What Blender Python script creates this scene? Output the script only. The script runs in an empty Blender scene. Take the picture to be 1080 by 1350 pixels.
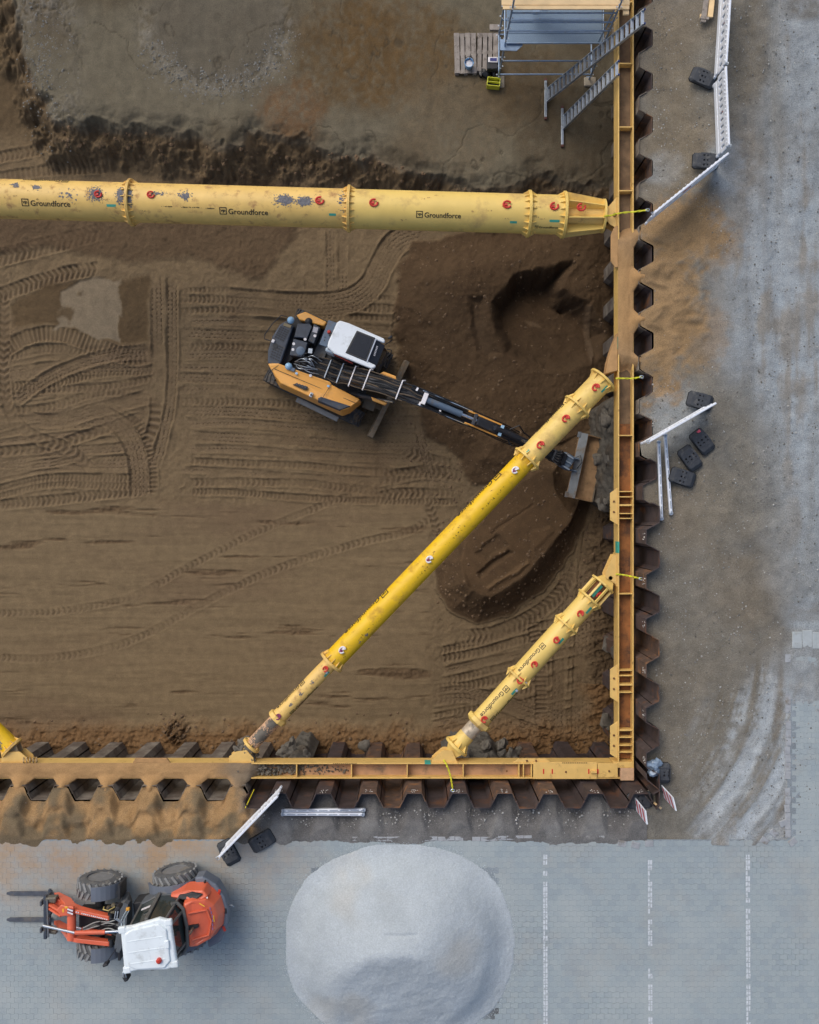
import bpy, bmesh, math, random
import numpy as np
from mathutils import Vector, Matrix, Euler
R = math.radians
PI = math.pi
random.seed(11)
rng = np.random.default_rng(11)
scene = bpy.context.scene
COL = scene.collection

# ------------------------------------------------------------------ camera, sky, sun, exposure
CAM_H = 22.7                    # drone height above the yard
FPX = 1250.0                    # focal length in pixels of a 1080 px wide picture
cam = bpy.data.cameras.new('camera')
cam.sensor_fit = 'HORIZONTAL'; cam.sensor_width = 36.0
cam.lens = 36.0 * FPX / 1080.0
cam.clip_end = 500.0
cam_o = bpy.data.objects.new('camera', cam)
cam_o.location = (0, 0, CAM_H)
COL.objects.link(cam_o); scene.camera = cam_o

SUN_AZ, SUN_EL = R(-38), R(48)
world = bpy.data.worlds.new('World'); scene.world = world
world.use_nodes = True
wn = world.node_tree
bg = wn.nodes['Background']
sky = wn.nodes.new('ShaderNodeTexSky')
sky.sky_type = 'NISHITA'; sky.sun_disc = False
sky.sun_elevation = SUN_EL; sky.sun_rotation = SUN_AZ
sky.air_density = 1.0; sky.dust_density = 4.0; sky.ozone_density = 1.0
wn.links.new(sky.outputs[0], bg.inputs[0])
bg.inputs[1].default_value = 0.115
sun = bpy.data.lights.new('sun', 'SUN')
sun.energy = 1.0; sun.angle = R(45); sun.color = (1.0, 0.97, 0.92)
sun_o = bpy.data.objects.new('sun', sun)
sd = Vector((math.sin(SUN_AZ) * math.cos(SUN_EL), math.cos(SUN_AZ) * math.cos(SUN_EL), math.sin(SUN_EL)))
sun_o.rotation_euler = sd.to_track_quat('Z', 'Y').to_euler()
sun_o.location = (0, 0, 30)
COL.objects.link(sun_o)
scene.view_settings.view_transform = 'Standard'
scene.view_settings.look = 'None'
scene.view_settings.exposure = 0.25
scene.view_settings.gamma = 1.0
scene.view_settings.use_curve_mapping = False
scene.render.engine = 'CYCLES'


# ------------------------------------------------------------------ helpers
def at(px, py, z):
    k = (CAM_H - z) / FPX
    return Vector(((px - 540) * k, (675 - py) * k, z))


def srgb(r, g, b):
    f = lambda c: ((c / 255 + 0.055) / 1.055) ** 2.4 if c > 10 else c / 255 / 12.92
    return (f(r), f(g), f(b))


MATS = {}


def mat(name, col, rough=0.6, metal=0.0, var=0.12, scale=6.0, bump=0.0, bscale=60.0,
        dirt=None, damt=0.3, dscale=3.0, coat=0.0, spec=0.5):
    if name in MATS:
        return MATS[name]
    m = bpy.data.materials.new(name); m.use_nodes = True
    nt = m.node_tree; n = nt.nodes; l = nt.links
    b = n['Principled BSDF']
    b.inputs['Roughness'].default_value = rough
    b.inputs['Metallic'].default_value = metal
    b.inputs['Coat Weight'].default_value = coat
    b.inputs['Specular IOR Level'].default_value = spec
    geo = n.new('ShaderNodeNewGeometry')
    nz = n.new('ShaderNodeTexNoise'); nz.inputs['Scale'].default_value = scale
    nz.inputs['Detail'].default_value = 5.0
    l.new(geo.outputs['Position'], nz.inputs['Vector'])
    mr = n.new('ShaderNodeMapRange')
    mr.inputs['From Min'].default_value = 0.3; mr.inputs['From Max'].default_value = 0.7
    mr.inputs['To Min'].default_value = 1 - var; mr.inputs['To Max'].default_value = 1 + var
    l.new(nz.outputs['Fac'], mr.inputs['Value'])
    mul = n.new('ShaderNodeMix'); mul.data_type = 'RGBA'; mul.blend_type = 'MULTIPLY'
    mul.inputs['Factor'].default_value = 1.0
    mul.inputs['A'].default_value = (*col, 1)
    l.new(mr.outputs['Result'], mul.inputs['B'])
    out = mul.outputs['Result']
    if dirt is not None:
        dz = n.new('ShaderNodeTexNoise'); dz.inputs['Scale'].default_value = dscale
        dz.inputs['Detail'].default_value = 8.0; dz.inputs['Roughness'].default_value = 0.65
        l.new(geo.outputs['Position'], dz.inputs['Vector'])
        dr = n.new('ShaderNodeMapRange')
        c = 0.72 - 0.4 * damt
        dr.inputs['From Min'].default_value = c - 0.06; dr.inputs['From Max'].default_value = c + 0.1
        l.new(dz.outputs['Fac'], dr.inputs['Value'])
        mx = n.new('ShaderNodeMix'); mx.data_type = 'RGBA'
        l.new(dr.outputs['Result'], mx.inputs['Factor'])
        l.new(out, mx.inputs['A']); mx.inputs['B'].default_value = (*dirt, 1)
        out = mx.outputs['Result']
        rr = n.new('ShaderNodeMapRange')
        rr.inputs['To Min'].default_value = rough; rr.inputs['To Max'].default_value = 0.9
        l.new(dr.outputs['Result'], rr.inputs['Value'])
        l.new(rr.outputs['Result'], b.inputs['Roughness'])
        b.inputs['Metallic'].default_value = metal
    l.new(out, b.inputs['Base Color'])
    if bump > 0:
        bz = n.new('ShaderNodeTexNoise'); bz.inputs['Scale'].default_value = bscale
        bz.inputs['Detail'].default_value = 6.0
        l.new(geo.outputs['Position'], bz.inputs['Vector'])
        bp = n.new('ShaderNodeBump'); bp.inputs['Strength'].default_value = bump
        bp.inputs['Distance'].default_value = 0.02
        l.new(bz.outputs['Fac'], bp.inputs['Height'])
        l.new(bp.outputs['Normal'], b.inputs['Normal'])
    MATS[name] = m
    return m


def ground_mat(name, var=0.3, s1=5.0, s2=45.0, bump=0.5, rough=0.95, speck=0.0, speckcol=(0.5, 0.5, 0.5), bdist=0.03, bs=70.0):
    """vertex colour 'Col' is the soil colour; noise adds grain and fine relief"""
    m = bpy.data.materials.new(name); m.use_nodes = True
    nt = m.node_tree; n = nt.nodes; l = nt.links
    b = n['Principled BSDF']; b.inputs['Roughness'].default_value = rough
    b.inputs['Specular IOR Level'].default_value = 0.25
    at_ = n.new('ShaderNodeAttribute'); at_.attribute_name = 'Col'
    geo = n.new('ShaderNodeNewGeometry')

    def noise(s, d=6, r=0.6):
        z = n.new('ShaderNodeTexNoise'); z.inputs['Scale'].default_value = s
        z.inputs['Detail'].default_value = d; z.inputs['Roughness'].default_value = r
        l.new(geo.outputs['Position'], z.inputs['Vector']); return z.outputs['Fac']

    def mrange(v, a, b_, c, d):
        q = n.new('ShaderNodeMapRange')
        for k, x in zip(('From Min', 'From Max', 'To Min', 'To Max'), (a, b_, c, d)):
            q.inputs[k].default_value = x
        l.new(v, q.inputs['Value']); return q.outputs['Result']
    v1 = mrange(noise(s1), 0.3, 0.7, 1 - var * 0.6, 1 + var * 0.6)
    v2 = mrange(noise(s2, 4, 0.7), 0.3, 0.7, 1 - var, 1 + var)
    mm = n.new('ShaderNodeMath'); mm.operation = 'MULTIPLY'
    l.new(v1, mm.inputs[0]); l.new(v2, mm.inputs[1])
    mul = n.new('ShaderNodeMix'); mul.data_type = 'RGBA'; mul.blend_type = 'MULTIPLY'
    mul.inputs['Factor'].default_value = 1.0
    l.new(at_.outputs['Color'], mul.inputs['A']); l.new(mm.outputs[0], mul.inputs['B'])
    out = mul.outputs['Result']
    if speck > 0:
        vo = n.new('ShaderNodeTexVoronoi'); vo.inputs['Scale'].default_value = 32.0
        l.new(geo.outputs['Position'], vo.inputs['Vector'])
        sel = mrange(vo.outputs['Color'], 1 - speck, 1 - speck + 0.02, 0, 1)
        dd = mrange(vo.outputs['Distance'], 0.25, 0.4, 1, 0)
        m2 = n.new('ShaderNodeMath'); m2.operation = 'MULTIPLY'
        l.new(sel, m2.inputs[0]); l.new(dd, m2.inputs[1])
        mx = n.new('ShaderNodeMix'); mx.data_type = 'RGBA'
        l.new(m2.outputs[0], mx.inputs['Factor'])
        l.new(out, mx.inputs['A']); mx.inputs['B'].default_value = (*speckcol, 1)
        out = mx.outputs['Result']
    l.new(out, b.inputs['Base Color'])
    bp = n.new('ShaderNodeBump'); bp.inputs['Strength'].default_value = bump; bp.inputs['Distance'].default_value = bdist
    l.new(noise(bs, 6, 0.7), bp.inputs['Height']); l.new(bp.outputs['Normal'], b.inputs['Normal'])
    return m


class MB:
    """collects simple shapes into one mesh"""

    def __init__(s):
        s.v = []; s.f = []

    def add(s, vs, fs, M=None):
        o = len(s.v)
        for p in vs:
            p = Vector(p)
            s.v.append(tuple(M @ p) if M is not None else tuple(p))
        for q in fs:
            s.f.append([i + o for i in q])
        return s

    def box(s, c, d, rot=(0, 0, 0)):
        x, y, z = d[0] / 2, d[1] / 2, d[2] / 2
        M = Matrix.Translation(Vector(c)) @ Euler(rot).to_matrix().to_4x4()
        vs = [(i, j, k) for i in (-x, x) for j in (-y, y) for k in (-z, z)]
        fs = [(0, 1, 3, 2), (4, 6, 7, 5), (0, 4, 5, 1), (2, 3, 7, 6), (0, 2, 6, 4), (1, 5, 7, 3)]
        return s.add(vs, fs, M)

    def bar(s, a, b, w, h=None, up=(0, 0, 1)):
        a, b = Vector(a), Vector(b); h = h or w
        d = (b - a); L = d.length; d.normalize()
        u = Vector(up)
        if abs(d.dot(u)) > 0.98: u = Vector((0, 1, 0))
        yv = u.cross(d).normalized(); zv = d.cross(yv)
        M = Matrix((d, yv, zv)).transposed().to_4x4(); M.translation = (a + b) / 2
        x, y, z = L / 2, w / 2, h / 2
        vs = [(i, j, k) for i in (-x, x) for j in (-y, y) for k in (-z, z)]
        fs = [(0, 1, 3, 2), (4, 6, 7, 5), (0, 4, 5, 1), (2, 3, 7, 6), (0, 2, 6, 4), (1, 5, 7, 3)]
        return s.add(vs, fs, M)

    def tube(s, pts, r, n=8, cap=True):
        pts = [Vector(p) for p in pts]
        rs = r if isinstance(r, (list, tuple)) else [r] * len(pts)
        vs = []; fs = []
        pv = None
        for i, p in enumerate(pts):
            d = (pts[min(i + 1, len(pts) - 1)] - pts[max(i - 1, 0)]).normalized()
            if pv is None:
                u = Vector((0, 0, 1)) if abs(d.z) < 0.9 else Vector((1, 0, 0))
                pv = (u - d * u.dot(d)).normalized()
            else:
                pv = (pv - d * pv.dot(d)).normalized()
            w = d.cross(pv)
            for k in range(n):
                a = 2 * PI * k / n
                vs.append(p + (pv * math.cos(a) + w * math.sin(a)) * rs[i])
        for i in range(len(pts) - 1):
            for k in range(n):
                k2 = (k + 1) % n
                fs.append((i * n + k, i * n + k2, (i + 1) * n + k2, (i + 1) * n + k))
        if cap:
            fs.append(tuple(range(n - 1, -1, -1)))
            fs.append(tuple(range((len(pts) - 1) * n, len(pts) * n)))
        return s.add(vs, fs)

    def lathe(s, prof, n=24, M=None, closed=False):
        """prof: (axial, radius) along local x"""
        vs = []; fs = []
        for a, r in prof:
            for k in range(n):
                t = 2 * PI * k / n
                vs.append((a, r * math.cos(t), r * math.sin(t)))
        m = len(prof)
        for i in range(m if closed else m - 1):
            j = (i + 1) % m
            for k in range(n):
                k2 = (k + 1) % n
                fs.append((i * n + k, j * n + k, j * n + k2, i * n + k2))
        if not closed:
            if prof[0][1] > 1e-4: fs.append(tuple(range(n)))
            if prof[-1][1] > 1e-4: fs.append(tuple(range((m - 1) * n + n - 1, (m - 1) * n - 1, -1)))
        return s.add(vs, fs, M)

    def prism(s, poly, z0, z1, M=None, top=None):
        """poly in xy, extruded in z; top: optional other polygon"""
        n = len(poly); top = top or poly
        vs = [(p[0], p[1], z0) for p in poly] + [(p[0], p[1], p[2] if len(p) > 2 else z1) for p in top]
        fs = [tuple(range(n - 1, -1, -1)), tuple(range(n, 2 * n))]
        for i in range(n):
            j = (i + 1) % n
            fs.append((i, j, n + j, n + i))
        return s.add(vs, fs, M)

    def build(s, name, material, parent=None, smooth=False, bevel=0.0, seg=2, loc=None, rot=None, col=None):
        me = bpy.data.meshes.new(name)
        me.from_pydata(s.v, [], s.f)
        bm = bmesh.new(); bm.from_mesh(me)
        bmesh.ops.recalc_face_normals(bm, faces=bm.faces[:])
        bm.to_mesh(me); bm.free()
        if smooth:
            for p in me.polygons: p.use_smooth = True
            me.set_sharp_from_angle(angle=R(38))
        me.materials.append(material)
        o = bpy.data.objects.new(name, me); COL.objects.link(o)
        if parent is not None: o.parent = parent
        if loc is not None: o.location = loc
        if rot is not None: o.rotation_euler = rot
        if bevel > 0:
            b = o.modifiers.new('bevel', 'BEVEL'); b.width = bevel; b.segments = seg; b.limit_method = 'ANGLE'
            b.angle_limit = R(40)
        return o


def tag(o, label=None, cat=None, group=None, kind=None):
    if label: o['label'] = label
    if cat: o['category'] = cat
    if group: o['group'] = group
    if kind: o['kind'] = kind
    return o


def thing(name, loc, rz, label, cat, group=None):
    o = bpy.data.objects.new(name, None); o.empty_display_size = 0.2
    o.location = loc; o.rotation_euler = (0, 0, rz)
    COL.objects.link(o)
    return tag(o, label, cat, group)


def copy_tree(o, parent=None):
    c = o.copy(); COL.objects.link(c); c.parent = parent
    for ch in list(o.children):
        copy_tree(ch, c)
    return c


# numpy noise ---------------------------------------------------------------
def vnoise(x, y, seed):
    g = np.random.default_rng(seed).random((257, 257))
    xi = np.floor(x).astype(int); yi = np.floor(y).astype(int)
    fx = x - xi; fy = y - yi
    fx = fx * fx * (3 - 2 * fx); fy = fy * fy * (3 - 2 * fy)
    a = g[xi % 256, yi % 256]; b = g[(xi + 1) % 256, yi % 256]
    c = g[xi % 256, (yi + 1) % 256]; d = g[(xi + 1) % 256, (yi + 1) % 256]
    return (a * (1 - fx) + b * fx) * (1 - fy) + (c * (1 - fx) + d * fx) * fy


def fbm(x, y, s, seed, o=4, g=0.5):
    t = 0; a = 1; n = 0
    for i in range(o):
        t = t + a * (vnoise(x * s + 17.3 * i, y * s + 9.1 * i, seed + i) - 0.5); n += a
        a *= g; s *= 2.03
    return t / n * 2          # about -1..1


def sstep(a, b, x):
    t = np.clip((x - a) / (b - a), 0, 1)
    return t * t * (3 - 2 * t)


def poly_sd(x, y, poly):
    """signed distance to polygon, positive inside"""
    P = np.array(poly); n = len(P)
    d = np.full(x.shape, 1e9); ins = np.zeros(x.shape, bool)
    for i in range(n):
        ax, ay = P[i]; bx, by = P[(i + 1) % n]
        ex, ey = bx - ax, by - ay
        t = np.clip(((x - ax) * ex + (y - ay) * ey) / (ex * ex + ey * ey + 1e-12), 0, 1)
        d = np.minimum(d, np.hypot(x - ax - t * ex, y - ay - t * ey))
        c = ((ay > y) != (by > y)) & (x < (bx - ax) * (y - ay) / (by - ay + 1e-12) + ax)
        ins ^= c
    return np.where(ins, d, -d)


def line_sd(x, y, pts):
    """arc length, signed lateral distance to an open polyline"""
    P = np.array(pts); best = np.full(x.shape, 1e9); S = np.zeros(x.shape); D = np.zeros(x.shape); E = np.zeros(x.shape, bool)
    acc = 0.0
    for i in range(len(P) - 1):
        ax, ay = P[i]; bx, by = P[i + 1]
        ex, ey = bx - ax, by - ay; L = math.hypot(ex, ey)
        tr = ((x - ax) * ex + (y - ay) * ey) / (L * L)
        t = np.clip(tr, 0, 1)
        d = np.hypot(x - ax - t * ex, y - ay - t * ey)
        m = d < best
        best = np.where(m, d, best)
        S = np.where(m, acc + t * L, S)
        D = np.where(m, ((x - ax) * ey - (y - ay) * ex) / L, D)
        e = ((tr < 0) & (i == 0)) | ((tr > 1) & (i == len(P) - 2))
        E = np.where(m, e, E)
        acc += L
    return S, np.where(E, 9.0, D)


def smooth_line(pts, n=10):
    """Catmull-Rom through the points"""
    P = [np.array(p, float) for p in pts]
    P = [2 * P[0] - P[1]] + P + [2 * P[-1] - P[-2]]
    out = []
    for i in range(1, len(P) - 2):
        for k in range(n):
            t = k / n
            a, b, c, d = P[i - 1], P[i], P[i + 1], P[i + 2]
            out.append(0.5 * ((2 * b) + (c - a) * t + (2 * a - 5 * b + 4 * c - d) * t * t + (3 * b - a - 3 * c + d) * t ** 3))
    out.append(P[-2])
    return out


def grid_mesh(name, X, Y, Z, C, material, parent=None, keep=None):
    """structured grid (2-D arrays) to a smooth mesh with a vertex colour"""
    ny, nx = X.shape
    co = np.stack([X, Y, Z], -1).reshape(-1, 3).astype(np.float32)
    idx = np.arange(nx * ny).reshape(ny, nx)
    q = np.stack([idx[:-1, :-1], idx[:-1, 1:], idx[1:, 1:], idx[1:, :-1]], -1).reshape(-1, 4)
    p0, p1, p3 = co[q[0, 0]], co[q[0, 1]], co[q[0, 3]]
    if np.cross(p1 - p0, p3 - p0)[2] < 0: q = q[:, ::-1]
    if keep is not None: q = q[keep.reshape(-1)]
    me = bpy.data.meshes.new(name)
    me.vertices.add(len(co)); me.vertices.foreach_set('co', co.ravel())
    me.loops.add(q.size); me.loops.foreach_set('vertex_index', q.astype(np.int32).ravel())
    me.polygons.add(len(q))
    me.polygons.foreach_set('loop_start', np.arange(0, q.size, 4, dtype=np.int32))
    me.polygons.foreach_set('loop_total', np.full(len(q), 4, np.int32))
    me.polygons.foreach_set('use_smooth', np.ones(len(q), bool))
    me.update(calc_edges=True)
    ca = me.color_attributes.new('Col', 'FLOAT_COLOR', 'POINT')
    c4 = np.ones((len(co), 4), np.float32); c4[:, :3] = C.reshape(-1, 3)
    ca.data.foreach_set('color', c4.ravel())
    me.materials.append(material)
    o = bpy.data.objects.new(name, me); COL.objects.link(o)
    if parent is not None: o.parent = parent
    return o


def lerp3(C, col, m):
    return C * (1 - m[..., None]) + np.array(col) * m[..., None]

# ------------------------------------------------------------------ levels of the place (metres; yard = 0)
FLOOR, BENCH = -5.0, -3.7
KF = (CAM_H - FLOOR) / FPX; KB = (CAM_H - BENCH) / FPX; KY = CAM_H / FPX
pf = lambda px, py: ((px - 540) * KF, (675 - py) * KF)
pb = lambda px, py: ((px - 540) * KB, (675 - py) * KB)
py_ = lambda px, py: ((px - 540) * KY, (675 - py) * KY)

# sheet pile line: a trapezoid wave along each wall
PER_R, IN_R, OUT_R, PH_R = 1.06, 5.62, 5.93, 4.18           # wall along Y, outer pans centred on PH_R + k PER_R
PER_B, IN_B, OUT_B, PH_B = 1.0775, -6.69, -7.03, 5.50 - 0.539   # wall along X, outer pans centred on PH_B + k PER_B


def wave(s, per, ph):
    """0 on the inner pans, 1 on the outer pans"""
    t = np.abs(((s - ph) / per + 0.5) % 1.0 - 0.5) * per
    return np.clip((0.365 - t) / 0.175, 0, 1)


def pile_top_r(y): return np.where(y > 1.45, -0.5, np.where(y > 0.4, -0.1, 0.2))
def pile_top_b(x): return np.where(x < -3.9, -0.47, 0.2)


# ------------------------------------------------------------------ pit floor with the bench, dug soil and tyre marks
def make_pit():
    xs = np.arange(-13.6, 6.02, 0.026); ys = np.concatenate([np.arange(-7.12, 11.8, 0.026), np.arange(11.8, 16.6, 0.045)])
    X, Y = np.meshgrid(xs, ys)
    n1 = fbm(X, Y, 0.6, 1, 4); n2 = fbm(X, Y, 2.5, 20, 4); n3 = fbm(X, Y, 9, 40, 3, 0.6); n4 = vnoise(X * 21, Y * 21, 77) - 0.5
    Z = FLOOR + 0.03 * n1
    KS = 0.80                     # damp soil
    base = np.array(srgb(130, 114, 90))
    C = np.ones(X.shape + (3,)) * base
    # levelled smooth part beside the lower wall: faint scrape lines along x
    wx, wy = X + 0.25 * n1, Y + 0.25 * n2
    smooth = sstep(0.0, 0.35, pf(0, 657)[1] - Y + 0.12 * n2 + 0.1 * n1) * sstep(-0.1, 0.25, pf(572, 0)[0] - X + 0.35 * n2)
    scrape = fbm(X * 0.16, Y * 2.4 + 0.25 * n1, 1.6, 60, 4, 0.6)
    rough = (1 - smooth)
    Z += rough * (0.035 * n2 + 0.016 * n3 + 0.01 * n4) + smooth * (0.022 * scrape + 0.004 * n3)
    C = lerp3(C, srgb(136, 120, 95), smooth * 0.9)
    gouge = smooth * sstep(0.25, 0.50, fbm(X * 0.42, Y * 4.5, 0.75, 90, 4, 0.6) + 0.2 * scrape)
    Z -= 0.05 * gouge * (0.7 + n3)
    C = lerp3(C, srgb(104, 86, 66), gouge * 0.8)
    C = lerp3(C, srgb(122, 104, 84), smooth * sstep(0.0, 0.6, fbm(X * 0.35, Y, 0.5, 95, 4)) * 0.8)
    C = lerp3(C, srgb(110, 92, 72), rough * sstep(0.1, 0.7, n1) * 0.5)

    def blob(poly, soft, nz=0.12, tr=pf):
        sd = poly_sd(X + nz * n2, Y + nz * fbm(X, Y, 2.2, 33, 4), [tr(*p) for p in poly])
        return sstep(0, soft, sd), sd

    def puddle():
        nonlocal Z, C
        m2, _ = blob([(10, 400), (60, 370), (200, 360), (202, 455), (160, 460), (60, 432), (12, 436)], 0.2)
        Z = Z * (1 - 0.8 * m2) + 0.8 * m2 * (FLOOR - 0.02 + 0.02 * n2 + 0.012 * n3)
        C = lerp3(C, srgb(96, 80, 58), m2 * 0.8)
        m, _ = blob([(78, 385), (105, 368), (158, 362), (160, 455), (130, 450), (95, 438), (70, 440)], 0.10, 0.22)
        m = m * np.clip(1.3 - 1.2 * sstep(0.2, 0.6, fbm(X, Y, 1.6, 170, 4)), 0, 1)
        Z = Z * (1 - m) + (FLOOR - 0.035 + 0.004 * n3) * m
        C = lerp3(C, srgb(150, 138, 118), m * 0.9)

    # tread marks --------------------------------------------------------------
    def track(pts, wpx, kind, depth=0.045, amp=0.03, dark=0.25, per=0.133, fade=1.0):
        P = smooth_line([pf(*p) for p in pts], 8); w = wpx * KF
        A = np.array(P)
        x0, x1 = A[:, 0].min() - w - 0.2, A[:, 0].max() + w + 0.2
        y0, y1 = A[:, 1].min() - w - 0.2, A[:, 1].max() + w + 0.2
        i0, i1 = np.searchsorted(xs, (x0, x1)); j0, j1 = np.searchsorted(ys, (y0, y1))
        if i1 <= i0 or j1 <= j0: return
        sl = (slice(j0, j1), slice(i0, i1))
        x, y = X[sl] + 0.02 * n2[sl], Y[sl] + 0.02 * n1[sl]
        S, D = line_sd(x, y, P)
        a = np.abs(D)
        LT = float(np.sum(np.hypot(np.diff(A[:, 0]), np.diff(A[:, 1]))))
        inn = sstep(w / 2, w / 2 - 0.05, a + 0.03 * n3[sl])
        en = np.minimum(S, LT - S) + 0.5 * n2[sl]
        inn = inn * sstep(-0.05, 0.5, en) * np.clip(0.95 + 1.1 * fbm(x, y, 0.9, 145, 3), 0.2, 1)
        if kind == 'chev':
            pat = np.sin(2 * PI * (S / per + a * 3.2)); pat = np.tanh(pat * 2.0)
        elif kind == 'bars':
            pat = np.tanh(2 * np.sin(2 * PI * S / per))
        else:
            nr_ = max(2, round(w / 0.112)); row = np.cos(2 * PI * D * nr_ / w); ph_ = np.where(np.floor(D * nr_ / w) % 2 > 0, 0.5, 0.0)
            pat = 1 - 2 * np.clip(row, 0, 1) * np.clip(0.2 + np.cos(2 * PI * (S / per + ph_)), 0, 1) - 0.5 * np.clip(-row, 0, 1) ** 3
        wearm = np.clip(0.75 + 0.9 * fbm(x, y, 1.1, 140, 3), 0.1, 1) * fade
        zt = FLOOR - 0.7 * depth + 0.8 * (amp * 1.5 if kind == 'dots' else amp) * pat * wearm + 0.02 * n1[sl] + 0.006 * n3[sl]
        Z[sl] = Z[sl] * (1 - inn * 0.92) + zt * inn * 0.92
        ridge = sstep(0.0, 0.6, en) * np.exp(-((a - w / 2 - 0.015) / 0.035) ** 2) * np.clip(0.6 + 1.2 * fbm(x, y, 1.5, 150, 3), 0, 1)
        Z[sl] += 0.034 * ridge * (depth / 0.045)
        C[sl] = lerp3(C[sl], srgb(96, 80, 62), inn * dark * (0.6 + 0.4 * n1[sl]))
        C[sl] = lerp3(C[sl], srgb(146, 128, 106), inn * 0.35 * np.clip(pat, 0, 1) * wearm)
        C[sl] = lerp3(C[sl], srgb(74, 60, 44), inn * (0.8 if kind == 'dots' else 0.5) * np.clip(-pat, 0, 1) * wearm)  # shading of the tread relief put into the colour: pale tops, dark dips

    T = track
    rr = random.Random(5)
    for k, yy in enumerate(range(648, 452, -9)):                                  # left field: criss-cross rows
        j = rr.uniform(-5, 5)
        T([(-40, yy + 20 + j), (60, yy + 8 + rr.uniform(-10, 10)), (130, yy + rr.uniform(-8, 8)), (205, yy - 4 + j)], rr.uniform(9, 15),
          rr.choice(['dots', 'dots', 'chev']), 0.03, 0.024, per=rr.choice([0.12, 0.135, 0.15]))
    y = 384.0
    while y < 652:                                                                 # right field: rows side by side
        w = rr.uniform(9, 17); a = rr.uniform(-2.5, 2.5); b = rr.uniform(-3, 3)
        T([(236, y + a), (310, y + b), (400, y + 5 - a), (480, y + 10 + b), (600, y + 15 + a)], w - 2, rr.choice(['dots', 'dots', 'dots', 'chev']),
          rr.uniform(0.015, 0.045), 0.02, per=rr.choice([0.12, 0.135, 0.15]))
        y += w + rr.uniform(0, 2)
    T([(-30, 485), (30, 447), (75, 440), (120, 452), (170, 470), (205, 468)], 22, 'bars', 0.06)
    T([(20, 530), (60, 500), (110, 478), (160, 466), (200, 464)], 18, 'dots', 0.075)
    T([(30, 552), (75, 555), (130, 540), (200, 522)], 20, 'dots', 0.06)
    T([(-20, 597), (60, 590), (110, 575), (200, 545)], 15, 'chev', 0.05, per=0.2)
    T([(4, 350), (6, 420), (5, 490), (14, 545), (45, 575), (90, 592), (120, 620)], 16, 'chev', 0.04, per=0.2)
    T([(-30, 402), (20, 382), (80, 362), (130, 354)], 20, 'chev', 0.04, per=0.16)
    T([(-20, 345), (40, 330), (100, 315), (150, 300)], 24, 'chev', 0.05, per=0.18)
    T([(-20, 212), (40, 200), (100, 193), (170, 191), (230, 205)], 16, 'chev', 0.05, per=0.15)
    T([(-20, 238), (60, 225), (150, 222)], 16, 'bars', 0.04, per=0.15)
    T([(128, 543), (160, 562), (177, 590), (184, 625), (184, 660)], 27, 'dots', 0.075, 0.028)
    T([(150, 540), (182, 560), (198, 595), (203, 640), (200, 660)], 12, 'bars', 0.05)
    T([(206, 366), (207, 430), (208, 482)], 17, 'dots', 0.07, 0.025)
    T([(227, 366), (227, 440), (226, 520), (214, 580), (200, 625)], 16, 'dots', 0.07, 0.025)
    T([(207, 520), (203, 560), (192, 590)], 16, 'bars', 0.06, per=0.2)
    for xx in (436, 452):
        T([(xx, 300), (xx, 345), (xx, 392)], 13, 'dots', 0.05)
    T([(572, 300), (525, 318), (503, 350), (488, 378), (455, 398), (390, 402), (300, 396)], 34, 'dots', 0.075, 0.024)
    T([(322, 195), (350, 222), (390, 243), (450, 258), (520, 262)], 40, 'dots', 0.06, 0.022)
    T([(520, 470), (526, 420), (532, 360)], 16, 'chev', 0.04)
    T([(525, 590), (560, 604), (612, 617)], 16, 'chev', 0.05, per=0.17)
    T([(500, 632), (560, 622), (610, 628)], 18, 'chev', 0.05, per=0.17)
    T([(552, 540), (556, 580), (572, 640)], 15, 'dots', 0.04)
    T([(480, 660), (530, 650), (580, 652)], 15, 'chev', 0.04, per=0.17)
    T([(560, 655), (575, 690), (578, 720)], 14, 'chev', 0.03, per=0.17)
    # lower right corner between the diagonal struts and the wall
    y = 826.0
    while y < 985:
        w = rr.uniform(11, 17)
        T([(572, y + 30 + rr.uniform(-5, 5)), (625, y + 22), (690, y + 8 + rr.uniform(-5, 5)), (760, y - 10), (815, y - 25)], w - 2,
          rr.choice(['chev', 'dots', 'chev']), 0.045, 0.026, per=rr.choice([0.12, 0.14]))
        y += w
    T([(572, 920), (610, 915), (660, 925), (720, 944), (790, 940)], 22, 'dots', 0.06)
    T([(572, 960), (640, 946), (700, 962), (760, 985)], 20, 'dots', 0.06)
    T([(782, 690), (772, 760), (768, 850), (762, 980)], 24, 'dots', 0.055, 0.026)
    T([(752, 740), (742, 800), (738, 880), (735, 980)], 20, 'dots', 0.05, 0.026)
    T([(700, 812), (712, 870), (714, 960)], 17, 'bars', 0.045)
    T([(600, 842), (660, 832), (720, 800), (762, 750)], 20, 'chev', 0.05, 0.028, per=0.17)
    # two lone tyre lines across the smooth part
    T([(-20, 808), (60, 808), (120, 800), (180, 785), (240, 752), (330, 706), (420, 668), (470, 650)], 10, 'chev', 0.012, 0.016, 0.1, per=0.16)
    T([(-20, 866), (60, 868), (130, 858), (190, 838), (260, 800), (330, 765), (400, 738), (480, 714), (540, 700), (580, 672)], 11, 'chev', 0.012, 0.017, 0.1, per=0.16)

    puddle()
    # freshly dug, dark loose soil ----------------------------------------------
    dark = srgb(92, 75, 56); darker = srgb(80, 64, 47)
    crumb = 0.03 * n2 + 0.018 * n3 + 0.012 * n4 + 0.05 * np.clip(fbm(X, Y, 5, 210, 3), 0, 1) ** 2
    mA, sA = blob([(540, 318), (522, 350), (518, 410), (520, 470), (548, 530), (560, 575), (600, 605), (620, 640), (700, 640), (790, 560), (825, 480), (825, 300),
                   (760, 262), (640, 300)], 0.18, 0.14)
    ramp = sstep(0, 1.4, sA)
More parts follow.
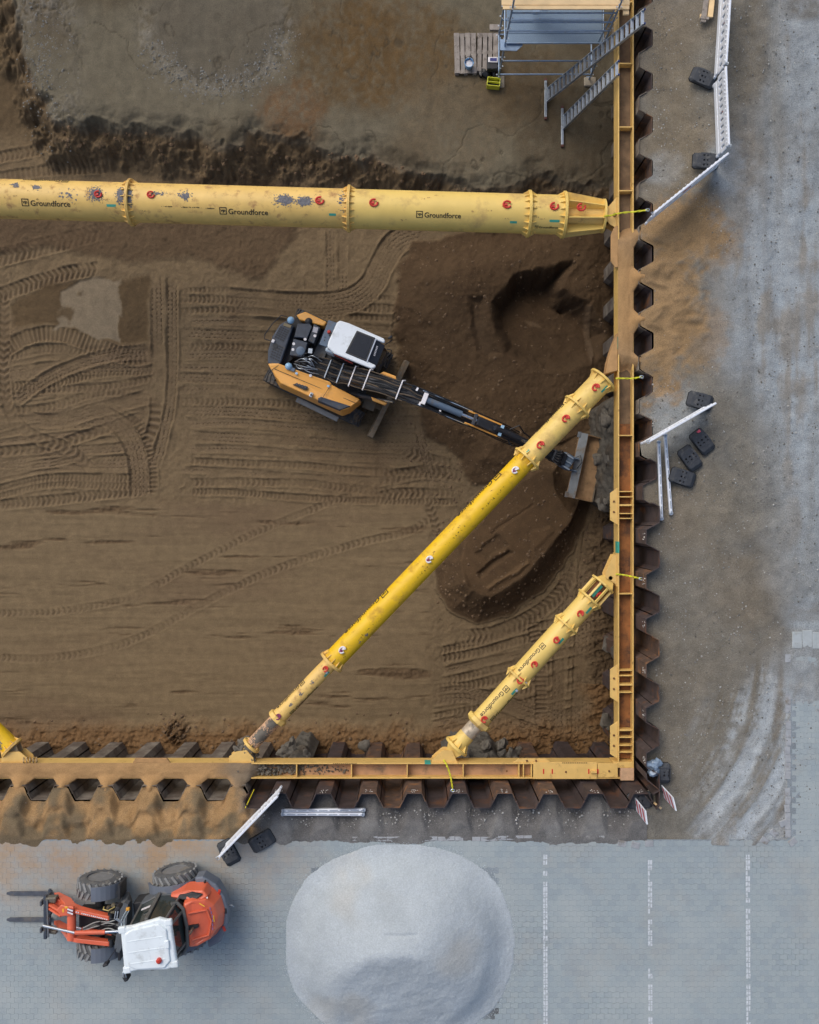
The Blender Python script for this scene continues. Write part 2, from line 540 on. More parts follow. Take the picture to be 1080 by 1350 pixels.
    Z = Z * (1 - mA) + (FLOOR + 0.08 + 0.42 * ramp + 0.16 * n1 + crumb) * mA
    C = lerp3(C, dark, mA)
    C = lerp3(C, darker, mA * sstep(-0.1, 0.6, n1) * 0.7)
    # the dug hole: steep edges up and left, running out to the lower right
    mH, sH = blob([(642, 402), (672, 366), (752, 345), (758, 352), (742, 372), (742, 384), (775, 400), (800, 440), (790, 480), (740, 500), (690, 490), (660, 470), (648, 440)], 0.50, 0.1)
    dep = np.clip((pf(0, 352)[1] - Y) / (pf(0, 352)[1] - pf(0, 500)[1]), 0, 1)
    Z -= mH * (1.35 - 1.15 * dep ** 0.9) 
    C = lerp3(C, srgb(74, 59, 44), mH * (1 - dep) * 0.6)  # shade below the hole's steep upper wall, put into the soil colour
    mS, sS = blob([(614, 396), (638, 390), (645, 440), (662, 470), (640, 478), (626, 470), (616, 430)], 0.24, 0.10)
    Z -= mS * (1 - mH) * 0.16
    C = lerp3(C, srgb(98, 82, 64), mS * 0.5)
    mq, _ = blob([(768, 404), (778, 404), (784, 470), (776, 488), (770, 440)], 0.08, 0.05)
    Z += 0.08 * mq; C = lerp3(C, srgb(112, 95, 76), mq * 0.8)
    mq, _ = blob([(690, 418), (712, 424), (722, 434), (700, 432)], 0.08, 0.06)
    C = lerp3(C, srgb(112, 95, 76), mq * 0.8)
    mq, _ = blob([(735, 405), (768, 398), (766, 406), (742, 412)], 0.06, 0.03)
    Z -= 0.16 * mq
    # flat-topped heap with bucket marks, steep slope to the lower right
    hp = [(640, 640), (598, 690), (573, 735), (572, 775), (592, 808), (630, 824), (675, 812), (715, 780), (745, 745), (775, 690), (798, 620), (800, 560), (720, 590)]
    mB, sB = blob(hp, 0.1, 0.1)
    hB = 0.9 * sstep(0.0, 1.15, sB)
    Z = np.where(sB > 0, np.maximum(Z * (1 - mB) + (FLOOR + 0.05) * mB, FLOOR + 0.05 + hB) + crumb * 0.7 * mB, Z)
    C = lerp3(C, dark, mB)
    top = [(610, 700), (640, 660), (700, 610), (770, 640), (752, 690), (720, 725), (690, 755), (645, 790), (615, 775), (600, 740)]
    mT, sT = blob(top, 0.14, 0.03)
    flat = FLOOR + 0.72 + 0.018 * n2
    Z = Z * (1 - mT) + np.minimum(flat, Z + 0.3) * mT
    C = lerp3(C, srgb(100, 81, 60), mT * 0.9)
    for poly, d, c in (([(652, 700), (672, 715), (640, 742), (620, 730)], -0.10, (92, 75, 56)), ([(640, 780), (634, 773), (692, 735), (700, 742)], 0.1, (122, 100, 74)),
                       ([(622, 752), (668, 722), (676, 728), (630, 762)], -0.16, (84, 68, 50)), ([(690, 700), (720, 690), (728, 700), (700, 730)], 0.05, (104, 84, 62)),
                       ([(640, 700), (700, 662), (704, 667), (646, 706)], -0.07, (88, 70, 52))):
        m, _ = blob(poly, 0.12, 0.08); Z += 0.7 * d * m; C = lerp3(C, srgb(*c), m * 0.8)
    # loose lumps along the walls and a clod heap
    edge = np.minimum(5.62 - X, Y + 6.69)
    mb = sstep(0.75, 0.05, edge + 0.3 * n2) * (1 - mA) * (1 - mB)
    Z += mb * (0.16 + 0.12 * n2 + 0.07 * n3 + 0.03 * n4)
    C = lerp3(C, srgb(128, 98, 66), mb * sstep(6.3, 5.0, -Y * 0 + np.where(Y < -5, 5.0, 7)) * 0.8)
    C = lerp3(C, srgb(92, 76, 58), mb * np.where(Y < -5, 0.0, 0.8))
    cx, cy = pf(233, 962)
    q = np.hypot(X - cx, Y - cy); Z += 0.22 * sstep(0.5, 0.05, q) * (0.7 + n3 + n4)
    C = lerp3(C, srgb(104, 80, 56), sstep(0.5, 0.2, q) * 0.7)
    # loose earth under the long strut and at the foot of the bench
    mE, _ = blob([(-60, 260), (120, 240), (330, 230), (420, 250), (380, 330), (350, 375), (250, 345), (160, 350), (60, 332), (-60, 345)], 0.25)
    Z = Z * (1 - 0.7 * mE) + 0.7 * mE * (FLOOR + 0.06 + 0.07 * n1 + crumb)
    C = lerp3(C, srgb(96, 79, 61), mE * 0.75)
    # the bench ------------------------------------------------------------------
    bp = [(-700, -400), (2, -60), (18, 20), (30, 70), (46, 118), (70, 156), (98, 164), (128, 158), (165, 166), (200, 168), (238, 172), (262, 178), (296, 192), (318, 190),
          (324, 168), (340, 168), (356, 180), (398, 182), (420, 190), (436, 200), (466, 204), (476, 216), (494, 198), (504, 208), (540, 222), (558, 226), (596, 236), (640, 246),
          (690, 238), (706, 226), (722, 228), (742, 236), (790, 240), (860, 238), (900, -500)]
    # (polygon points taken at bench level)
    sd = poly_sd(X + 0.14 * n2 + 0.02 * n3, Y + 0.16 * fbm(X, Y, 2.5, 88, 4) + 0.02 * n3, [pb(*p) for p in bp])
    foot = sstep(-1.5, -0.1, sd) ** 2 * 0.42
    c0 = np.clip((sd + 1.0 + 0.22 * n2 + 0.15 * n1) / 1.06, 0, 1); cut = c0 ** 1.3
    crum = 4 * c0 * (1 - c0) * (0.09 * n2 + 0.03 * n3 + 0.015 * n4)
    topm = sstep(-0.1, 0.04, sd)
    slump = sstep(0.55, 0.0, sd) * 0.16 * (0.8 + n2)
    slopeL = sstep(pb(90, 0)[0], pb(0, 0)[0], X)
    zb = BENCH + 0.07 * n1 + 0.014 * n2 + 0.005 * n3 - slump + 0.03 * fbm(X * 2.2, Y * 0.8, 0.9, 300, 3)
    Z = (Z + foot * (0.6 + 0.4 * n2)) * (1 - cut) + zb * cut + crum
    C = lerp3(C, srgb(112, 96, 74), sstep(-1.2, 0.0, sd) * (1 - topm) * 0.75)
    cb = np.ones(C.shape) * np.array(srgb(120, 115, 100))
    cb = lerp3(cb, srgb(106, 98, 82), sstep(-0.2, 0.5, n1))
    gx = lambda p, q, r: np.hypot(X - pb(p, q)[0], Y - pb(p, q)[1]) + 0.35 * n2 - r
    for p, q, r, c, a in ((460, 70, 1.5, (104, 82, 50), 0.7), (520, 60, 1.6, (108, 86, 54), 0.65), (690, 110, 1.2, (104, 86, 60), 0.6), (600, 160, 1.4, (124, 112, 92), 0.6),
                          (760, 170, 1.6, (106, 94, 76), 0.6), (385, 150, 0.8, (118, 84, 50), 0.6), (590, 60, 0.9, (112, 92, 62), 0.5)):
        cb = lerp3(cb, srgb(*c), sstep(0.5, -0.3, gx(p, q, r)) * a * np.clip(0.75 + 0.8 * n3, 0, 1))
    # gravel fan spilled on the bench: a dark lens with a pale stony rim
    fx, fy = pb(285, 25)
    e = np.hypot((X - fx) / 2.0, (Y - fy) / 1.9) + 0.06 * n2
    cb = lerp3(cb, srgb(110, 106, 96), sstep(1.0, 0.85, e) * 0.7)
    rim = np.exp(-((e - 1.0) / 0.14) ** 2) * sstep(fy + 1.0, fy - 0.6, Y)
    cb = lerp3(cb, srgb(146, 144, 136), 0.7 * rim * np.clip(0.5 + 1.6 * n3 + n4, 0, 1))
    zr = 0.05 * sstep(1.0, 0.75, e) + 0.014 * rim * (0.5 + n3 + 2 * n4)
    e2 = np.hypot((X - pb(60, 80)[0]) / 1.4, (Y - pb(60, 80)[1]) / 2.2) + 0.1 * n2
    rim2 = np.exp(-((e2 - 0.8) / 0.3) ** 2) * sstep(pb(130, 0)[0], pb(60, 0)[0], X)
    cb = lerp3(cb, srgb(140, 138, 132), rim2 * 0.6 * np.clip(0.5 + 1.6 * n3 + n4, 0, 1))
    Z += cut * (zr + 0.03 * rim2 * (n3 + 2 * n4))
    crack = np.abs(fbm(X, Y, 0.7, 330, 4)) < 0.012
    cb = lerp3(cb, srgb(84, 78, 66), crack * 0.5); Z -= cut * crack * 0.015
    C = C * (1 - topm[..., None]) + cb * topm[..., None]
    C = lerp3(C, srgb(112, 104, 90), sstep(-0.16, -0.05, sd) * sstep(0.10, 0.0, sd) * 0.7)
    # darker clay flank at the far left
    C = lerp3(C, srgb(88, 74, 54), sstep(-0.1, -0.8, sd) * sstep(pb(20, 165)[1] - 0.4, pb(20, 165)[1] + 0.8, Y) * 0.7)
    bx, by = 4.96, 1.25           # scraped down where the bucket works
    Z = np.where(Y > 5, Z, np.minimum(Z, -4.62 + 0.9 * sstep(0.5, 2.0, np.hypot((X - bx) / 0.8, (Y - by) / 1.25)) + 0.04 * n2 + 0.02 * n3))
    C = C * KS * 0.94 * np.array((1.04, 0.985, 0.90))
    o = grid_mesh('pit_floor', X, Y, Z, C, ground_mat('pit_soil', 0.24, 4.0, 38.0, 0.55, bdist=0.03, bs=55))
    tag(o, kind='structure')
    return xs, ys, Z


PX, PY, PZ = make_pit()


def pit_z(x, y):
    i = min(int(np.searchsorted(PX, x)), len(PX) - 1); j = min(int(np.searchsorted(PY, y)), len(PY) - 1)
    return float(PZ[j, i])


# ------------------------------------------------------------------ gravel yard beside the pit
yard_m = ground_mat('yard_gravel', 0.34, 2.5, 42.0, 0.8, speck=0.06, speckcol=srgb(176, 178, 178), bdist=0.03, bs=45)


def yard_colour(X, Y):
    n1 = fbm(X, Y, 0.5, 501, 5); n2 = fbm(X, Y, 2.0, 511, 5); n3 = fbm(X, Y, 8, 521, 3)
    C = np.ones(X.shape + (3,)) * np.array(srgb(124, 120, 110))

    def e(px, py, rx, ry, rot=0.0):
        cx, cy = py_(px, py); c, s = math.cos(rot), math.sin(rot)
        x = X - cx; y = Y - cy
        return np.hypot((c * x + s * y) / rx, (-s * x + c * y) / ry) + 0.28 * n2 + 0.12 * n3
    C = lerp3(C, srgb(122, 112, 96), sstep(-0.3, 0.4, n1) * 0.7)
    C = lerp3(C, srgb(110, 110, 106), sstep(0.1, 0.6, fbm(X, Y, 1.2, 566, 4)) * 0.45)
    # trafficked strip: pale compacted dust with streaks along the driving direction
    st = fbm(X * 2.6, Y * 0.22, 1.0, 571, 5, 0.6); st2 = fbm(X * 7.0, Y * 0.5, 1.0, 575, 4, 0.6)
    pale = srgb(170, 182, 190)
    xp = X / KY + 540; yp = 675 - Y / KY
    lim = np.interp(yp, [0, 150, 250, 350, 480, 560, 700, 760, 820, 900, 1000, 1110], [1010, 1000, 968, 945, 950, 995, 1020, 1030, 1055, 1005, 965, 915])
    strip = sstep(-40, 60, xp - lim + 30 * n1 + 14 * n2)
    C = lerp3(C, pale, strip * np.clip(0.66 + 0.55 * st + 0.12 * st2, 0, 1) * 0.9)
    C = lerp3(C, srgb(132, 122, 106), strip * sstep(0.05, 0.5, st + 0.4 * n2) * 0.7)
    for p, q, rx, ry, ro, a in ((900, 545, 0.8, 1.0, 0, 0.35), (1068, 810, 0.7, 0.5, 0, 0.5), (960, 215, 0.5, 0.9, 0, 0.5), (880, 215, 0.5, 0.5, 0, 0.4)):
        C = lerp3(C, pale, sstep(1.15, 0.45, e(p, q, rx, ry, ro)) * a)
    for p, q, rx, ry, ro, a, c in ((900, 900, 1.0, 2.9, 0.05, 0.6, (116, 110, 98)), (985, 60, 0.6, 1.6, 0, 0.6, (122, 112, 94)),
                                   (985, 210, 0.6, 1.1, 0, 0.5, (126, 114, 96)), (1050, 190, 0.7, 1.0, 0, 0.4, (126, 122, 114)), (890, 130, 0.7, 2.6, 0, 0.6, (118, 108, 90)),
                                   (1060, 10, 0.6, 0.4, 0, 0.6, (98, 88, 72)), (940, 665, 0.7, 1.2, 0, 0.5, (130, 122, 106)), (1060, 805, 0.8, 0.3, 0, 0.6, (124, 120, 112)),
                                   (1040, 1070, 0.35, 0.8, -0.5, 0.5, (126, 112, 92)), (985, 975, 0.25, 0.8, -0.35, 0.5, (118, 106, 86)), (1026, 925, 0.14, 1.4, -0.06, 0.6, (108, 100, 90))):
        C = lerp3(C, srgb(*c), sstep(1.1, 0.5, e(p, q, rx, ry, ro)) * a * np.clip(0.8 + 0.6 * n3, 0, 1))
    # brown sand spilled beside the buried beam
    for p, q, rx, ry, a in ((872, 400, 1.05, 2.3, 1.0), (900, 300, 1.15, 1.0, 1.0), (925, 440, 0.7, 1.0, 0.5), (935, 320, 0.9, 0.8, 0.4)):
        C = lerp3(C, srgb(148, 122, 88), sstep(1.15, 0.6, e(p, q, rx, ry) + 0.25 * n3) * a * 0.92)
    # fanned wheel sweeps in the lower right
    cx, cy = py_(660, 840)
    ang = np.arctan2(Y - cy, X - cx)
    rad = np.hypot(X - cx, Y - cy)
    fan = fbm(rad * 4.5 + 0.5 * n1, ang * 1.0, 1.0, 541, 5, 0.65)
    z = sstep(1.3, 0.6, e(1000, 1010, 1.6, 2.2, -0.3))
    C = lerp3(C, srgb(126, 116, 98), z * sstep(0.0, 0.5, fan + 0.3 * n3) * 0.65)
    C = lerp3(C, srgb(186, 194, 198), z * sstep(-0.15, 0.4, -fan + 0.3 * n3) * 0.65)
    return C, n1, n2, n3, z * fan


def make_yard():
    # right of the wall: rows follow the outline of the piles
    ys = np.arange(-7.98, 16.0, 0.04); tt = np.linspace(0, 1, 165) ** 1.08
    w = wave(ys, PER_R, PH_R)
    xin = np.where(ys > -7.0, IN_R + 0.022 + (OUT_R - IN_R) * w, 5.60)
    X = xin[:, None] + (13.4 - xin[:, None]) * tt[None, :]
    Y = np.repeat(ys[:, None], len(tt), 1)
    C, n1, n2, n3, fan = yard_colour(X, Y)
    near = np.where(ys > 7.25, -0.53, np.where(ys > 3.4, -0.44, np.where(ys > 1.45, -0.54, np.where(ys > -7.0, -0.2, -0.02))))
    near = np.convolve(np.pad(near, 6, mode='edge'), np.ones(13) / 13, 'same')[6:-6]
    d = X - xin[:, None]
    b = sstep(2.0, 0.0, X - 5.6)
    Z = near[:, None] * b + 0.05 * n1 * (1 - b) + (0.025 * n2 + 0.014 * n3) * sstep(0, 0.2, d) + 0.03 * fan
    sp = sstep(1.1, 0.3, np.hypot((X - 6.3) / 1.2, (Y - 5.3) / 2.3) + 0.2 * n2)
    Z += sp * (0.16 + 0.12 * n2 + 0.04 * n3) * sstep(0, 0.35, d)
    # tyre ruts along the fence
    for rx in (at(990, 0, 0).x, at(1022, 0, 0).x):
        rt = np.exp(-((X - rx - 0.1 * np.sin(Y * 0.5)) / 0.14) ** 2) * sstep(2, 4, Y)
        Z -= 0.03 * rt * (1 + 0.6 * n2 + 0.25 * np.sin(2 * PI * (Y / 0.17 + n2)) * np.clip(n1 * 2, 0, 1))
    # old kerb slabs half hidden under the spilled sand
    o1 = grid_mesh('gravel_yard', X, Y, Z, C, yard_m); tag(o1, kind='structure')
    # strip between the lower wall and the paving
    xs = np.arange(-14.0, 5.72, 0.04); tt = np.linspace(0, 1, 40)
    w = wave(xs, PER_B, PH_B)
    yin = IN_B - 0.022 + (OUT_B - IN_B) * w
    X = np.repeat(xs[None, :], len(tt), 0)
    Y = yin[None, :] + (-8.25 - yin[None, :]) * tt[:, None]
    n1 = fbm(X, Y, 0.5, 501, 5); n2 = fbm(X, Y, 2.0, 511, 5); n3 = fbm(X, Y, 8, 521, 3); n4 = vnoise(X * 19, Y * 19, 5) - .5
    sand = sstep(-3.3, -4.3, X + 0.5 * n2)
    d = yin[None, :] - Y
    Z = (-0.22 + 0.22 * sstep(0, 0.8, d)) * (1 - sand) + sand * (-0.43 + (0.30 + 0.16 * n1) * sstep(0.05, 0.45 + 0.2 * n1, d) + 0.10 * n2 + 0.03 * n3)
    ed = -7.86 - Y; spill = 0.02 + 0.05 * sand * (0.5 + n1) 
    Z = Z * sstep(0.86, 0.55, d) + 0.014 * sstep(0.55, 0.86, d) + (0.02 * n2 + 0.02 * n3 + 0.014 * n4) * sstep(0, 0.15, d) * sstep(0.1, -0.2, ed)
    Z = np.where(ed > -0.05, 0.018 - (0.16 - 0.02 * sand) * np.clip(ed + 0.05, 0, 1) + 0.045 * (n2 - 0.25) * sand + 0.02 * n2 * (1 - sand) + 0.006 * n3, Z)
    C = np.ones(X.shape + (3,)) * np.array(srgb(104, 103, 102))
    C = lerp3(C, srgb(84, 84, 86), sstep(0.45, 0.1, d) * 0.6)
    C = lerp3(C, srgb(128, 128, 126), sstep(0, 0.5, n2) * 0.5 + sstep(0.55, 0.8, d) * 0.3)
    sc = lerp3(np.ones(C.shape) * np.array(srgb(158, 128, 90)), srgb(116, 102, 80), sstep(0.0, 0.5, n2 + 0.4 * n1 + 0.5 * sstep(0.35, 0.75, d)))
    sc = lerp3(sc, srgb(146, 114, 74), sstep(0.1, 0.5, n1 + 0.5 * n3) * 0.6)
    C = C * (1 - sand[..., None]) + sc * sand[..., None]
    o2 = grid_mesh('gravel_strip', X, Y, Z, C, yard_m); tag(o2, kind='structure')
    # ground beyond, out to the horizon
    mb = MB()
    for a, b, c, d2 in ((-200, 200, -200, -13.0), (-200, 200, 60, 200), (-200, -60, -13.0, 60), (13.35, 200, -13.0, 60), (-60, -13.9, -13.0, -7.1), (6.2, 13.35, 15.95, 60)):
        mb.add([(a, c, -0.06), (b, c, -0.06), (b, d2, -0.06), (a, d2, -0.06)], [(0, 1, 2, 3)])
    eb = MB()
    eb.add([(-60, -7.1, FLOOR - .06), (-13.5, -7.1, FLOOR - .06), (-13.5, 16.5, FLOOR - .06), (-60, 16.5, FLOOR - .06)], [(0, 1, 2, 3)])
    eb.add([(-60, 16.5, BENCH - .1), (6.2, 16.5, BENCH - .1), (6.2, 60, BENCH - .1), (-60, 60, BENCH - .1)], [(0, 1, 2, 3)])
    tag(eb.build('pit_floor_beyond', mat('pit_beyond', tuple(c * .75 for c in srgb(122, 106, 86)), 0.95, var=0.2, scale=0.6)), kind='structure')
    tag(mb.build('ground', mat('far_ground', srgb(140, 132, 118), 0.95, var=0.2, scale=0.4)), kind='structure')


make_yard()


# ------------------------------------------------------------------ block paving: interlocking blocks over a sand bed
PW, PHH = 0.187, 0.1295           # block width and course height


def make_paving():
    x0, y1 = -10.3, -7.87
    bed_m = ground_mat('joint_sand', 0.22, 2.0, 30.0, 0.3, bdist=0.01)
    xs = np.arange(-13.4, 13.45, 0.06); ys = np.arange(-13.0, -7.8, 0.06)

    def dust(X, Y): return 0.5 + 0.9 * fbm(X, Y, 0.45, 601, 4)

    def bed(X, Y):
        dn = dust(X, Y)
        open_ = 0.05 + 0.3 * sstep(0.2, 0.8, fbm(X, Y, 0.7, 640, 3) + 0.1)
        for (px, py, r) in ((690, 1240, 0.9), (680, 1340, 0.8), (800, 1340, 0.8), (1045, 1260, 0.5), (365, 1230, 0.6), (300, 1180, 0.8), (760, 1115, 0.5), (1000, 1120, 0.6)):
            c = py_(px, py); open_ = np.maximum(open_, sstep(r * 1.2, r * 0.3, np.hypot(X - c[0], Y - c[1])))
        Z = 0.0016 - 0.016 * open_
        C = np.ones(X.shape + (3,)) * np.array(srgb(140, 150, 156))
        C = lerp3(C, srgb(66, 62, 58), open_ * 0.85)
        return Z, C
    X, Y = np.meshgrid(xs, ys); Z, C = bed(X, Y)
    pav = tag(grid_mesh('paved_yard', X, Y, Z, C, bed_m), kind='structure')
    X2, Y2 = np.meshgrid(np.arange(9.05, 13.45, 0.06), np.arange(-7.86, -3.5, 0.06)); Z2, C2 = bed(X2, Y2)
    grid_mesh('joint_bed', X2, Y2, Z2 + 0.003, C2, bed_m, pav)

    # block outline: wavy bed joints, half-block shift per course
    def edge(t): return 0.014 * (1 if t < 0.5 else -1)
    G = 0.0022

    def outline(ph):
        def wv(u): return 0.012 * max(-1, min(1, 3.2 * math.sin(2 * PI * (u / PW + ph))))
        us = [G, PW * 0.17, PW * 0.33, PW * 0.5, PW * 0.67, PW * 0.83, PW - G]
        lo = [(u, wv(u) + G) for u in us]
        hi = [(u, PHH - wv(u) - G) for u in reversed(us)]
        return lo + hi
    polyA = outline(0.0)
    cols = [srgb(*c) for c in ((154, 166, 170), (151, 163, 168), (156, 167, 170), (153, 165, 169), (149, 161, 166), (155, 166, 169))]

    pm = bpy.data.materials.new('paving_block'); pm.use_nodes = True
    nt = pm.node_tree; n = nt.nodes; l = nt.links; b = n['Principled BSDF']
    b.inputs['Roughness'].default_value = 0.9; b.inputs['Specular IOR Level'].default_value = 0.3
    a = n.new('ShaderNodeAttribute'); a.attribute_name = 'Col'
    geo = n.new('ShaderNodeNewGeometry')

    def nz(s, d, lo, hi, c, e):
        z = n.new('ShaderNodeTexNoise'); z.inputs['Scale'].default_value = s; z.inputs['Detail'].default_value = d; z.inputs['Roughness'].default_value = 0.62
        l.new(geo.outputs['Position'], z.inputs['Vector'])
        q = n.new('ShaderNodeMapRange')
        for k, v in zip(('From Min', 'From Max', 'To Min', 'To Max'), (lo, hi, c, e)): q.inputs[k].default_value = v
        l.new(z.outputs['Fac'], q.inputs['Value']); return q.outputs['Result'], z

    def mix(f, A, B, mode='MIX'):
        x = n.new('ShaderNodeMix'); x.data_type = 'RGBA'; x.blend_type = mode
        if isinstance(f, float): x.inputs['Factor'].default_value = f
        else: l.new(f, x.inputs['Factor'])
        l.new(A, x.inputs['A'])
        if isinstance(B, tuple): x.inputs['B'].default_value = (*B, 1)
        else: l.new(B, x.inputs['B'])
        return x.outputs['Result']
    c = a.outputs['Color']
    f, _ = nz(70, 4, 0.3, 0.7, 0.88, 1.1); c = mix(1.0, c, f, 'MULTIPLY')
    f, _ = nz(0.55, 6, 0.48, 0.68, 0, 0.75); c = mix(f, c, srgb(168, 176, 176))       # dry dust
    f, z = nz(0.8, 6, 0.50, 0.80, 0, 0.42); c = mix(f, c, srgb(168, 160, 148))
    f, _ = nz(1.7, 7, 0.58, 0.75, 0, 0.4); c = mix(f, c, srgb(126, 138, 148))          # stains
    # sandy run-off close to the sand by the wall (towards -x)
    sx = n.new('ShaderNodeSeparateXYZ'); l.new(geo.outputs['Position'], sx.inputs[0])
    q = n.new('ShaderNodeMapRange'); q.inputs['From Min'].default_value = -1.5; q.inputs['From Max'].default_value = -5.5
    l.new(sx.outputs['X'], q.inputs['Value'])
    q2 = n.new('ShaderNodeMapRange'); q2.inputs['From Min'].default_value = -10.2; q2.inputs['From Max'].default_value = -8.3
    l.new(sx.outputs['Y'], q2.inputs['Value'])
    f, _ = nz(1.1, 6, 0.36, 0.62, 0.1, 0.85)
    mm = n.new('ShaderNodeMath'); mm.operation = 'MULTIPLY'; l.new(q.outputs[0], mm.inputs[0]); l.new(q2.outputs[0], mm.inputs[1])
    m2 = n.new('ShaderNodeMath'); m2.operation = 'MULTIPLY'; l.new(mm.outputs[0], m2.inputs[0]); l.new(f, m2.inputs[1])
    c = mix(m2.outputs[0], c, srgb(172, 142, 108))
    l.new(c, b.inputs['Base Color'])
    bz = n.new('ShaderNodeTexNoise'); bz.inputs['Scale'].default_value = 90; bz.inputs['Detail'].default_value = 4
    l.new(geo.outputs['Position'], bz.inputs['Vector'])
    bp = n.new('ShaderNodeBump'); bp.inputs['Strength'].default_value = 0.35; bp.inputs['Distance'].default_value = 0.01
    l.new(bz.outputs['Fac'], bp.inputs['Height']); l.new(bp.outputs['Normal'], b.inputs['Normal'])

    def block_mesh(col):
        mb = MB(); mb.prism(polyA, -0.05, 0.004)
        me = bpy.data.meshes.new('paving_block'); me.from_pydata(mb.v, [], mb.f)
        ca = me.color_attributes.new('Col', 'FLOAT_COLOR', 'POINT')
        ca.data.foreach_set('color', np.tile(np.array([*col, 1.0], np.float32), len(mb.v)))
        me.materials.append(pm); return me
    meshes = [block_mesh(c_) for c_ in cols]
    rr = random.Random(3)
    spots = []
    heap = [py_(376, 1190), py_(400, 1150), py_(530, 1120), py_(640, 1140), py_(675, 1200), py_(660, 1300), py_(600, 1400), py_(450, 1400)]
    ncourse = int((12.75 - 7.87) / PHH)
    for k in range(ncourse):
        yy = y1 - (k + 1) * PHH
        for i in range(int(20.6 / PW)):
            xx = x0 + i * PW + (PW / 2 if k % 2 else 0)
            if abs(xx + 0.24) < 2.2 and -12.2 < yy < -8.6: continue
            spots.append((xx, yy))
    for k in range(int(4.95 / PHH)):
        yy = y1 + k * PHH
        for i in range(int(1.3 / PW) + 1 if k < 34 else 0):
            spots.append((9.16 + i * PW + (PW / 2 if k % 2 else 0), yy))
    # the blocks that show clearest (open joints) are objects of their own
    cx, cy = py_(700, 1240)
    spots.sort(key=lambda s: min(math.hypot(s[0] - cx, s[1] - cy), math.hypot(s[0] - py_(310, 1175)[0], s[1] - py_(310, 1175)[1])))
    for s in spots[:300]:
        o = bpy.data.objects.new('paving_block', meshes[rr.randrange(6)]); COL.objects.link(o); o.parent = pav
        o.location = (s[0], s[1], rr.uniform(-0.002, 0.0025)); o.rotation_euler = (rr.uniform(-.008, .008), rr.uniform(-.008, .008), rr.uniform(-.006, .006))
    V = []; Fc = []; CC = []
    pa = np.array([(p[0], p[1], -0.05) for p in polyA] + [(p[0], p[1], 0.004) for p in polyA])
    m = len(polyA)
    tf = [tuple(range(m, 2 * m))] + [(i, (i + 1) % m, m + (i + 1) % m, m + i) for i in range(m)]
    for s in spots[300:]:
        o = len(V); dz = rr.uniform(-0.002, 0.0025); tx, ty = rr.uniform(-.01, .01), rr.uniform(-.01, .01)
        if s[0] > 9.2 and s[1] > -7.88: dz += 0.003
        for p in pa: V.append((s[0] + p[0], s[1] + p[1], p[2] + dz + tx * (p[0] - .09) + ty * (p[1] - .06)))
        Fc += [tuple(i + o for i in q_) for q_ in tf]
        CC += [cols[rr.randrange(6)]] * (2 * m)
    me = bpy.data.meshes.new('paving_blocks'); me.from_pydata(V, [], Fc)
    ca = me.color_attributes.new('Col', 'FLOAT_COLOR', 'POINT')
    c4 = np.ones((len(V), 4), np.float32); c4[:, :3] = CC; ca.data.foreach_set('color', c4.ravel())
    me.materials.append(pm)
    ob = bpy.data.objects.new('paving_blocks', me); COL.objects.link(ob); ob.parent = pav; tag(ob, kind='stuff')
    # kerb blocks along the gravel, some missing or out of line
    km = mat('kerb_block', srgb(158, 162, 166), 0.9, var=0.12, scale=9, bump=0.2, dirt=srgb(120, 112, 100), damt=0.3)
    for i in range(30):
        xx = at(470, 0, 0).x + i * 0.205
        if i in (13, 21, 22, 25): continue
        kb = MB().box((0, 0, 0), (0.195, 0.10, 0.08)).build('kerb_block', km, pav, bevel=0.004, seg=1)
        kb.location = (xx, -7.82 + rr.uniform(-0.008, 0.008) + (0.02 if i > 16 else 0), -0.028); kb.rotation_euler = (0, 0, rr.uniform(-0.03, 0.03) * (1 + (i > 14)))
    for i in range(24):
        if rr.random() < 0.3: continue
        kb = MB().box((0, 0, 0), (0.13, 0.19, 0.08)).build('kerb_block', km, pav, bevel=0.004, seg=1)
        kb.location = (9.06 + rr.uniform(-0.02, 0.02), -7.7 + i * 0.2, -0.026); kb.rotation_euler = (rr.uniform(-.05, .05), 0, rr.uniform(-0.1, 0.1))
    for (a_, b_) in ((1020, 1098), (1033, 1085), (1045, 1110), (820, 1112), (838, 1114), (856, 1112), (1008, 1108)):
        p = at(a_, b_, 0)
        kb = MB().box((0, 0, 0), (0.2, 0.15, 0.08)).build('kerb_block', km, pav, bevel=0.006, seg=1)
        kb.location = (p.x, p.y, -0.015); kb.rotation_euler = (0.08, 0.05, rr.uniform(-0.8, 0.8))
    slm = mat('edge_slab', srgb(168, 176, 178), 0.85, var=0.1, scale=5, bump=0.15, dirt=srgb(140, 138, 130), damt=0.3)
    for i in range(4):
        kb = MB().box((0, 0, 0), (0.235, 0.40, 0.08)).build('edge_slab', slm, pav, bevel=0.01, seg=1)
        kb.location = (9.28 + i * 0.24, -3.05 + rr.uniform(-.03, .03), -0.022); kb.rotation_euler = (0.01, 0, rr.uniform(-.02, .02))
    # parking bay lines: paint on each block, worn through in places
    wm = mat('road_paint', srgb(200, 207, 212), 0.75, var=0.1, scale=30, dirt=srgb(160, 168, 174), damt=0.45, dscale=14)
    for px in (719, 857, 986):
        mb = MB(); xx = at(px, 0, 0).x - 0.055; y = -8.2; k = 0
        while y > -12.7:
            h = PHH - 0.012
            if rr.random() > (0.05 if px != 857 else 0.16):
                q0, q1 = rr.uniform(0, 0.012), rr.uniform(0, 0.012)
                sh = (k % 2) * 0.0
                mb.box((xx + 0.026 + sh, y - h / 2, 0.0088), (0.05 - q0, h - q1, 0.003))
                if rr.random() > 0.12: mb.box((xx + 0.082 + sh, y - h / 2, 0.0088), (0.05 - q1, h - q0, 0.003))
            y -= PHH; k += 1; xx += (986 - 540 and (0.00012 * (px - 540) / 100))
        mb.build('parking_line', wm, pav)


make_paving()

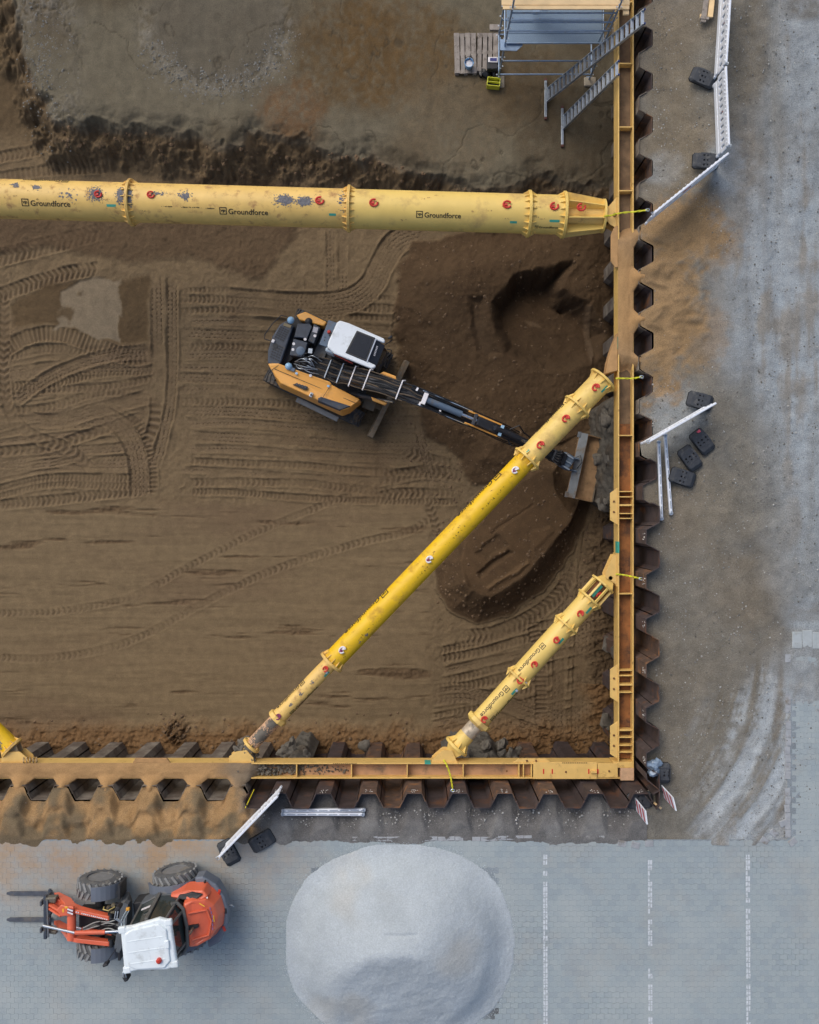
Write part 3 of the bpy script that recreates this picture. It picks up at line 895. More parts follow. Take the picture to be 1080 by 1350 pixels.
# ------------------------------------------------------------------ sheet pile walls
rust = mat('rusty_steel', srgb(80, 70, 69), 0.72, 0.1, var=0.3, scale=5, bump=0.25, bscale=40, dirt=srgb(136, 92, 58), damt=0.26, dscale=2.6)
rust_mud = mat('muddy_steel', srgb(104, 94, 84), 0.8, 0.1, var=0.25, scale=5, bump=0.3, bscale=40, dirt=srgb(140, 132, 120), damt=0.48, dscale=2.2)
chalk_m = mat('chalk', srgb(225, 225, 220), 0.9)
rust2 = mat('rusty_steel_dark', srgb(72, 62, 62), 0.7, 0.1, var=0.3, scale=4, bump=0.25, bscale=40, dirt=srgb(112, 76, 54), damt=0.3, dscale=1.7)
rust3 = mat('rusty_steel_warm', srgb(94, 76, 66), 0.75, 0.1, var=0.3, scale=6, bump=0.3, bscale=30, dirt=srgb(148, 104, 66), damt=0.34, dscale=3.4)
WALL_R = thing('sheet_pile_wall', (5.7, 4, -6), 0, 'rusty steel sheet pile wall running past the ladders and the barrier fence', 'retaining wall', 'sheet pile walls')
WALL_B = thing('sheet_pile_wall', (-4, -6.8, -6), 0, 'rusty steel sheet pile wall beside the block paving and the loader', 'retaining wall', 'sheet pile walls')


def u_section(poly, th):
    """closed outline of a bent plate of thickness th"""
    P = [Vector((p[0], p[1], 0)) for p in poly]
    L = []; Rr = []
    for i, p in enumerate(P):
        a = (P[i] - P[i - 1]).normalized() if i else None
        b = (P[i + 1] - P[i]).normalized() if i < len(P) - 1 else None
        if a is None: nv = Vector((-b.y, b.x, 0))
        elif b is None: nv = Vector((-a.y, a.x, 0))
        else:
            na, nb = Vector((-a.y, a.x, 0)), Vector((-b.y, b.x, 0)); nv = (na + nb); nv = nv / max(0.3, nv.dot(na))
        L.append(p + nv * th / 2); Rr.append(p - nv * th / 2)
    return [(v.x, v.y) for v in L] + [(v.x, v.y) for v in reversed(Rr)]


def pile_obj(wall, is_right, s, top, outer, material, seed):
    rr = random.Random(seed)
    per = PER_R if is_right else PER_B
    inn, out = (IN_R, OUT_R) if is_right else (IN_B, OUT_B)
    hi = per / 2 - 0.365
    if outer: pts = [(-0.272, 0.53), (-0.19, 1), (0.19, 1), (0.272, 0.53)]
    else: pts = [(-(hi + 0.093), 0.53), (-hi, 0), (hi, 0), (hi + 0.093, 0.53)]
    f = lambda w: inn + (out - inn) * w
    poly = [(f(w), t) for t, w in pts] if is_right else [(t, f(w)) for t, w in pts]
    mb = MB()
    base = Vector((5.7, 4, -6)) if is_right else Vector((-4, -6.8, -6))
    off = Vector((0, s, 0)) if is_right else Vector((s, 0, 0))
    M = Matrix.Translation(off - base)
    tp = top + rr.uniform(-0.03, 0.03)
    mb.prism(u_section(poly, 0.014), -6.0, tp, M)
    for q in (poly[0], poly[-1]):                       # interlock bead
        k = -0.012 if outer else 0.012
        c = (q[0], q[1]) 
        mb.prism([(c[0] - .017, c[1] - .014), (c[0] + .017, c[1] - .014), (c[0] + .017, c[1] + .014), (c[0] - .017, c[1] + .014)], -6.0, tp - 0.004, M)
    o = mb.build('sheet_pile', rr.choice([rust, rust2, rust3]) if material is rust else material, wall)
    if not outer and top > 0:
        cm = MB()
        for k in range(9):
            u, v = rr.uniform(-0.10, 0.08), rr.uniform(0.05, 0.30); a = rr.choice([0, 0.5, 1.57, 1.2, -0.6])
            du, dv = 0.022 * math.cos(a), 0.03 * math.sin(a)
            p0 = Vector((f(0) - 0.009, s + u, tp - v)) if is_right else Vector((s + u, f(0) + 0.009, tp - v))
            p1 = p0 + (Vector((0, du, dv)) if is_right else Vector((du, 0, dv)))
            cm.bar(p0 - base, p1 - base, 0.016, 0.006)
        cm.build('chalk_mark', chalk_m, o)
    return o


k = 0
for i in range(-11, 11):
    sc = PH_R - i * PER_R
    if -6.7 < sc < 16.3: pile_obj(WALL_R, True, sc, float(pile_top_r(np.array(sc))), True, rust, 100 + i)
    si = sc - PER_R / 2
    if -6.5 < si < 16.3: pile_obj(WALL_R, True, si, float(pile_top_r(np.array(si))), False, rust if si < 2 else rust_mud, 200 + i)
for i in range(-1, 18):
    si = 5.50 - i * PER_B
    if -13.6 < si < 5.6: pile_obj(WALL_B, False, si, float(pile_top_b(np.array(si))), False, rust if si > -4 else rust_mud, 300 + i)
    sc = si - PER_B / 2
    if -13.6 < sc < 5.6: pile_obj(WALL_B, False, sc, float(pile_top_b(np.array(sc))), True, rust if sc > -4 else rust_mud, 400 + i)
cp = MB()                                               # corner pile joining the two walls
M = Matrix.Translation(-Vector((5.7, 4, -6)))
cp.prism(u_section([(5.93, -6.6), (5.93, -6.98), (5.86, -7.06), (5.60, -6.74)], 0.014), -6, 0.21, M)
cp.prism(u_section([(5.93, -6.6), (5.64, -6.36), (5.62, -6.2)], 0.014), -6, 0.205, M)
cp.build('sheet_pile', rust, WALL_R)
mb = MB().bar(at(357, 1042, -0.3) , at(332, 1060, 0.22), 0.04, 0.01)   # yellow painted edge on the first tall pile
mb2 = MB().tube([(-3.78, -6.75, -0.35), (-3.84, -6.9, 0.1), (-3.9, -7.03, 0.2)], 0.012, 6)
tag(mb2.build('yellow_hose', mat('yellow_hose', srgb(214, 200, 40), 0.6)), 'short yellow cord hanging down the first tall bare sheet pile', 'cord')

# clay lumps stuck in the pans behind the beams
clay_m = mat('grey_clay', srgb(102, 97, 88), 0.85, var=0.25, scale=7, bump=0.5, bscale=18)
cl = MB()
rc = random.Random(8)


def lump(mb, c, r, rr, sub=2):
    bm = bmesh.new(); bmesh.ops.create_icosphere(bm, subdivisions=sub, radius=1)
    s = rr.uniform(0, 100); sx, sy, sz = (rr.uniform(.7, 1.3) for _ in range(3))
    vs = []
    for v in bm.verts:
        q = v.co.normalized()
        h = 1 + 0.28 * math.sin(3.1 * q.x + s) * math.cos(2.7 * q.y + s * 1.3) + 0.18 * math.sin(6.3 * q.z + s * 2 + 3 * q.x) + rr.uniform(-.1, .1)
        vs.append((c[0] + q.x * r * h * sx, c[1] + q.y * r * h * sy, c[2] + q.z * r * h * sz))
    fs = [[v.index for v in f.verts] for f in bm.faces]; bm.free()
    mb.add(vs, fs)


for _ in range(4):
    y = rc.uniform(-6.0, 3.6); lump(cl, (rc.uniform(5.42, 5.72), y, rc.uniform(-4.8, -1.9)), rc.uniform(0.10, 0.24), rc)
for y in (2.6, 1.2, 0.3):
    for q in range(2): lump(cl, (rc.uniform(5.25, 5.55), y + rc.uniform(-.35, .35), rc.uniform(-4.2, -2.2)), rc.uniform(0.10, 0.26), rc, 3)
for _ in range(4):
    x = rc.uniform(-3.6, 5.2); lump(cl, (x, rc.uniform(-6.8, -6.45), rc.uniform(-4.8, -2.0)), rc.uniform(0.10, 0.2), rc)
for x in (-3.1, 1.75, 2.75):
    for q in range(5): lump(cl, (x + rc.uniform(-.35, .35), rc.uniform(-6.6, -6.3), rc.uniform(-3.6, -2.2)), rc.uniform(0.08, 0.18), rc, 3)
def clay_face(s0, s1, right, seed):
    s = np.arange(s0, s1, 0.03); z = np.arange(-5.1, -1.7, 0.04)
    S, ZZ = np.meshgrid(s, z)
    f1 = fbm(S, ZZ, 1.4, seed, 5, 0.6); f2 = fbm(S, ZZ, 6, seed + 9, 4, 0.6)
    up = sstep(-1.7, -2.6, ZZ) * sstep(0, 0.3, S - s0) * sstep(0, 0.3, s1 - S)
    off = up * (0.12 + 0.18 * np.clip(f1 + 0.1, -0.4, 1) + 0.07 * f2 + 0.06 * (-2 - ZZ))
    C = np.ones(S.shape + (3,)) * np.array(srgb(100, 96, 88)) * 0.9
    C = lerp3(C, srgb(84, 72, 58), sstep(0, .5, f1) * .6)
    X, Y = (5.60 - off, S) if right else (S, -6.67 + off)
    return grid_mesh('clay_face', X, Y, ZZ, C, ground_mat('clay_face', 0.25, 4, 30, 0.6))


tag(clay_face(0.0, 3.2, True, 900), 'grey clay clinging to the piles behind the digging bucket', 'clay', kind='stuff')
tag(clay_face(0.9, 2.5, False, 930), 'grey clay clinging to the piles at the short strut foot', 'clay', kind='stuff')
tag(clay_face(-3.4, -2.6, False, 960), 'grey clay clinging to the piles at the long strut foot', 'clay', kind='stuff')
tag(cl.build('clay_lumps', clay_m, smooth=True), 'grey clay clods stuck to the sheet piles behind the yellow beams', 'clay', kind='stuff')

# ------------------------------------------------------------------ waling beams
YEL = srgb(222, 184, 108)
wale_m = mat('beam_yellow', YEL, 0.5, var=0.08, scale=4, dirt=srgb(150, 116, 66), damt=0.18, dscale=5)
web_m = mat('beam_web_rust', srgb(136, 88, 46), 0.75, var=0.35, scale=3, dirt=srgb(84, 58, 42), damt=0.55, dscale=2.5, bump=0.2)
bolt_m = mat('bolt_brown', srgb(120, 84, 52), 0.6, 0.3)
teal_m = mat('teal_paint', srgb(62, 160, 140), 0.6)
red_m = mat('red_paint', srgb(200, 52, 40), 0.5, var=0.15, scale=12)
WZ0, WZ1 = -1.25, -0.75
XI, XO = 5.16, 5.55
YI, YO = -6.21, -6.60
yy = lambda py, z=WZ1: (675 - py) * (CAM_H - z) / FPX
xx_ = lambda px, z=WZ1: (px - 540) * (CAM_H - z) / FPX
WR = thing('waling_beam', (XI, 0, WZ0), 0, 'yellow H-section waling beam under the ladder tops with rusty trough', 'steel beam', 'waling beams')
WB = thing('waling_beam', (0, YI, WZ0), 0, 'yellow H-section waling beam between pit and block paving, partly under sand', 'steel beam', 'waling beams')
TR = Matrix.Translation(-Vector((XI, 0, WZ0))); TB = Matrix.Translation(-Vector((0, YI, WZ0)))


def wbox(parent, T, name, m, x0, x1, y0, y1, z0, z1, bevel=0.004):
    mb = MB(); mb.box(((x0 + x1) / 2, (y0 + y1) / 2, (z0 + z1) / 2), (abs(x1 - x0), abs(y1 - y0), abs(z1 - z0)))
    mb.v = [tuple(T @ Vector(v)) for v in mb.v]
    return mb.build(name, m, parent, bevel=bevel, seg=1)


wbox(WR, TR, 'inner_flange', wale_m, XI, XI + 0.03, -6.18, 16, WZ0, WZ1)
wbox(WR, TR, 'outer_flange', wale_m, XO - 0.03, XO, -6.58, 16, WZ0, WZ1 - 0.004)
wbox(WR, TR, 'web', web_m, XI + 0.03, XO - 0.03, -6.16, 2.2, -1.02, -0.99, 0)
wbox(WR, TR, 'web', mat('beam_web_muddy', srgb(112, 92, 70), 0.85, var=0.3, scale=4, dirt=srgb(84, 70, 54), damt=0.4, dscale=2.5, bump=0.3), XI + 0.03, XO - 0.03, 2.202, 16, -1.02, -0.985, 0)
for p in (2, 83, 167, 251, 574, 783):
    wbox(WR, TR, 'stiffener', wale_m, XI + 0.032, XO - 0.032, yy(p) - .014, yy(p) + .014, -0.99, WZ1 - 0.012)
for p, t in ((648, .013), (655, .013), (666, .022), (677, .013), (683.5, .013), (884, .014), (891, .014), (903, .022), (913, .014), (963, .02), (972.5, .014), (983, .014), (992, .014)):
    wbox(WR, TR, 'stiffener', wale_m, XI + 0.032, XO - 0.032, yy(p) - t, yy(p) + t, -0.99, WZ1 - 0.012)


def joint_plate(parent, T, pts, bolts, z=WZ1 - 0.03):
    mb = MB().prism(pts, z - 0.03, z)
    mb.v = [tuple(T @ Vector(v)) for v in mb.v]
    o = mb.build('joint_plate', wale_m, parent, bevel=0.004, seg=1)
    for b in bolts:
        bb = MB().lathe([(0, 0.028), (0.022, 0.028), (0.026, 0.02)], 6, T @ Matrix.Translation((b[0], b[1], z)) @ Matrix.Rotation(-PI / 2, 4, 'Y'))
        bb.build('bolt', bolt_m, o)
    return o


for a, b in ((643, 692), (876, 926), (951, 1001)):
    xo = XI - 0.002; xi = XI - 0.19
    y0, y1 = yy(a), yy(b)
    joint_plate(WR, TR, [(xo, y0), (xi, y0 - 0.13), (xi, y1 + 0.12), (xo, y1)], [(xi + .09, (y0 + y1) / 2 + .12), (xi + .09, (y0 + y1) / 2 - .14)])
wbox(WR, TR, 'corner_block', wale_m, XI - 0.12, XO - 0.032, -6.33, -6.185, -1.2, WZ1 - 0.006)
wbox(WR, TR, 'corner_cap', mat('bare_primer', srgb(196, 160, 126), 0.7, var=0.15, scale=12), XI + 0.06, XO + 0.002, -6.64, -6.335, -1.2, WZ1 + 0.01)
wbox(WR, TR, 'paint_mark', teal_m, XI - 0.012, XI + 0.031, yy(729), yy(714), -1.0, WZ1 + 0.004, 0)
wbox(WR, TR, 'paint_mark', teal_m, XI - 0.008, XI + 0.022, yy(460), yy(444), -1.0, WZ1 + 0.004, 0)

XE = XI - 0.125
wbox(WB, TB, 'inner_flange', wale_m, -14, XE, YI - 0.03, YI, WZ0, WZ1)
wbox(WB, TB, 'outer_flange', wale_m, -14, XI + 0.05, YO, YO + 0.03, WZ0, WZ1 - 0.002)
wbox(WB, TB, 'web', mat('beam_web_dusty', srgb(178, 140, 106), 0.85, var=0.2, scale=3, dirt=srgb(112, 98, 84), damt=0.32, dscale=2, bump=0.2), -14, XI, YO + 0.03, YI - 0.03, -1.02, -0.99, 0)
for p, t in ((391, .014), (463.5, .014), (537, .014), (611, .014), (684.5, .014), (690.5, .014), (701, .016)):
    wbox(WB, TB, 'stiffener', wale_m, xx_(p) - t, xx_(p) + t, YO + 0.032, YI - 0.032, -0.99, WZ1 - 0.012)
joint_plate(WB, TB, [(xx_(676), YI + .002), (xx_(684), YI + .10), (xx_(720), YI + .10), (xx_(727), YI + .002)], [(xx_(695), YI + .05), (xx_(707), YI + .05)])
cover = wbox(WB, TB, 'cover_plate', wale_m, xx_(703), xx_(787), YO + 0.002, YI + 0.03, WZ1 + 0.002, WZ1 + 0.03)
wbox(WB, TB, 'cover_plate', wale_m, xx_(788), XI - 0.01, YO + 0.04, YI - 0.0, WZ1 - 0.03, WZ1 + 0.016)
for p in (716.5, 728, 776, 788):
    wbox(WB, TB, 'paint_mark', red_m, xx_(p) - .016, xx_(p) + .016, YI - .26, YI - .14, WZ1 + .03, WZ1 + .036, 0)
wbox(WB, TB, 'lifting_lug', wale_m, xx_(778), xx_(786), YI - .22, YI - .17, WZ1 + .03, WZ1 + .12)
wbox(WB, TB, 'paint_mark', teal_m, xx_(560), xx_(568), YI - .03, YI + 0.01, -1.0, WZ1 + .005, 0)
bo = MB()
for (a, b) in ((668, -6.4), (746, -6.42), (803, -6.4)):
    bo.lathe([(0, .025), (.012, .025), (.016, .018)], 10, TB @ Matrix.Translation((xx_(a), b, WZ1 + .03)) @ Matrix.Rotation(-PI / 2, 4, 'Y'))
bo.build('bolt', bolt_m, WB)
tm = MB()
for i in range(14): tm.box((xx_(742) + i * 0.045, YI + .012, WZ1 + .033), (0.03, 0.022, 0.002))
for i in range(12): tm.box((xx_(440) + i * 0.05, YI - .014, WZ1 + .002), (0.034, 0.016, 0.002))
tm.v = [tuple(TB @ Vector(v)) for v in tm.v]
tm.build('stencil_mark', mat('stencil_black', srgb(90, 66, 36), 0.7), WB)

# sand lying on the buried stretches of the beams
sand_m = ground_mat('brown_sand', 0.16, 2.5, 40, 0.35, bdist=0.02)


def beam_sand(right):
    if right:
        s = np.arange(3.42, 7.2, 0.03); w = wave(s, PER_R, PH_R); ends = (3.42, 7.2)
    else:
        s = np.arange(-14, -3.55, 0.03); w = wave(s, PER_B, PH_B); ends = (-99, -3.55)
    t = np.linspace(0, 1, 26)
    S = np.repeat(s[:, None], 26, 1); T = np.repeat(t[None], len(s), 0)
    n1 = fbm(S, T * 0.6 + 3, 1.6, 700, 4); n2 = fbm(S, T * 0.8, 7, 710, 3)
    inner, outer = (XI, XO) if right else (YI, YO)
    sg = 1 if right else -1
    pan = IN_R if right else IN_B
    wob = 0.05 * fbm(s, s * 0, 2.5, 720, 3)
    reach = np.where(w > 0.02, abs(outer - inner) + 0.015 + wob * 0.6, abs(pan - inner) + 0.12)
    reach = np.convolve(np.pad(reach, 4, mode='edge'), np.ones(9) / 9, 'same')[4:-4]
    lat = -0.005 + (reach[:, None] + 0.005) * T
    U = inner + sg * lat
    up = sstep(0.25, 0.52, lat)
    hole = np.convolve(np.pad((w > 0.02).astype(float), 4, mode='edge'), np.ones(9) / 9, 'same')[4:-4][:, None]
    Z = WZ1 + 0.012 + 0.02 * n1 + 0.012 * n2 + up * (0.33 + 0.03 * n1) * (1 - hole) + 0.03 * np.sin(PI * np.clip(lat / 0.45, 0, 1))
    Z = np.where((T > 0.93) & (hole > 0.5), Z - 0.2, Z)
    d = np.minimum(S - ends[0], ends[1] - S)
    Z -= 0.30 * sstep(0.45, 0.0, d + 0.15 * n1)
    C = np.ones(S.shape + (3,)) * np.array(srgb(168, 134, 92))
    C = lerp3(C, srgb(140, 110, 74), sstep(0, 0.6, n1) * 0.7)
    C = lerp3(C, srgb(112, 104, 92), sstep(1.4, 0.2, d + 0.6 * n1) * (0.25 if right else 0.9))
    X, Y = (U, S) if right else (S, U)
    o = grid_mesh('sand_spill', X, Y, Z, C, sand_m)
    return tag(o, 'brown sand heaped along the buried beam beside the ' + ('fallen fence panel' if right else 'paving, left of the tall bare piles'), 'sand', 'sand on the beams', 'stuff')


o = beam_sand(True); o['label'] = 'brown sand filling the beam trough at the end of the horizontal strut'
o = beam_sand(False); o['label'] = 'orange sand covering the beam and piles above the loader'
gv = MB(); rg = random.Random(21)
for _ in range(260):
    x = rg.uniform(-4.3, -2.6); lump(gv, (x, rg.uniform(-6.55, -6.26), -0.97 + 0.2 * max(0, (-2.9 - x)) * rg.random()), rg.uniform(0.015, 0.05), rg, 1)
for _ in range(70): lump(gv, (rg.uniform(-2.7, -1.5), rg.uniform(-6.55, -6.26), -0.975), rg.uniform(0.012, 0.035), rg, 1)
tag(gv.build('beam_rubble', clay_m), 'grey rubble lying in the beam trough below the long diagonal strut', 'rubble', kind='stuff')
pl = MB().prism([(5.05, 7.02), (5.10, 7.08), (XI - .003, 7.08), (XI - .003, 6.05), (5.09, 6.05), (4.98, 6.2), (4.98, 6.85)], -0.80, -0.742)
tag(pl.build('bracket_plate', mat('sandy_plate', srgb(176, 138, 92), 0.9, var=0.15, bump=0.2), None, bevel=0.01), 'sand covered bracket plate on the beam below the horizontal strut', 'bracket')
pl = MB().prism([(5.0, 4.05), (XI - .003, 4.45), (XI - .003, 3.5), (4.86, 3.42), (4.9, 3.7)], -1.1, -0.76)
tag(pl.build('bracket_plate', MATS['sandy_plate'], None, bevel=0.02), 'sand covered bracket at the upper end of the long diagonal strut', 'bracket')
pl = MB().prism([(-6.85, YI + .002), (-6.78, YI + .12), (-6.0, YI + .12), (-5.92, YI + .002)], -0.80, -0.742)
tag(pl.build('bracket_plate', MATS['sandy_plate'], None, bevel=0.01), 'sand covered joint plate on the beam above the loader', 'bracket')

# ------------------------------------------------------------------ hydraulic struts
pale_m = mat('strut_pale_yellow', srgb(230, 198, 110), 0.48, var=0.06, scale=2, dirt=srgb(196, 164, 100), damt=0.36, dscale=1.6)
worn_m = mat('strut_worn_yellow', srgb(228, 190, 108), 0.5, var=0.08, scale=3, dirt=srgb(170, 130, 84), damt=0.30, dscale=3.5)
bright_m = mat('strut_bright_yellow', srgb(232, 188, 24), 0.5, var=0.08, scale=2.5, dirt=srgb(196, 154, 52), damt=0.36, dscale=2.6)
ram_m = mat('ram_grey', srgb(186, 172, 150), 0.5, 0.2, var=0.2, scale=8, dirt=srgb(130, 122, 112), damt=0.45, dscale=6)
black_m = mat('lettering_black', srgb(38, 34, 26), 0.7, var=0.1)
mud_m = mat('splash_mud', srgb(112, 112, 116), 0.9, var=0.3, scale=20, bump=0.4, bscale=60)
SZ = -1.0


def strut_empty(name, a, b, label):
    p0 = at(a[0], a[1], SZ); p1 = at(b[0], b[1], SZ); d = p1 - p0
    return thing(name, p0, math.atan2(d.y, d.x), label, 'strut', 'hydraulic struts'), d.length


def tube_part(parent, name, m, a, b, r):
    return MB().lathe([(a, r), (b, r)], 48).build(name, m, parent, smooth=True)


def flange(parent, m, x, r, R_, nr=16, both=True, rib=0.10, ph=0.0, th=0.035):
    mb = MB()
    mb.lathe([(x - th, R_ - .008), (x - th + .008, R_), (x - .006, R_), (x - .003, R_ - .006), (x + .003, R_ - .006), (x + .006, R_), (x + th - .008, R_), (x + th, R_ - .008)], 40)
    o = mb.build('flange', m, parent, smooth=True)
    for k in range(nr):
        a = 2 * PI * (k + ph) / nr
        for sd_ in ((1, -1) if both else (1,) if both is False else (-1,)):
            rb = MB()
            if sd_ < 0: q = [(x - th - rib, r - .005), (x - th - rib, r + .012), (x - th, R_ - .02), (x - th, r - .005)]
            else: q = [(x + th, r - .005), (x + th, R_ - .02), (x + th + rib, r + .012), (x + th + rib, r - .005)]
            vs = [(u, -0.008, v) for u, v in q] + [(u, 0.008, v) for u, v in q]
            rb.add(vs, [(0, 1, 2, 3), (7, 6, 5, 4), (0, 4, 5, 1), (1, 5, 6, 2), (2, 6, 7, 3), (3, 7, 4, 0)], Matrix.Rotation(a, 4, 'X'))
            rb.build('rib', m, o)
    return o


def eye(parent, x, r, th, m=None, s=1.0, tilt=0.3):
    """lifting eye: folded ring lying on the tube"""
    mb = MB(); n = 14
    pts = []
    for k in range(n):
        a = tilt + 2 * PI * k / (n - 1) * 0.86
        pts.append((0.075 * s * math.cos(a), 0.06 * s * math.sin(a), 0.03 + 0.02 * math.sin(a)))
    mb.tube(pts, 0.02 * s, 8)
    mb.box((-0.03 * s, 0.0, 0.018), (0.07 * s, 0.045 * s, 0.04))
    M = Matrix.Translation((x, 0, 0)) @ Matrix.Rotation(th, 4, 'X') @ Matrix.Translation((0, 0, r))
    mb.v = [tuple(M @ Vector(v)) for v in mb.v]
    return mb.build('lifting_eye', m or red_m, parent, smooth=True)


def tape(parent, x0, x1, r, th, w, m=None):
    mb = MB(); vs = []; n = 4
    for i in range(n + 1):
        a = th + (i / n - 0.5) * w / r
        for x in (x0, x1): vs.append((x, -(r + .003) * math.sin(a), (r + .003) * math.cos(a)))
    mb.add(vs, [(2 * i, 2 * i + 1, 2 * i + 3, 2 * i + 2) for i in range(n)])
    return mb.build('marking_tape', m or teal_m, parent)


def wrap(parent, name, vs, fs, r, x, th, flip, m):
    out = []
    for u, v in vs:
        if flip: u, v = -u, -v
        a = th - v / r
        out.append((x + u, -(r + .006) * math.sin(a), (r + .006) * math.cos(a)))
    mb = MB(); mb.v = out; mb.f = [list(f) for f in fs]
    return mb.build(name, m, parent)


def text_flat(txt, size, bold=0.012):
    cu = bpy.data.curves.new('t', 'FONT'); cu.body = txt; cu.size = size; cu.offset = bold * size; cu.resolution_u = 3
    ob = bpy.data.objects.new('t', cu); COL.objects.link(ob)
    dg = bpy.context.evaluated_depsgraph_get(); dg.update()
    me = ob.evaluated_get(dg).to_mesh()
    bm = bmesh.new(); bm.from_mesh(me)
    bmesh.ops.triangulate(bm, faces=bm.faces[:])
    vs = [(v.co.x, v.co.y) for v in bm.verts]; fs = [[v.index for v in f.verts] for f in bm.faces]
    bm.free(); ob.evaluated_get(dg).to_mesh_clear()
    bpy.data.objects.remove(ob); bpy.data.curves.remove(cu)
    return vs, fs


TXT = text_flat('Groundforce', 1.0, 0.014)
VPT = text_flat('vp', 1.0, 0.03)
TXW = max(v[0] for v in TXT[0])


def logo(parent, x, r, th, length, flip=False, m=None):
    """boxed emblem followed by the firm's name, wrapped on the tube; x = start of emblem"""
    m = m or black_m
    s = length / (TXW + 1.15)
    w, h, t = 0.95 * s, 0.95 * s, 0.10 * s
    y0 = -0.08 * s
    q = []; f = []
    hs_ = [(y0 + t + (h - 2 * t) * i / 4, y0 + t + (h - 2 * t) * (i + 1) / 4) for i in range(4)]
    for (a, b, c, d) in [(0, y0, w, y0 + t), (0, y0 + h - t, w, y0 + h)] + [(0, p_, t, q_) for p_, q_ in hs_] + [(w - t, p_, w, q_) for p_, q_ in hs_]:
        o = len(q); q += [(a, b), (c, b), (c, d), (a, d)]; f.append((o, o + 1, o + 2, o + 3))
    vw = max(v[0] for v in VPT[0])
    o = len(q); q += [((v[0] / vw * 0.66 + 0.14 + 0.1 * v[1]) * w, y0 + 0.40 * h + v[1] * s * 0.55) for v in VPT[0]]; f += [[i + o for i in t_] for t_ in VPT[1]]
    o = len(q); q += [((1.15 + v[0]) * s, v[1] * s) for v in TXT[0]]; f += [[i + o for i in t_] for t_ in TXT[1]]
    return wrap(parent, 'lettering', q, f, r, x, th, flip, m)


def splatter(parent, x, th, r, rx, ry, n, seed, m=None, smax=0.03):
    rr = random.Random(seed); mb = MB()
    for _ in range(n):
        g = rr.gauss(0, 0.45), rr.gauss(0, 0.45)
        u = x + g[0] * rx; a0 = th + g[1] * ry / r
        s = rr.uniform(0.25, 1) * smax * max(0.3, 1.2 - math.hypot(*g) * 0.7)
        k = rr.randint(5, 8); e = rr.uniform(0.003, 0.007)
        vs = []
        for i in range(k):
            t = 2 * PI * i / k; q = s * rr.uniform(0.6, 1.4)
            du, dv = q * math.cos(t) * 1.3, q * math.sin(t)
            a = a0 + dv / r
            vs.append((u + du, -(r + e) * math.sin(a), (r + e) * math.cos(a)))
        mb.add(vs, [tuple(range(k))])
    return tag(mb.build('mud_splatter', m or mud_m, parent), kind='stuff')


# A: long horizontal strut
A, LA = strut_empty('hydraulic_strut', (-60, 260.3), (818, 285.4), 'long thick pale yellow strut with lettering, mud splashes and a conical end cage')
sx_ = lambda px: (px + 60) / 878.0 * LA
RA = 0.478
for i, (a, b, m) in enumerate(((-60, 174, worn_m), (174, 461, worn_m), (461, 697, pale_m), (697, 742, pale_m))):
    tube_part(A, 'tube', m, sx_(a) + (0.002 if i else 0), sx_(b), RA)
for p, m in ((174, worn_m), (460.5, worn_m), (697, pale_m)): flange(A, m, sx_(p), RA, 0.575, 18, True, 0.12)
flange(A, pale_m, sx_(743), RA, 0.575, 18, None, 0.12)
x1, x2 = sx_(746), sx_(795)
for k in range(8):
    a = 2 * PI * (k + 0.5) / 8
    q = [(x1, 0.30), (x1, 0.55), (x2, 0.40), (x2, 0.22)]
    vs = [(u, -.012, v) for u, v in q] + [(u, .012, v) for u, v in q]
    MB().add(vs, [(0, 1, 2, 3), (7, 6, 5, 4), (0, 4, 5, 1), (1, 5, 6, 2), (2, 6, 7, 3), (3, 7, 4, 0)], Matrix.Rotation(a, 4, 'X')).build('cage_plate', pale_m, A)
tube_part(A, 'ram', worn_m, x1, x2, 0.27)
MB().lathe([(x2 - .02, 0.40), (x2 - .012, .415), (x2 + .028, .415), (x2 + .035, .40)], 36).build('end_plate', pale_m, A, smooth=True)
for sg in (-1, 1):
    MB().prism([(x2 + .03, -.2), (x2 + .03, .24), (sx_(812), .03), (sx_(812), -.12)], sg * 0.16 - .02, sg * 0.16 + .02).build('fork_plate', pale_m, A, bevel=.004, seg=1)
MB().lathe([(-.24, .045), (.24, .045)], 16, Matrix.Translation((sx_(808), -.03, 0)) @ Matrix.Rotation(PI / 2, 4, 'Y')).build('pin', bolt_m, A, smooth=True)
for p, th, m in ((138, -.05, None), (206, -.1, None), (424, -.05, None), (494, -.02, None), (666, -.12, None), (727, -.1, None), (762, -.1, None)):
    eye(A, sx_(p), RA if p < 745 else 0.46, th, m, 1.25 if p > 400 else 1.1, 0.3 + (p % 7) * .2)
for a, b, th in ((148, 160, .48), (436, 445, .62), (671, 680, .75), (722, 735, .62)): tape(A, sx_(a), sx_(b), RA, th, 0.06)
for p, th in ((38, 0.60), (294, 0.74), (549, 0.62)): logo(A, sx_(p), RA, th, (63 if p < 500 else 58) / 878 * LA)
logo(A, sx_(95), RA, -1.12, 60 / 878 * LA, True)
logo(A, sx_(704), RA, 1.05, 30 / 878 * LA)
for p, th, rx, ry, n, sd_ in ((30, -.45, .14, .08, 60, 1), (57, -.35, .12, .08, 55, 2), (134, -.1, .24, .22, 230, 3), (166, -.05, .12, .24, 170, 4), (178, .0, .08, .3, 130, 5), (250, -.1, .2, .14, 80, 6),
                            (378, -.05, .26, .16, 320, 7), (404, .0, .24, .14, 240, 8), (98, .05, .3, .2, 40, 9), (452, -.05, .1, .35, 40, 10), (215, -.2, .25, .08, 40, 11)):
    splatter(A, sx_(p), th, RA, rx, ry, n, sd_)
for i, (p, th) in enumerate(((228, .45), (250, .46), (262, .45), (284, .48))): splatter(A, sx_(p), th, RA, .18, .01, 30, 30 + i, black_m, 0.012)

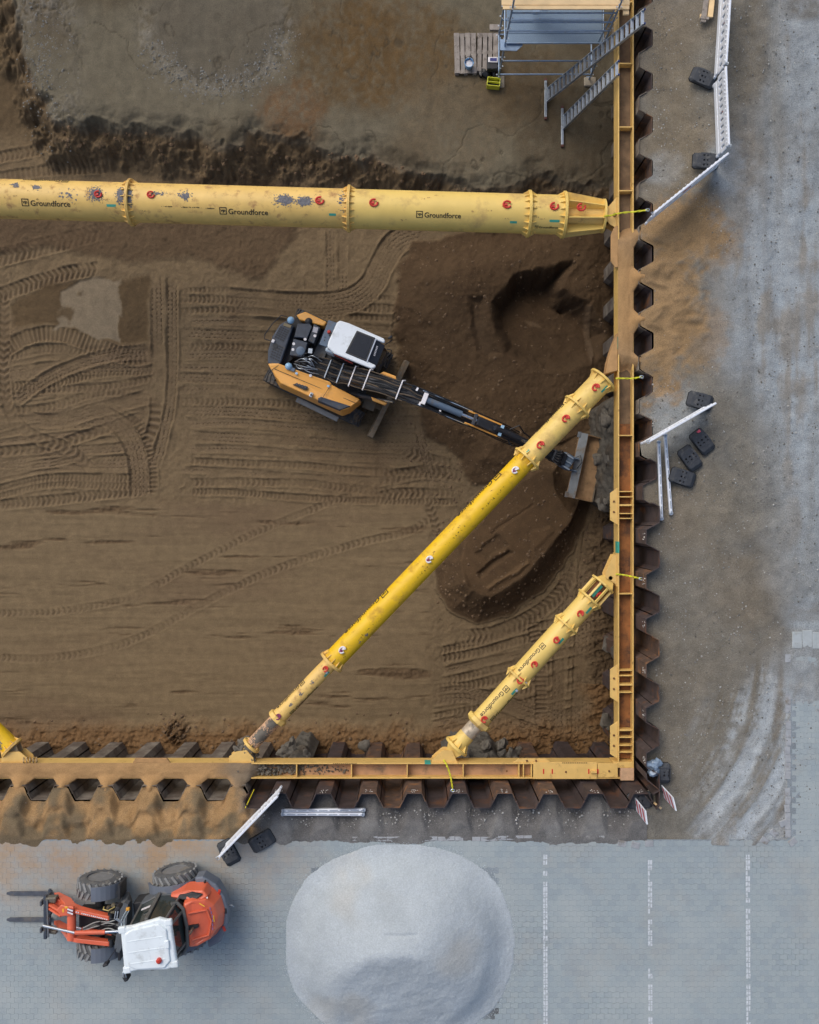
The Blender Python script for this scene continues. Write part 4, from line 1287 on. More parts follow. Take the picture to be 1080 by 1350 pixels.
# B: long diagonal strut, three sections
B, LB = strut_empty('hydraulic_strut', (800, 495.7), (318, 996.5), 'long diagonal strut with bright yellow middle section over the excavator arm')
dB = math.hypot(800 - 318, 996.5 - 495.7)
sB_ = lambda px: (800 - px) / (800 - 318) * LB
RB1, RB2, RB3, RB4 = 0.295, 0.268, 0.195, 0.165
tube_part(B, 'tube', pale_m, sB_(795), sB_(695), RB1)
tube_part(B, 'tube', bright_m, sB_(694), sB_(437), RB2)
tube_part(B, 'tube', worn_m, sB_(436.5), sB_(366), RB3)
tube_part(B, 'ram', mat('ram_pinkish', srgb(206, 166, 130), 0.55, var=0.15, scale=6, dirt=srgb(120, 112, 104), damt=0.4, dscale=4), sB_(368), sB_(333), RB4)
flange(B, pale_m, sB_(795), RB1, 0.395, 9, False, 0.15, 0, .028)
flange(B, pale_m, sB_(761), RB1, 0.395, 9, True, 0.15, 0.5, .028)
flange(B, pale_m, sB_(695), RB1, 0.395, 9, True, 0.13, 0.5, .028)
flange(B, worn_m, sB_(437), RB2, 0.345, 12, None, 0.14)
MB().lathe([(sB_(369), RB3 + .002), (sB_(369) + .02, .255), (sB_(364), .255), (sB_(364) + .03, RB4)], 10).build('clamp', worn_m, B, bevel=.006)
flange(B, worn_m, sB_(331.5), RB4, 0.25, 6, None, 0.05)
for p in (783, 744, 711): eye(B, sB_(p), RB1, 0.05, None, 1.15, 2.0)
shk = mat('shackle_white', srgb(225, 222, 226), 0.4, var=0.05)
prp = mat('shackle_purple', srgb(120, 40, 86), 0.5)
for p in (679, 567, 453.5):
    eye(B, sB_(p), RB2, 0.1, shk, 1.1, 2.4); splatter(B, sB_(p) + .03, 0.1, RB2 + .05, .05, .05, 14, int(p), prp, 0.025)
eye(B, sB_(430), RB3, 0.0, red_m, .9)
eye(B, sB_(369), RB3, 0.1, prp, .9)
tape(B, sB_(792), sB_(784), RB1, -0.62, .06); tape(B, sB_(701), sB_(694.5) - .08, RB1, .42, .06)
tape(B, sB_(430), sB_(424), RB3, -.65, .06); tape(B, sB_(429), sB_(427), RB3, -.5, .05, shk)
logo(B, sB_(762), RB1, 1.56, 1.2); logo(B, sB_(668), RB2, 1.52, 1.5); logo(B, sB_(520), RB2, 1.52, 1.5)
logo(B, sB_(408), RB3, 1.34, .95); logo(B, sB_(378), RB3, -1.30, .95, True)
for p, th, rx, n, sd_ in ((650, -.25, .5, 26, 50), (600, -.1, .5, 18, 51), (560, -.3, .6, 16, 52), (480, -.3, .5, 16, 53)): splatter(B, sB_(p), th, RB2, rx, .04, n, sd_, black_m, 0.014)
for i_ in range(26): splatter(B, sB_(random.uniform(450, 690)), random.uniform(-.9, .9), RB2, .10, .03, 5, 600 + i_, mat('scuff_brown', srgb(170, 132, 48), .8), .014)
for i_ in range(40): splatter(A, sx_(random.uniform(-40, 735)), random.uniform(-.9, .9), RA, .16, .03, 5, 700 + i_, mat('scuff_tan', srgb(186, 152, 92), .8), .018)
splatter(B, sB_(361), .05, RB3, .2, .14, 160, 54, clay_m, .035); splatter(B, sB_(345), -.1, RB4, .3, .2, 320, 55, clay_m, .035)
for p, sd_ in ((413, 56), (398, 57), (385, 58), (470, 59), (478, 60)): splatter(B, sB_(p), .0 if p < 430 else -.6, RB3 if p < 430 else RB2, .08, .06, 14, sd_, mud_m, .02)
rub = MB(); r5 = random.Random(5)
for _ in range(36): lump(rub, (r5.uniform(sB_(330), sB_(320)), r5.uniform(-.22, .22), r5.uniform(-.25, .12)), r5.uniform(.05, .13), r5)
rub.build('caked_mud', clay_m, B, smooth=True)
for sg in (-1, 1): MB().prism([(sB_(333), -.16), (sB_(333), .16), (sB_(321), .1), (sB_(321), -.12)], sg * .12 - .018, sg * .12 + .018).build('fork_plate', worn_m, B)

# C: short diagonal strut in the corner
Cc, LC = strut_empty('hydraulic_strut', (806, 758), (592, 995), 'short diagonal pale yellow strut with lettering across the pit corner')
sC_ = lambda px: (806 - px) / (806 - 592) * LC
RC = 0.268
tube_part(Cc, 'tube', pale_m, sC_(777), sC_(684), RC)
tube_part(Cc, 'tube', pale_m, sC_(684) + .002, sC_(633), RC - .03)
tube_part(Cc, 'ram', ram_m, sC_(634), sC_(604), RC - .075)
tube_part(Cc, 'ram_sleeve', pale_m, sC_(616), sC_(603), RC - .06)
for p, b, ph in ((777.5, False, 0), (746.7, True, .5), (684, True, .5)): flange(Cc, pale_m, sC_(p), RC, 0.36, 9, b, .13, ph, .025)
xa, xb = sC_(795), sC_(778.5)
MB().lathe([(xa - .03, .30), (xa - .024, .345), (xa + .024, .345), (xa + .03, .30)], 12).build('end_plate', pale_m, Cc, bevel=.006)
for k in range(8):
    a = 2 * PI * (k + .5) / 8
    MB().box((0, 0, 0), (xb - xa, .05, .05)).build('cage_bar', pale_m, Cc, loc=((xa + xb) / 2, .285 * math.cos(a), .285 * math.sin(a)), rot=(a, 0, 0))
tube_part(Cc, 'ram', MATS['beam_web_rust'], xa, xb, 0.17)
tape(Cc, xa + .06, xb - .05, .19, .18, .08); eye(Cc, (xa + xb) / 2 + .05, .17, -.5, None, 1.0)
mb = MB().lathe([(sC_(634), RC - .03), (sC_(634) + .0, .335), (sC_(630), .335), (sC_(627.5), RC - .03)], 8); mb.build('clamp', pale_m, Cc, bevel=.008)
flange(Cc, pale_m, sC_(602), RC - .06, .335, 8, None, .14)
for sg in (-1, 1):
    MB().prism([(sC_(601.5), -.24), (sC_(601.5), .24), (sC_(595), .16), (sC_(590.5), 0), (sC_(593), -.1)], sg * .1 - .02, sg * .1 + .02).build('fork_plate', pale_m, Cc, bevel=.004, seg=1)
    MB().prism([(xa - .03, -.22), (xa - .03, .26), (sC_(801), .16), (sC_(805), 0), (sC_(801), -.14)], sg * .12 - .02, sg * .12 + .02).build('fork_plate', pale_m, Cc, bevel=.004, seg=1)
for p, z in ((593.5, .14), (803, .16)):
    MB().lathe([(-z - .04, .05), (z + .04, .05)], 16, Matrix.Translation((sC_(p), .0, 0)) @ Matrix.Rotation(PI / 2, 4, 'Y')).build('pin', bolt_m, Cc, smooth=True)
for p, rr_ in ((762, RC), (731, RC), (702, RC), (683.5, RC + .02), (637, RC - .03)): eye(Cc, sC_(p), rr_, -.05, None, 1.0, 1.3 + p % 3)
for p, w in ((769, 7), (733, 6), (672.5, 7)): tape(Cc, sC_(p + w / 2), sC_(p - w / 2), RC - (.03 if p < 684 else 0), -.5, .07)
tape(Cc, sC_(675.5), sC_(673.5), RC - .028, -.68, .09, mat('white_sticker', srgb(230, 238, 250), 0.3)); tape(Cc, sC_(686), sC_(684.8), RC + .01, -.75, .09, MATS['white_sticker'])
logo(Cc, sC_(721), RC, .72, .92); logo(Cc, sC_(672), RC - .03, .60, .98)
logo(Cc, sC_(640), RC - .03, -1.1, .95, True)

# D: strut coming in from beyond the picture's edge
D, LD = strut_empty('hydraulic_strut', (-60, 914.5), (23, 993), 'bright yellow strut end with a clevis bracket, meeting the sand covered beam')
dDx = lambda px: (px + 60) / 83 * LD
tube_part(D, 'tube', bright_m, 0, dDx(14), 0.235)
flange(D, worn_m, dDx(15.5), .235, .31, 8, None, .1)
for sg in (-1, 1): MB().prism([(dDx(16), -.2), (dDx(16), .2), (dDx(24), .1), (dDx(24), -.12)], sg * .12 - .02, sg * .12 + .02).build('fork_plate', mat('muddy_yellow', srgb(150, 134, 104), .8, var=.3, scale=8), D)
splatter(D, dDx(5), .2, .235, .1, .08, 40, 70); splatter(D, dDx(9), .5, .235, .06, .06, 20, 71)
hs = MB()
for i in range(5):
    c = at(32 + i * 4.2, 1000, -0.85)
    hs.tube([(c.x + .08 * math.cos(t) * .5, YI + .02 + .06 * math.sin(t) + .04, -0.82 + .12 * math.cos(t)) for t in np.linspace(0, 2 * PI, 14)], .014, 6)
tag(hs.build('coiled_hose', mat('hose_tan', srgb(176, 150, 112), .7), smooth=True), 'tan coiled hose lying on the beam at the bright yellow strut end', 'hose')

# brackets on the beams
def bracket(name, pts, label, zs=(-1.16, -0.82), base=None):
    t = thing(name, (pts[0][0], pts[0][1], -1.2), 0, label, 'bracket', 'strut brackets')
    T_ = Matrix.Translation(-Vector((pts[0][0], pts[0][1], -1.2)))
    for z in zs:
        MB().prism(pts, z - .02, z + .02, T_).build('gusset_plate', wale_m, t, bevel=.004, seg=1)
    x0, y0, x1, y1 = base
    MB().box(((x0 + x1) / 2, (y0 + y1) / 2, -1.0), (abs(x1 - x0), abs(y1 - y0), .44)).v
    mb = MB().box(((x0 + x1) / 2, (y0 + y1) / 2, -1.0), (abs(x1 - x0), abs(y1 - y0), .44)); mb.v = [tuple(T_ @ Vector(v)) for v in mb.v]
    mb.build('base_plate', wale_m, t, bevel=.004, seg=1)
    return t


q = lambda px, py: (at(px, py, -0.9).x, at(px, py, -0.9).y)
bt = bracket('strut_bracket', [q(808, 731), (XI - .032, q(0, 731)[1]), (XI - .032, q(0, 771)[1]), q(806, 766), q(798, 762), q(797, 756)], 'yellow bracket pinning the short diagonal strut to the beam beside the piles', base=(XI - .03, q(0, 729)[1], XI - .002, q(0, 773)[1]))
bt2 = bracket('strut_bracket', [q(570, 1000), (q(570, 0)[0], YI + .032), (q(602, 0)[0], YI + .032), q(600, 997), q(596, 988), q(584, 988)], 'yellow triangular bracket holding the foot of the short diagonal strut', base=(q(569, 0)[0], YI + .002, q(603, 0)[0], YI + .03))
bt3 = bracket('strut_bracket', [q(803, 272), (XI - .032, q(0, 262)[1]), (XI - .032, q(0, 302)[1]), q(803, 297), q(798, 290), q(798, 278)], 'yellow bracket pinning the horizontal strut to the beam', base=(XI - .03, q(0, 262)[1], XI - .002, q(0, 303)[1]))
bt4 = bracket('strut_bracket', [q(303, 996), (q(303, 0)[0], YI + .032), (q(335, 0)[0], YI + .032), q(335, 998), q(326, 988), q(312, 990)], 'muddy bracket at the foot of the long diagonal strut', base=(q(303, 0)[0], YI + .002, q(336, 0)[0], YI + .03))
bt5 = bracket('strut_bracket', [q(4, 998), (q(4, 0)[0], YI + .032), (q(40, 0)[0], YI + .032), q(38, 998), q(28, 990), q(14, 990)], 'muddy bracket beside the coiled tan hose', base=(q(4, 0)[0], YI + .002, q(41, 0)[0], YI + .03))

# safety ties: yellow-green ropes from strut ends to piles
rope_m = mat('tie_rope', srgb(206, 206, 50), 0.6, var=0.2, scale=20)
steel_m = mat('galvanised', srgb(176, 186, 196), 0.38, 0.6, var=0.12, scale=12)


def tie(pts, label, knots=True):
    P = [at(*p) for p in pts]
    t = thing('tie_rope', P[0], 0, label, 'rope', 'safety ties')
    mb = MB(); L = [tuple(Vector(v)) for v in smooth_line([tuple(p - P[0]) for p in P], 6)]
    for dx, dz in ((.012, 0), (-.012, .012), (0, -.014)):
        mb.tube([(a[0] + dx * math.sin(i * 1.1), a[1] + dx * math.cos(i * 1.1), a[2] + dz) for i, a in enumerate(L)], .013, 6)
    mb.build('rope', rope_m, t, smooth=True)
    e = P[-1] - P[0]
    MB().tube([tuple(e + Vector((.045 * math.cos(a), .03 * math.sin(a), .02))) for a in np.linspace(0, 5.6, 12)], .012, 6).build('shackle', steel_m, t, smooth=True)


tie([(797, 285, -.55), (806, 284, -.62), (818, 281, -.7), (838, 279, -.6), (854, 277, -.44)], 'yellow-green tie rope at the end of the horizontal strut')
tie([(812, 757, -.75), (822, 758, -.72), (832, 760, -.6), (845, 763, -.2)], 'yellow tie rope at the upper bracket of the short diagonal strut')
tie([(585, 1002, -.78), (589, 1009, -.72), (593, 1020, -.7), (595, 1029, -.6), (597, 1042, .1)], 'yellow tie rope at the foot of the short diagonal strut')
tie([(812, 499, -.74), (822, 499, -.7), (834, 499, -.66), (846, 497, -.5)], 'yellow-green tie rope at the upper end of the long diagonal strut')

# ------------------------------------------------------------------ crawler excavator
EX = thing('excavator', (-2.35, 4.16, FLOOR + 0.0), R(-26), 'orange crawler excavator with white cab roof working on the pit floor', 'excavator')
orange = mat('excavator_orange', srgb(236, 172, 84), 0.38, var=0.06, scale=3, dirt=srgb(214, 160, 92), damt=0.2, dscale=3, coat=0.2)
exblack = mat('machine_black', srgb(58, 66, 78), 0.5, var=0.2, scale=8, dirt=srgb(92, 86, 78), damt=0.25, dscale=5)  # black panels with the blue sky reflection put into the base colour
exdark = mat('machine_dark', srgb(40, 42, 46), 0.6, var=0.2, scale=8)
exgrey = mat('deck_grey', srgb(96, 102, 108), 0.6, var=0.15, scale=6, dirt=srgb(110, 98, 84), damt=0.3)
bluegrey = mat('machine_bluegrey', srgb(86, 104, 124), 0.5, var=0.12, scale=6, dirt=srgb(104, 96, 86), damt=0.22)
white_m = mat('cab_white', srgb(226, 234, 240), 0.4, var=0.04, scale=3, dirt=srgb(194, 200, 202), damt=0.34, coat=0.2)
glass_m = mat('dark_glass', srgb(30, 34, 40), 0.08, var=0.05, spec=0.6)
rubber = mat('track_rubber', srgb(70, 70, 70), 0.8, var=0.25, scale=10, dirt=srgb(112, 98, 80), damt=0.42, dscale=6)
muddy_steel = mat('blade_steel', srgb(120, 110, 94), 0.7, 0.2, var=0.2, scale=6, dirt=srgb(122, 102, 78), damt=0.5, dscale=4)
hose_m = mat('hydraulic_hose', srgb(26, 28, 32), 0.4, var=0.2, scale=15, dirt=srgb(70, 62, 52), damt=0.15, dscale=9)
chrome = mat('chrome_rod', srgb(214, 220, 226), 0.18, 0.9, var=0.05)
lamp_blue = mat('cap_blue', srgb(150, 190, 220), 0.35, var=0.05)
lamp_red = mat('lens_red', srgb(190, 60, 44), 0.3, var=0.1)
sticker = mat('sticker_white', srgb(224, 222, 224), 0.5, var=0.08, scale=30)


def crawler(yc):
    mb = MB(); L, r, w = 1.18, 0.33, 0.44
    pts = []
    n = 12
    for i in range(n + 1):
        a = -PI / 2 + PI * i / n; pts.append((L + r * math.cos(a), r + r * math.sin(a)))
    for i in range(n + 1):
        a = PI / 2 + PI * i / n; pts.append((-L + r * math.cos(a), r + r * math.sin(a)))
    ring_o = pts
    m = len(pts)
    vs = [(x, yc - w / 2, z) for x, z in pts] + [(x, yc + w / 2, z) for x, z in pts]
    cx = lambda x, z: (x * 0.93, r + (z - r) * 0.82)
    vs += [(cx(x, z)[0], yc - w / 2, cx(x, z)[1]) for x, z in pts] + [(cx(x, z)[0], yc + w / 2, cx(x, z)[1]) for x, z in pts]
    fs = []
    for i in range(m):
        j = (i + 1) % m
        fs += [(i, j, m + j, m + i), (2 * m + j, 2 * m + i, 3 * m + i, 3 * m + j), (j, i, 2 * m + i, 2 * m + j), (m + i, m + j, 3 * m + j, 3 * m + i)]
    mb.add(vs, fs)
    tr = mb.build('track', rubber, EX)
    # chevron grouser bars all the way round
    per = []; acc = 0
    for i in range(m):
        a = Vector((*pts[i], 0)); b = Vector((*pts[(i + 1) % m], 0)); per.append((acc, a, b)); acc += (b - a).length
    g = MB(); s = 0.0
    while s < acc - 0.05:
        for (a0, a, b) in per:
            l_ = (b - a).length
            if a0 <= s < a0 + l_:
                t = (s - a0) / l_; p = a + (b - a) * t; d = (b - a).normalized(); nr = Vector((d.y, -d.x, 0))
                for sg in (-1, 1):
                    c0 = Vector((p.x, yc, p.y)) + Vector((nr.x, 0, nr.y)) * 0.012
                    e = Vector((p.x - d.x * .07, yc + sg * w * .48, p.y - d.y * .07)) + Vector((nr.x, 0, nr.y)) * 0.012
                    g.bar(c0, e, 0.045, 0.03, (nr.x, 0, nr.y))
                break
        s += 0.115
    g.build('grouser', rubber, tr)
    fr = MB().box((0, yc, 0.33), (2.1, w * 0.55, 0.30)); fr.build('track_frame', exdark, EX, bevel=.02)
    for x in (-1.18, 1.18):
        MB().lathe([(-w * .46, .2), (-w * .3, .24), (w * .3, .24), (w * .46, .2)], 18, Matrix.Translation((x, yc, .33)) @ Matrix.Rotation(PI / 2, 4, 'Z')).build('sprocket', exdark, EX, smooth=True)


crawler(0.93); crawler(-0.93)
MB().box((0, 0, 0.55), (1.7, 1.5, 0.28)).build('undercarriage', exdark, EX, bevel=.03)
MB().lathe([(0.66, .5), (.9, .5)], 28, Matrix.Rotation(-PI / 2, 4, 'Y')).build('slew_ring', exdark, EX, smooth=True)
bl = MB()
prof = [(1.84, .05), (1.93, .02), (1.99, .12), (2.0, .3), (2.06, .5), (1.92, .54), (1.87, .32), (1.85, .15)]
vs = [(x, -1.26, z) for x, z in prof] + [(x, 1.16, z) for x, z in prof]
n = len(prof)
bl.add(vs, [tuple(range(n)), tuple(range(2 * n - 1, n - 1, -1))] + [(i, (i + 1) % n, n + (i + 1) % n, n + i) for i in range(n)])
bl.build('dozer_blade', muddy_steel, EX, bevel=.006, seg=1)
for s in (-.38, .38): MB().bar((0.7, s, .45), (1.95, s, .28), .12, .16).build('blade_arm', muddy_steel, EX, bevel=.01)
MB().box((1.55, -.45, .5), (.35, .28, .1), (0, 0, .1)).build('blade_step', muddy_steel, EX, bevel=.01)

# upper structure
deck = [(-1.40, .62), (-1.52, .35), (-1.52, -.4), (-1.36, -.78), (-1.05, -1.06), (-.8, -1.2), (1.08, -1.12), (1.36, -.62), (1.36, .2), (1.40, 1.08), (-.4, 1.02), (-1.05, 1.0)]
MB().prism(deck, .92, 1.02).build('upper_deck', exdark, EX, bevel=.01, seg=1)
MB().prism(deck[:5] + [(-1.0, -.6), (-.5, .5), (-.6, .85), (-1.2, .83)], 1.02, 1.30).build('engine_bay', exdark, EX)
hood = [(-1.37, -.76), (-1.30, -.84), (-1.06, -1.05), (-.86, -1.17), (1.06, -1.12), (1.22, -.95), (1.37, -.60), (1.36, -.50), (.47, -.50), (.42, -.45), (-1.10, -.62)]
top = [(-1.36, -.74, 1.62), (-1.27, -.81, 1.63), (-1.0, -.98, 1.64), (-.8, -1.08, 1.64), (1.02, -1.02, 1.56), (1.17, -.88, 1.54), (1.33, -.59, 1.52), (1.34, -.51, 1.53), (.47, -.50, 1.64), (.42, -.45, 1.67), (-1.10, -.62, 1.67)]
MB().prism(hood, 1.0, 1.6, top=top).build('side_hood', orange, EX, bevel=.05, seg=4)
for a, b in (((-1.12, -.80), (1.28, -.66)), ((.46, -.5), (.40, -1.08)), ((-1.05, -.63), (-1.2, -.9))):
    za = 1.682 if a[0] < -1 else 1.658
    MB().bar((a[0], a[1], 1.648), (b[0], b[1], 1.645 if b[0] < 1 else 1.555), .012, .006).build('panel_seam', exdark, EX)
sl = MB().prism([(-.48, -.97), (-.42, -.90), (-.08, -.84), (-.06, -.92), (-.14, -.96)], 1.625, 1.668); sl.build('grille', exdark, EX, bevel=.005)
for i in range(4): MB().box((-.38 + i * .08, -.91 + i * .012, 1.672), (.05, .06, .012), (0, 0, .15)).build('grille_slat', exblack, EX)
sl = MB().prism([(.30, -1.02), (.34, -1.10), (.98, -1.05), (1.2, -.82), (.36, -.94)], 1.52, 1.642, top=[(.30, -1.0, 1.645), (.34, -1.05, 1.645), (.98, -1.02, 1.615), (1.18, -.80, 1.60), (.36, -.93, 1.655)]); sl.build('grille', exblack, EX, bevel=.006)
MB().box((.10, -1.0, 1.66), (.09, .13, .05)).build('fuel_cap', steel_m, EX, bevel=.012)
MB().lathe([(0, .03), (.03, .03)], 12, Matrix.Translation((.10, -1.0, 1.69)) @ Matrix.Rotation(-PI / 2, 4, 'Y')).build('fuel_cap_knob', exblack, EX)
for x, y in ((-.52, -.65), (.42, -.58)): MB().box((x, y, 1.685), (.07, .06, .012), (0, 0, .1)).build('latch', lamp_blue, EX, bevel=.004)
MB().lathe([(0, .04), (.004, .04)], 16, Matrix.Translation((-.15, -.53, 1.675)) @ Matrix.Rotation(-PI / 2, 4, 'Y')).build('sticker', sticker, EX)
MB().box((.33, -1.25, .96), (1.3, .14, .05), (0, 0, 0)).build('side_step', exgrey, EX, bevel=.01)
MB().prism([(-1.25, .80), (-1.06, 1.0), (-.40, 1.0), (-.42, .86), (-1.10, .72)], 1.0, 1.60).build('side_hood', orange, EX, bevel=.035, seg=3)
# rear cover with louvres
rear = [(-1.54, .36), (-1.42, .55), (-1.18, .50), (-1.04, -.6), (-1.10, -.66), (-1.36, -.76), (-1.52, -.42), (-1.58, 0)]
MB().prism(rear, 1.0, 1.62).build('rear_cover', exblack, EX, bevel=.04, seg=3)
for j, (ya, yb) in enumerate(((.34, -.02), (-.14, -.58))):
    for i in range(6):
        for c in range(4):
            x = -1.47 + c * .075 + (.05 if j else 0) + .012 * i * (1 if j else -.2); y = ya + (yb - ya) * (i + .5) / 6
            MB().box((x, y, 1.632), (.05, .035, .008), (0, 0, -.15)).build('louvre', exdark, EX)
MB().box((-1.33, .43, 1.635), (.22, .09, .02), (0, 0, .1)).build('badge', mat('badge_brass', srgb(120, 108, 80), .5), EX, bevel=.02)
MB().lathe([(0, .075), (.01, .075), (.012, .05)], 18, Matrix.Translation((-1.38, -.22, 1.622)) @ Matrix.Rotation(-PI / 2, 4, 'Y')).build('exhaust_outlet', exdark, EX)
# engine covers
e1 = MB().prism([(-1.10, .60), (-.80, .74), (-.70, .70), (-.68, .35), (-1.02, .22)], 1.25, 1.66); e1.build('engine_cover', exblack, EX, bevel=.02)
e2 = MB().prism([(-.70, .80), (-.50, .78), (-.46, .3), (-.64, .3), (-.67, .5)], 1.25, 1.60); e2.build('engine_cover', exblack, EX, bevel=.02)
e3 = MB().prism([(-1.02, .18), (-.62, .26), (-.54, -.16), (-.92, -.28)], 1.25, 1.64); e3.build('engine_cover', exblack, EX, bevel=.025)
MB().lathe([(0, .12), (.02, .12), (.03, .08)], 22, Matrix.Translation((-.70, -.04, 1.64)) @ Matrix.Rotation(-PI / 2, 4, 'Y')).build('filler_cap', bluegrey, EX, smooth=True)
MB().box((-.59, .66, 1.61), (.13, .15, .015), (0, 0, .2)).build('sticker', mat('sticker_grey', srgb(170, 170, 178), .5), EX)
for x, y in ((-.72, .30), (-.52, .50), (-.95, .05), (-.90, -.1)):
    MB().lathe([(0, .04), (.004, .04)], 14, Matrix.Translation((x, y, 1.668 if y > .2 else 1.646)) @ Matrix.Rotation(-PI / 2, 4, 'Y')).build('sticker', sticker, EX)
MB().box((-.46, .08, 1.58), (.12, .14, .08), (0, 0, .3)).build('valve', steel_m, EX, bevel=.01)
MB().prism([(-.46, .84), (-.20, .86), (-.1, .1), (-.42, .0)], 1.02, 1.12).build('cab_walkway', exgrey, EX)


def dome(x, y, z, r, m, name='cap'):
    MB().lathe([(0, r * .8), (r * .25, r), (r * .7, r * .85), (r * 1.05, r * .45), (r * 1.15, 0.0001)], 18, Matrix.Translation((x, y, z)) @ Matrix.Rotation(-PI / 2, 4, 'Y')).build(name, m, EX, smooth=True)


dome(-1.31, .60, 1.62, .10, lamp_blue, 'air_cap'); dome(-.80, -.57, 1.66, .10, lamp_blue, 'air_cap'); dome(-.86, .79, 1.55, .11, exdark, 'exhaust_cap')
MB().box((-.68, -.60, 1.67), (.16, .1, .06), (0, 0, .1)).build('bracket', bluegrey, EX, bevel=.01)
MB().box((-1.49, -.13, 1.64), (.08, .09, .07)).build('camera_housing', sticker, EX, bevel=.012)
hr = MB().tube([(-1.45, .66, 1.5), (-1.62, .62, 1.55), (-1.74, .30, 1.55), (-1.80, -.06, 1.55), (-1.76, -.16, 1.5), (-1.56, -.14, 1.5)], .014, 8); hr.build('handrail', exdark, EX, smooth=True)

# cab
cabp = [(.05, .22), (.05, 1.06), (1.20, 1.10), (1.44, 1.02), (1.46, .36), (1.30, .26)]
MB().prism(cabp, 1.0, 1.55).build('cab_body', exblack, EX, bevel=.03)
MB().prism([(p[0] * .985 + .01, .65 + (p[1] - .65) * .97) for p in cabp], 1.55, 2.46, top=[(.08, .26), (.08, 1.02), (1.12, 1.05), (1.26, 1.0), (1.28, .36), (1.16, .28)]).build('cab_glass', glass_m, EX)
for (a, b) in (((.08, .25), (.10, .28)), ((.08, 1.04), (.1, 1.0)), ((1.40, 1.0), (1.24, .98)), ((1.42, .38), (1.26, .38)), ((.7, 1.07), (.7, 1.03))):
    MB().bar((a[0], a[1], 1.5), (b[0], b[1], 2.5), .06, .06).build('cab_pillar', exdark, EX, bevel=.01)
roof = [(.06, .26), (.02, .40), (.0, .96), (.05, 1.05), (.30, 1.09), (1.30, 1.13), (1.36, 1.10), (1.38, 1.02), (1.13, 1.0), (1.17, .40), (1.44, .40), (1.44, .32), (1.36, .26), (.30, .19)]
roof_o = MB().prism(roof, 2.46, 2.58)
roof_o.build('cab_roof', white_m, EX, bevel=.04, seg=4)
MB().prism([(.56, .335), (.575, 1.0), (1.10, 1.04), (1.16, .37)], 2.56, 2.596).build('skylight_frame', exdark, EX, bevel=.01)
MB().prism([(.61, .39), (.625, .96), (1.06, .99), (1.11, .42)], 2.59, 2.606).build('skylight', glass_m, EX)
MB().bar((1.13, 1.03, 2.61), (1.18, .38, 2.61), .03, .03).build('roof_rail', chrome, EX)
MB().prism([(1.16, .40), (1.13, 1.02), (1.36, .97), (1.40, .42)], 2.40, 2.5, top=[(1.16, .41, 2.57), (1.13, 1.0, 2.57), (1.40, .99, 2.44), (1.44, .42, 2.44)]).build('windscreen_top', mat('tinted_visor', srgb(44, 46, 52), .15), EX)
wp = MB()
for i in range(7): wp.box((1.24 + .006 * i, .86 - i * .04, 2.552), (.05, .025, .004), (0, .6, .1))
wp.build('wiper_mark', sticker, EX)
vi = MB().prism([(-.26, .96), (.10, 1.0), (.14, .30), (-.20, .26)], 2.30, 2.36); vi.build('rear_guard', bluegrey, EX, bevel=.012)
for x, y in ((-.12, .42), (.02, .42), (-.14, .5)): MB().lathe([(0, .018), (.01, .018)], 10, Matrix.Translation((x, y, 2.36)) @ Matrix.Rotation(-PI / 2, 4, 'Y')).build('bolt', exdark, EX)
MB().lathe([(0, .055), (.06, .05), (.1, .03)], 16, Matrix.Translation((-.10, .67, 2.36)) @ Matrix.Rotation(-PI / 2, 4, 'Y')).build('beacon', lamp_red, EX, smooth=True)
MB().box((0.0, .64, 2.39), (.14, .11, .07), (0, 0, .2)).build('beacon_base', exdark, EX, bevel=.01)
sl = MB().prism([(.02, .16), (.0, .28), (.2, .30), (.28, .18)], 1.9, 2.44); sl.build('cab_corner', mat('cab_corner_grey', srgb(168, 184, 198), .4), EX, bevel=.05, seg=3)
MB().box((.55, .20, 2.30), (.55, .02, .12)).build('side_light', lamp_red, EX)
MB().tube([(1.38, 1.06, 2.2), (1.46, 1.16, 2.3), (1.5, 1.22, 2.35)], .014, 6).build('mirror_arm', exdark, EX)
MB().box((1.42, 1.26, 2.35), (.06, .12, .26), (0, .2, -.5)).build('mirror', exdark, EX, bevel=.02)
MB().tube([(1.46, .98, 2.1), (1.58, 1.0, 2.15), (1.62, .9, 2.1), (1.54, .8, 1.9)], .016, 6).build('handrail', exdark, EX, smooth=True)

# boom group, swung a few degrees to the left of the house axis
def bpt(x, y, z):
    a = R(5.0); c, s = math.cos(a), math.sin(a)
    return Vector((0.4 + (x - .4) * c - (y) * s, -.15 + (x - .4) * s + (y) * c, z))


def beam(prof_c, depths, widths, name, m, bevel=.02):
    mb = MB(); vs = []; k = len(prof_c)
    for i, (x, z) in enumerate(prof_c):
        a = prof_c[max(i - 1, 0)]; b = prof_c[min(i + 1, k - 1)]
        d = Vector((b[0] - a[0], 0, b[1] - a[1])).normalized(); nv = Vector((-d.z, 0, d.x))
        for sy, sz in ((-1, -1), (1, -1), (1, 1), (-1, 1)):
            p = Vector((x, 0, z)) + nv * sz * depths[i] / 2
            vs.append(bpt(p.x, sy * widths[i] / 2, p.z))
    fs = [(3, 2, 1, 0), tuple(4 * (k - 1) + i for i in range(4))]
    for i in range(k - 1):
        for j in range(4): fs.append((4 * i + j, 4 * i + (j + 1) % 4, 4 * i + 4 + (j + 1) % 4, 4 * i + 4 + j))
    mb.add(vs, fs)
    return mb.build(name, m, EX, bevel=bevel)


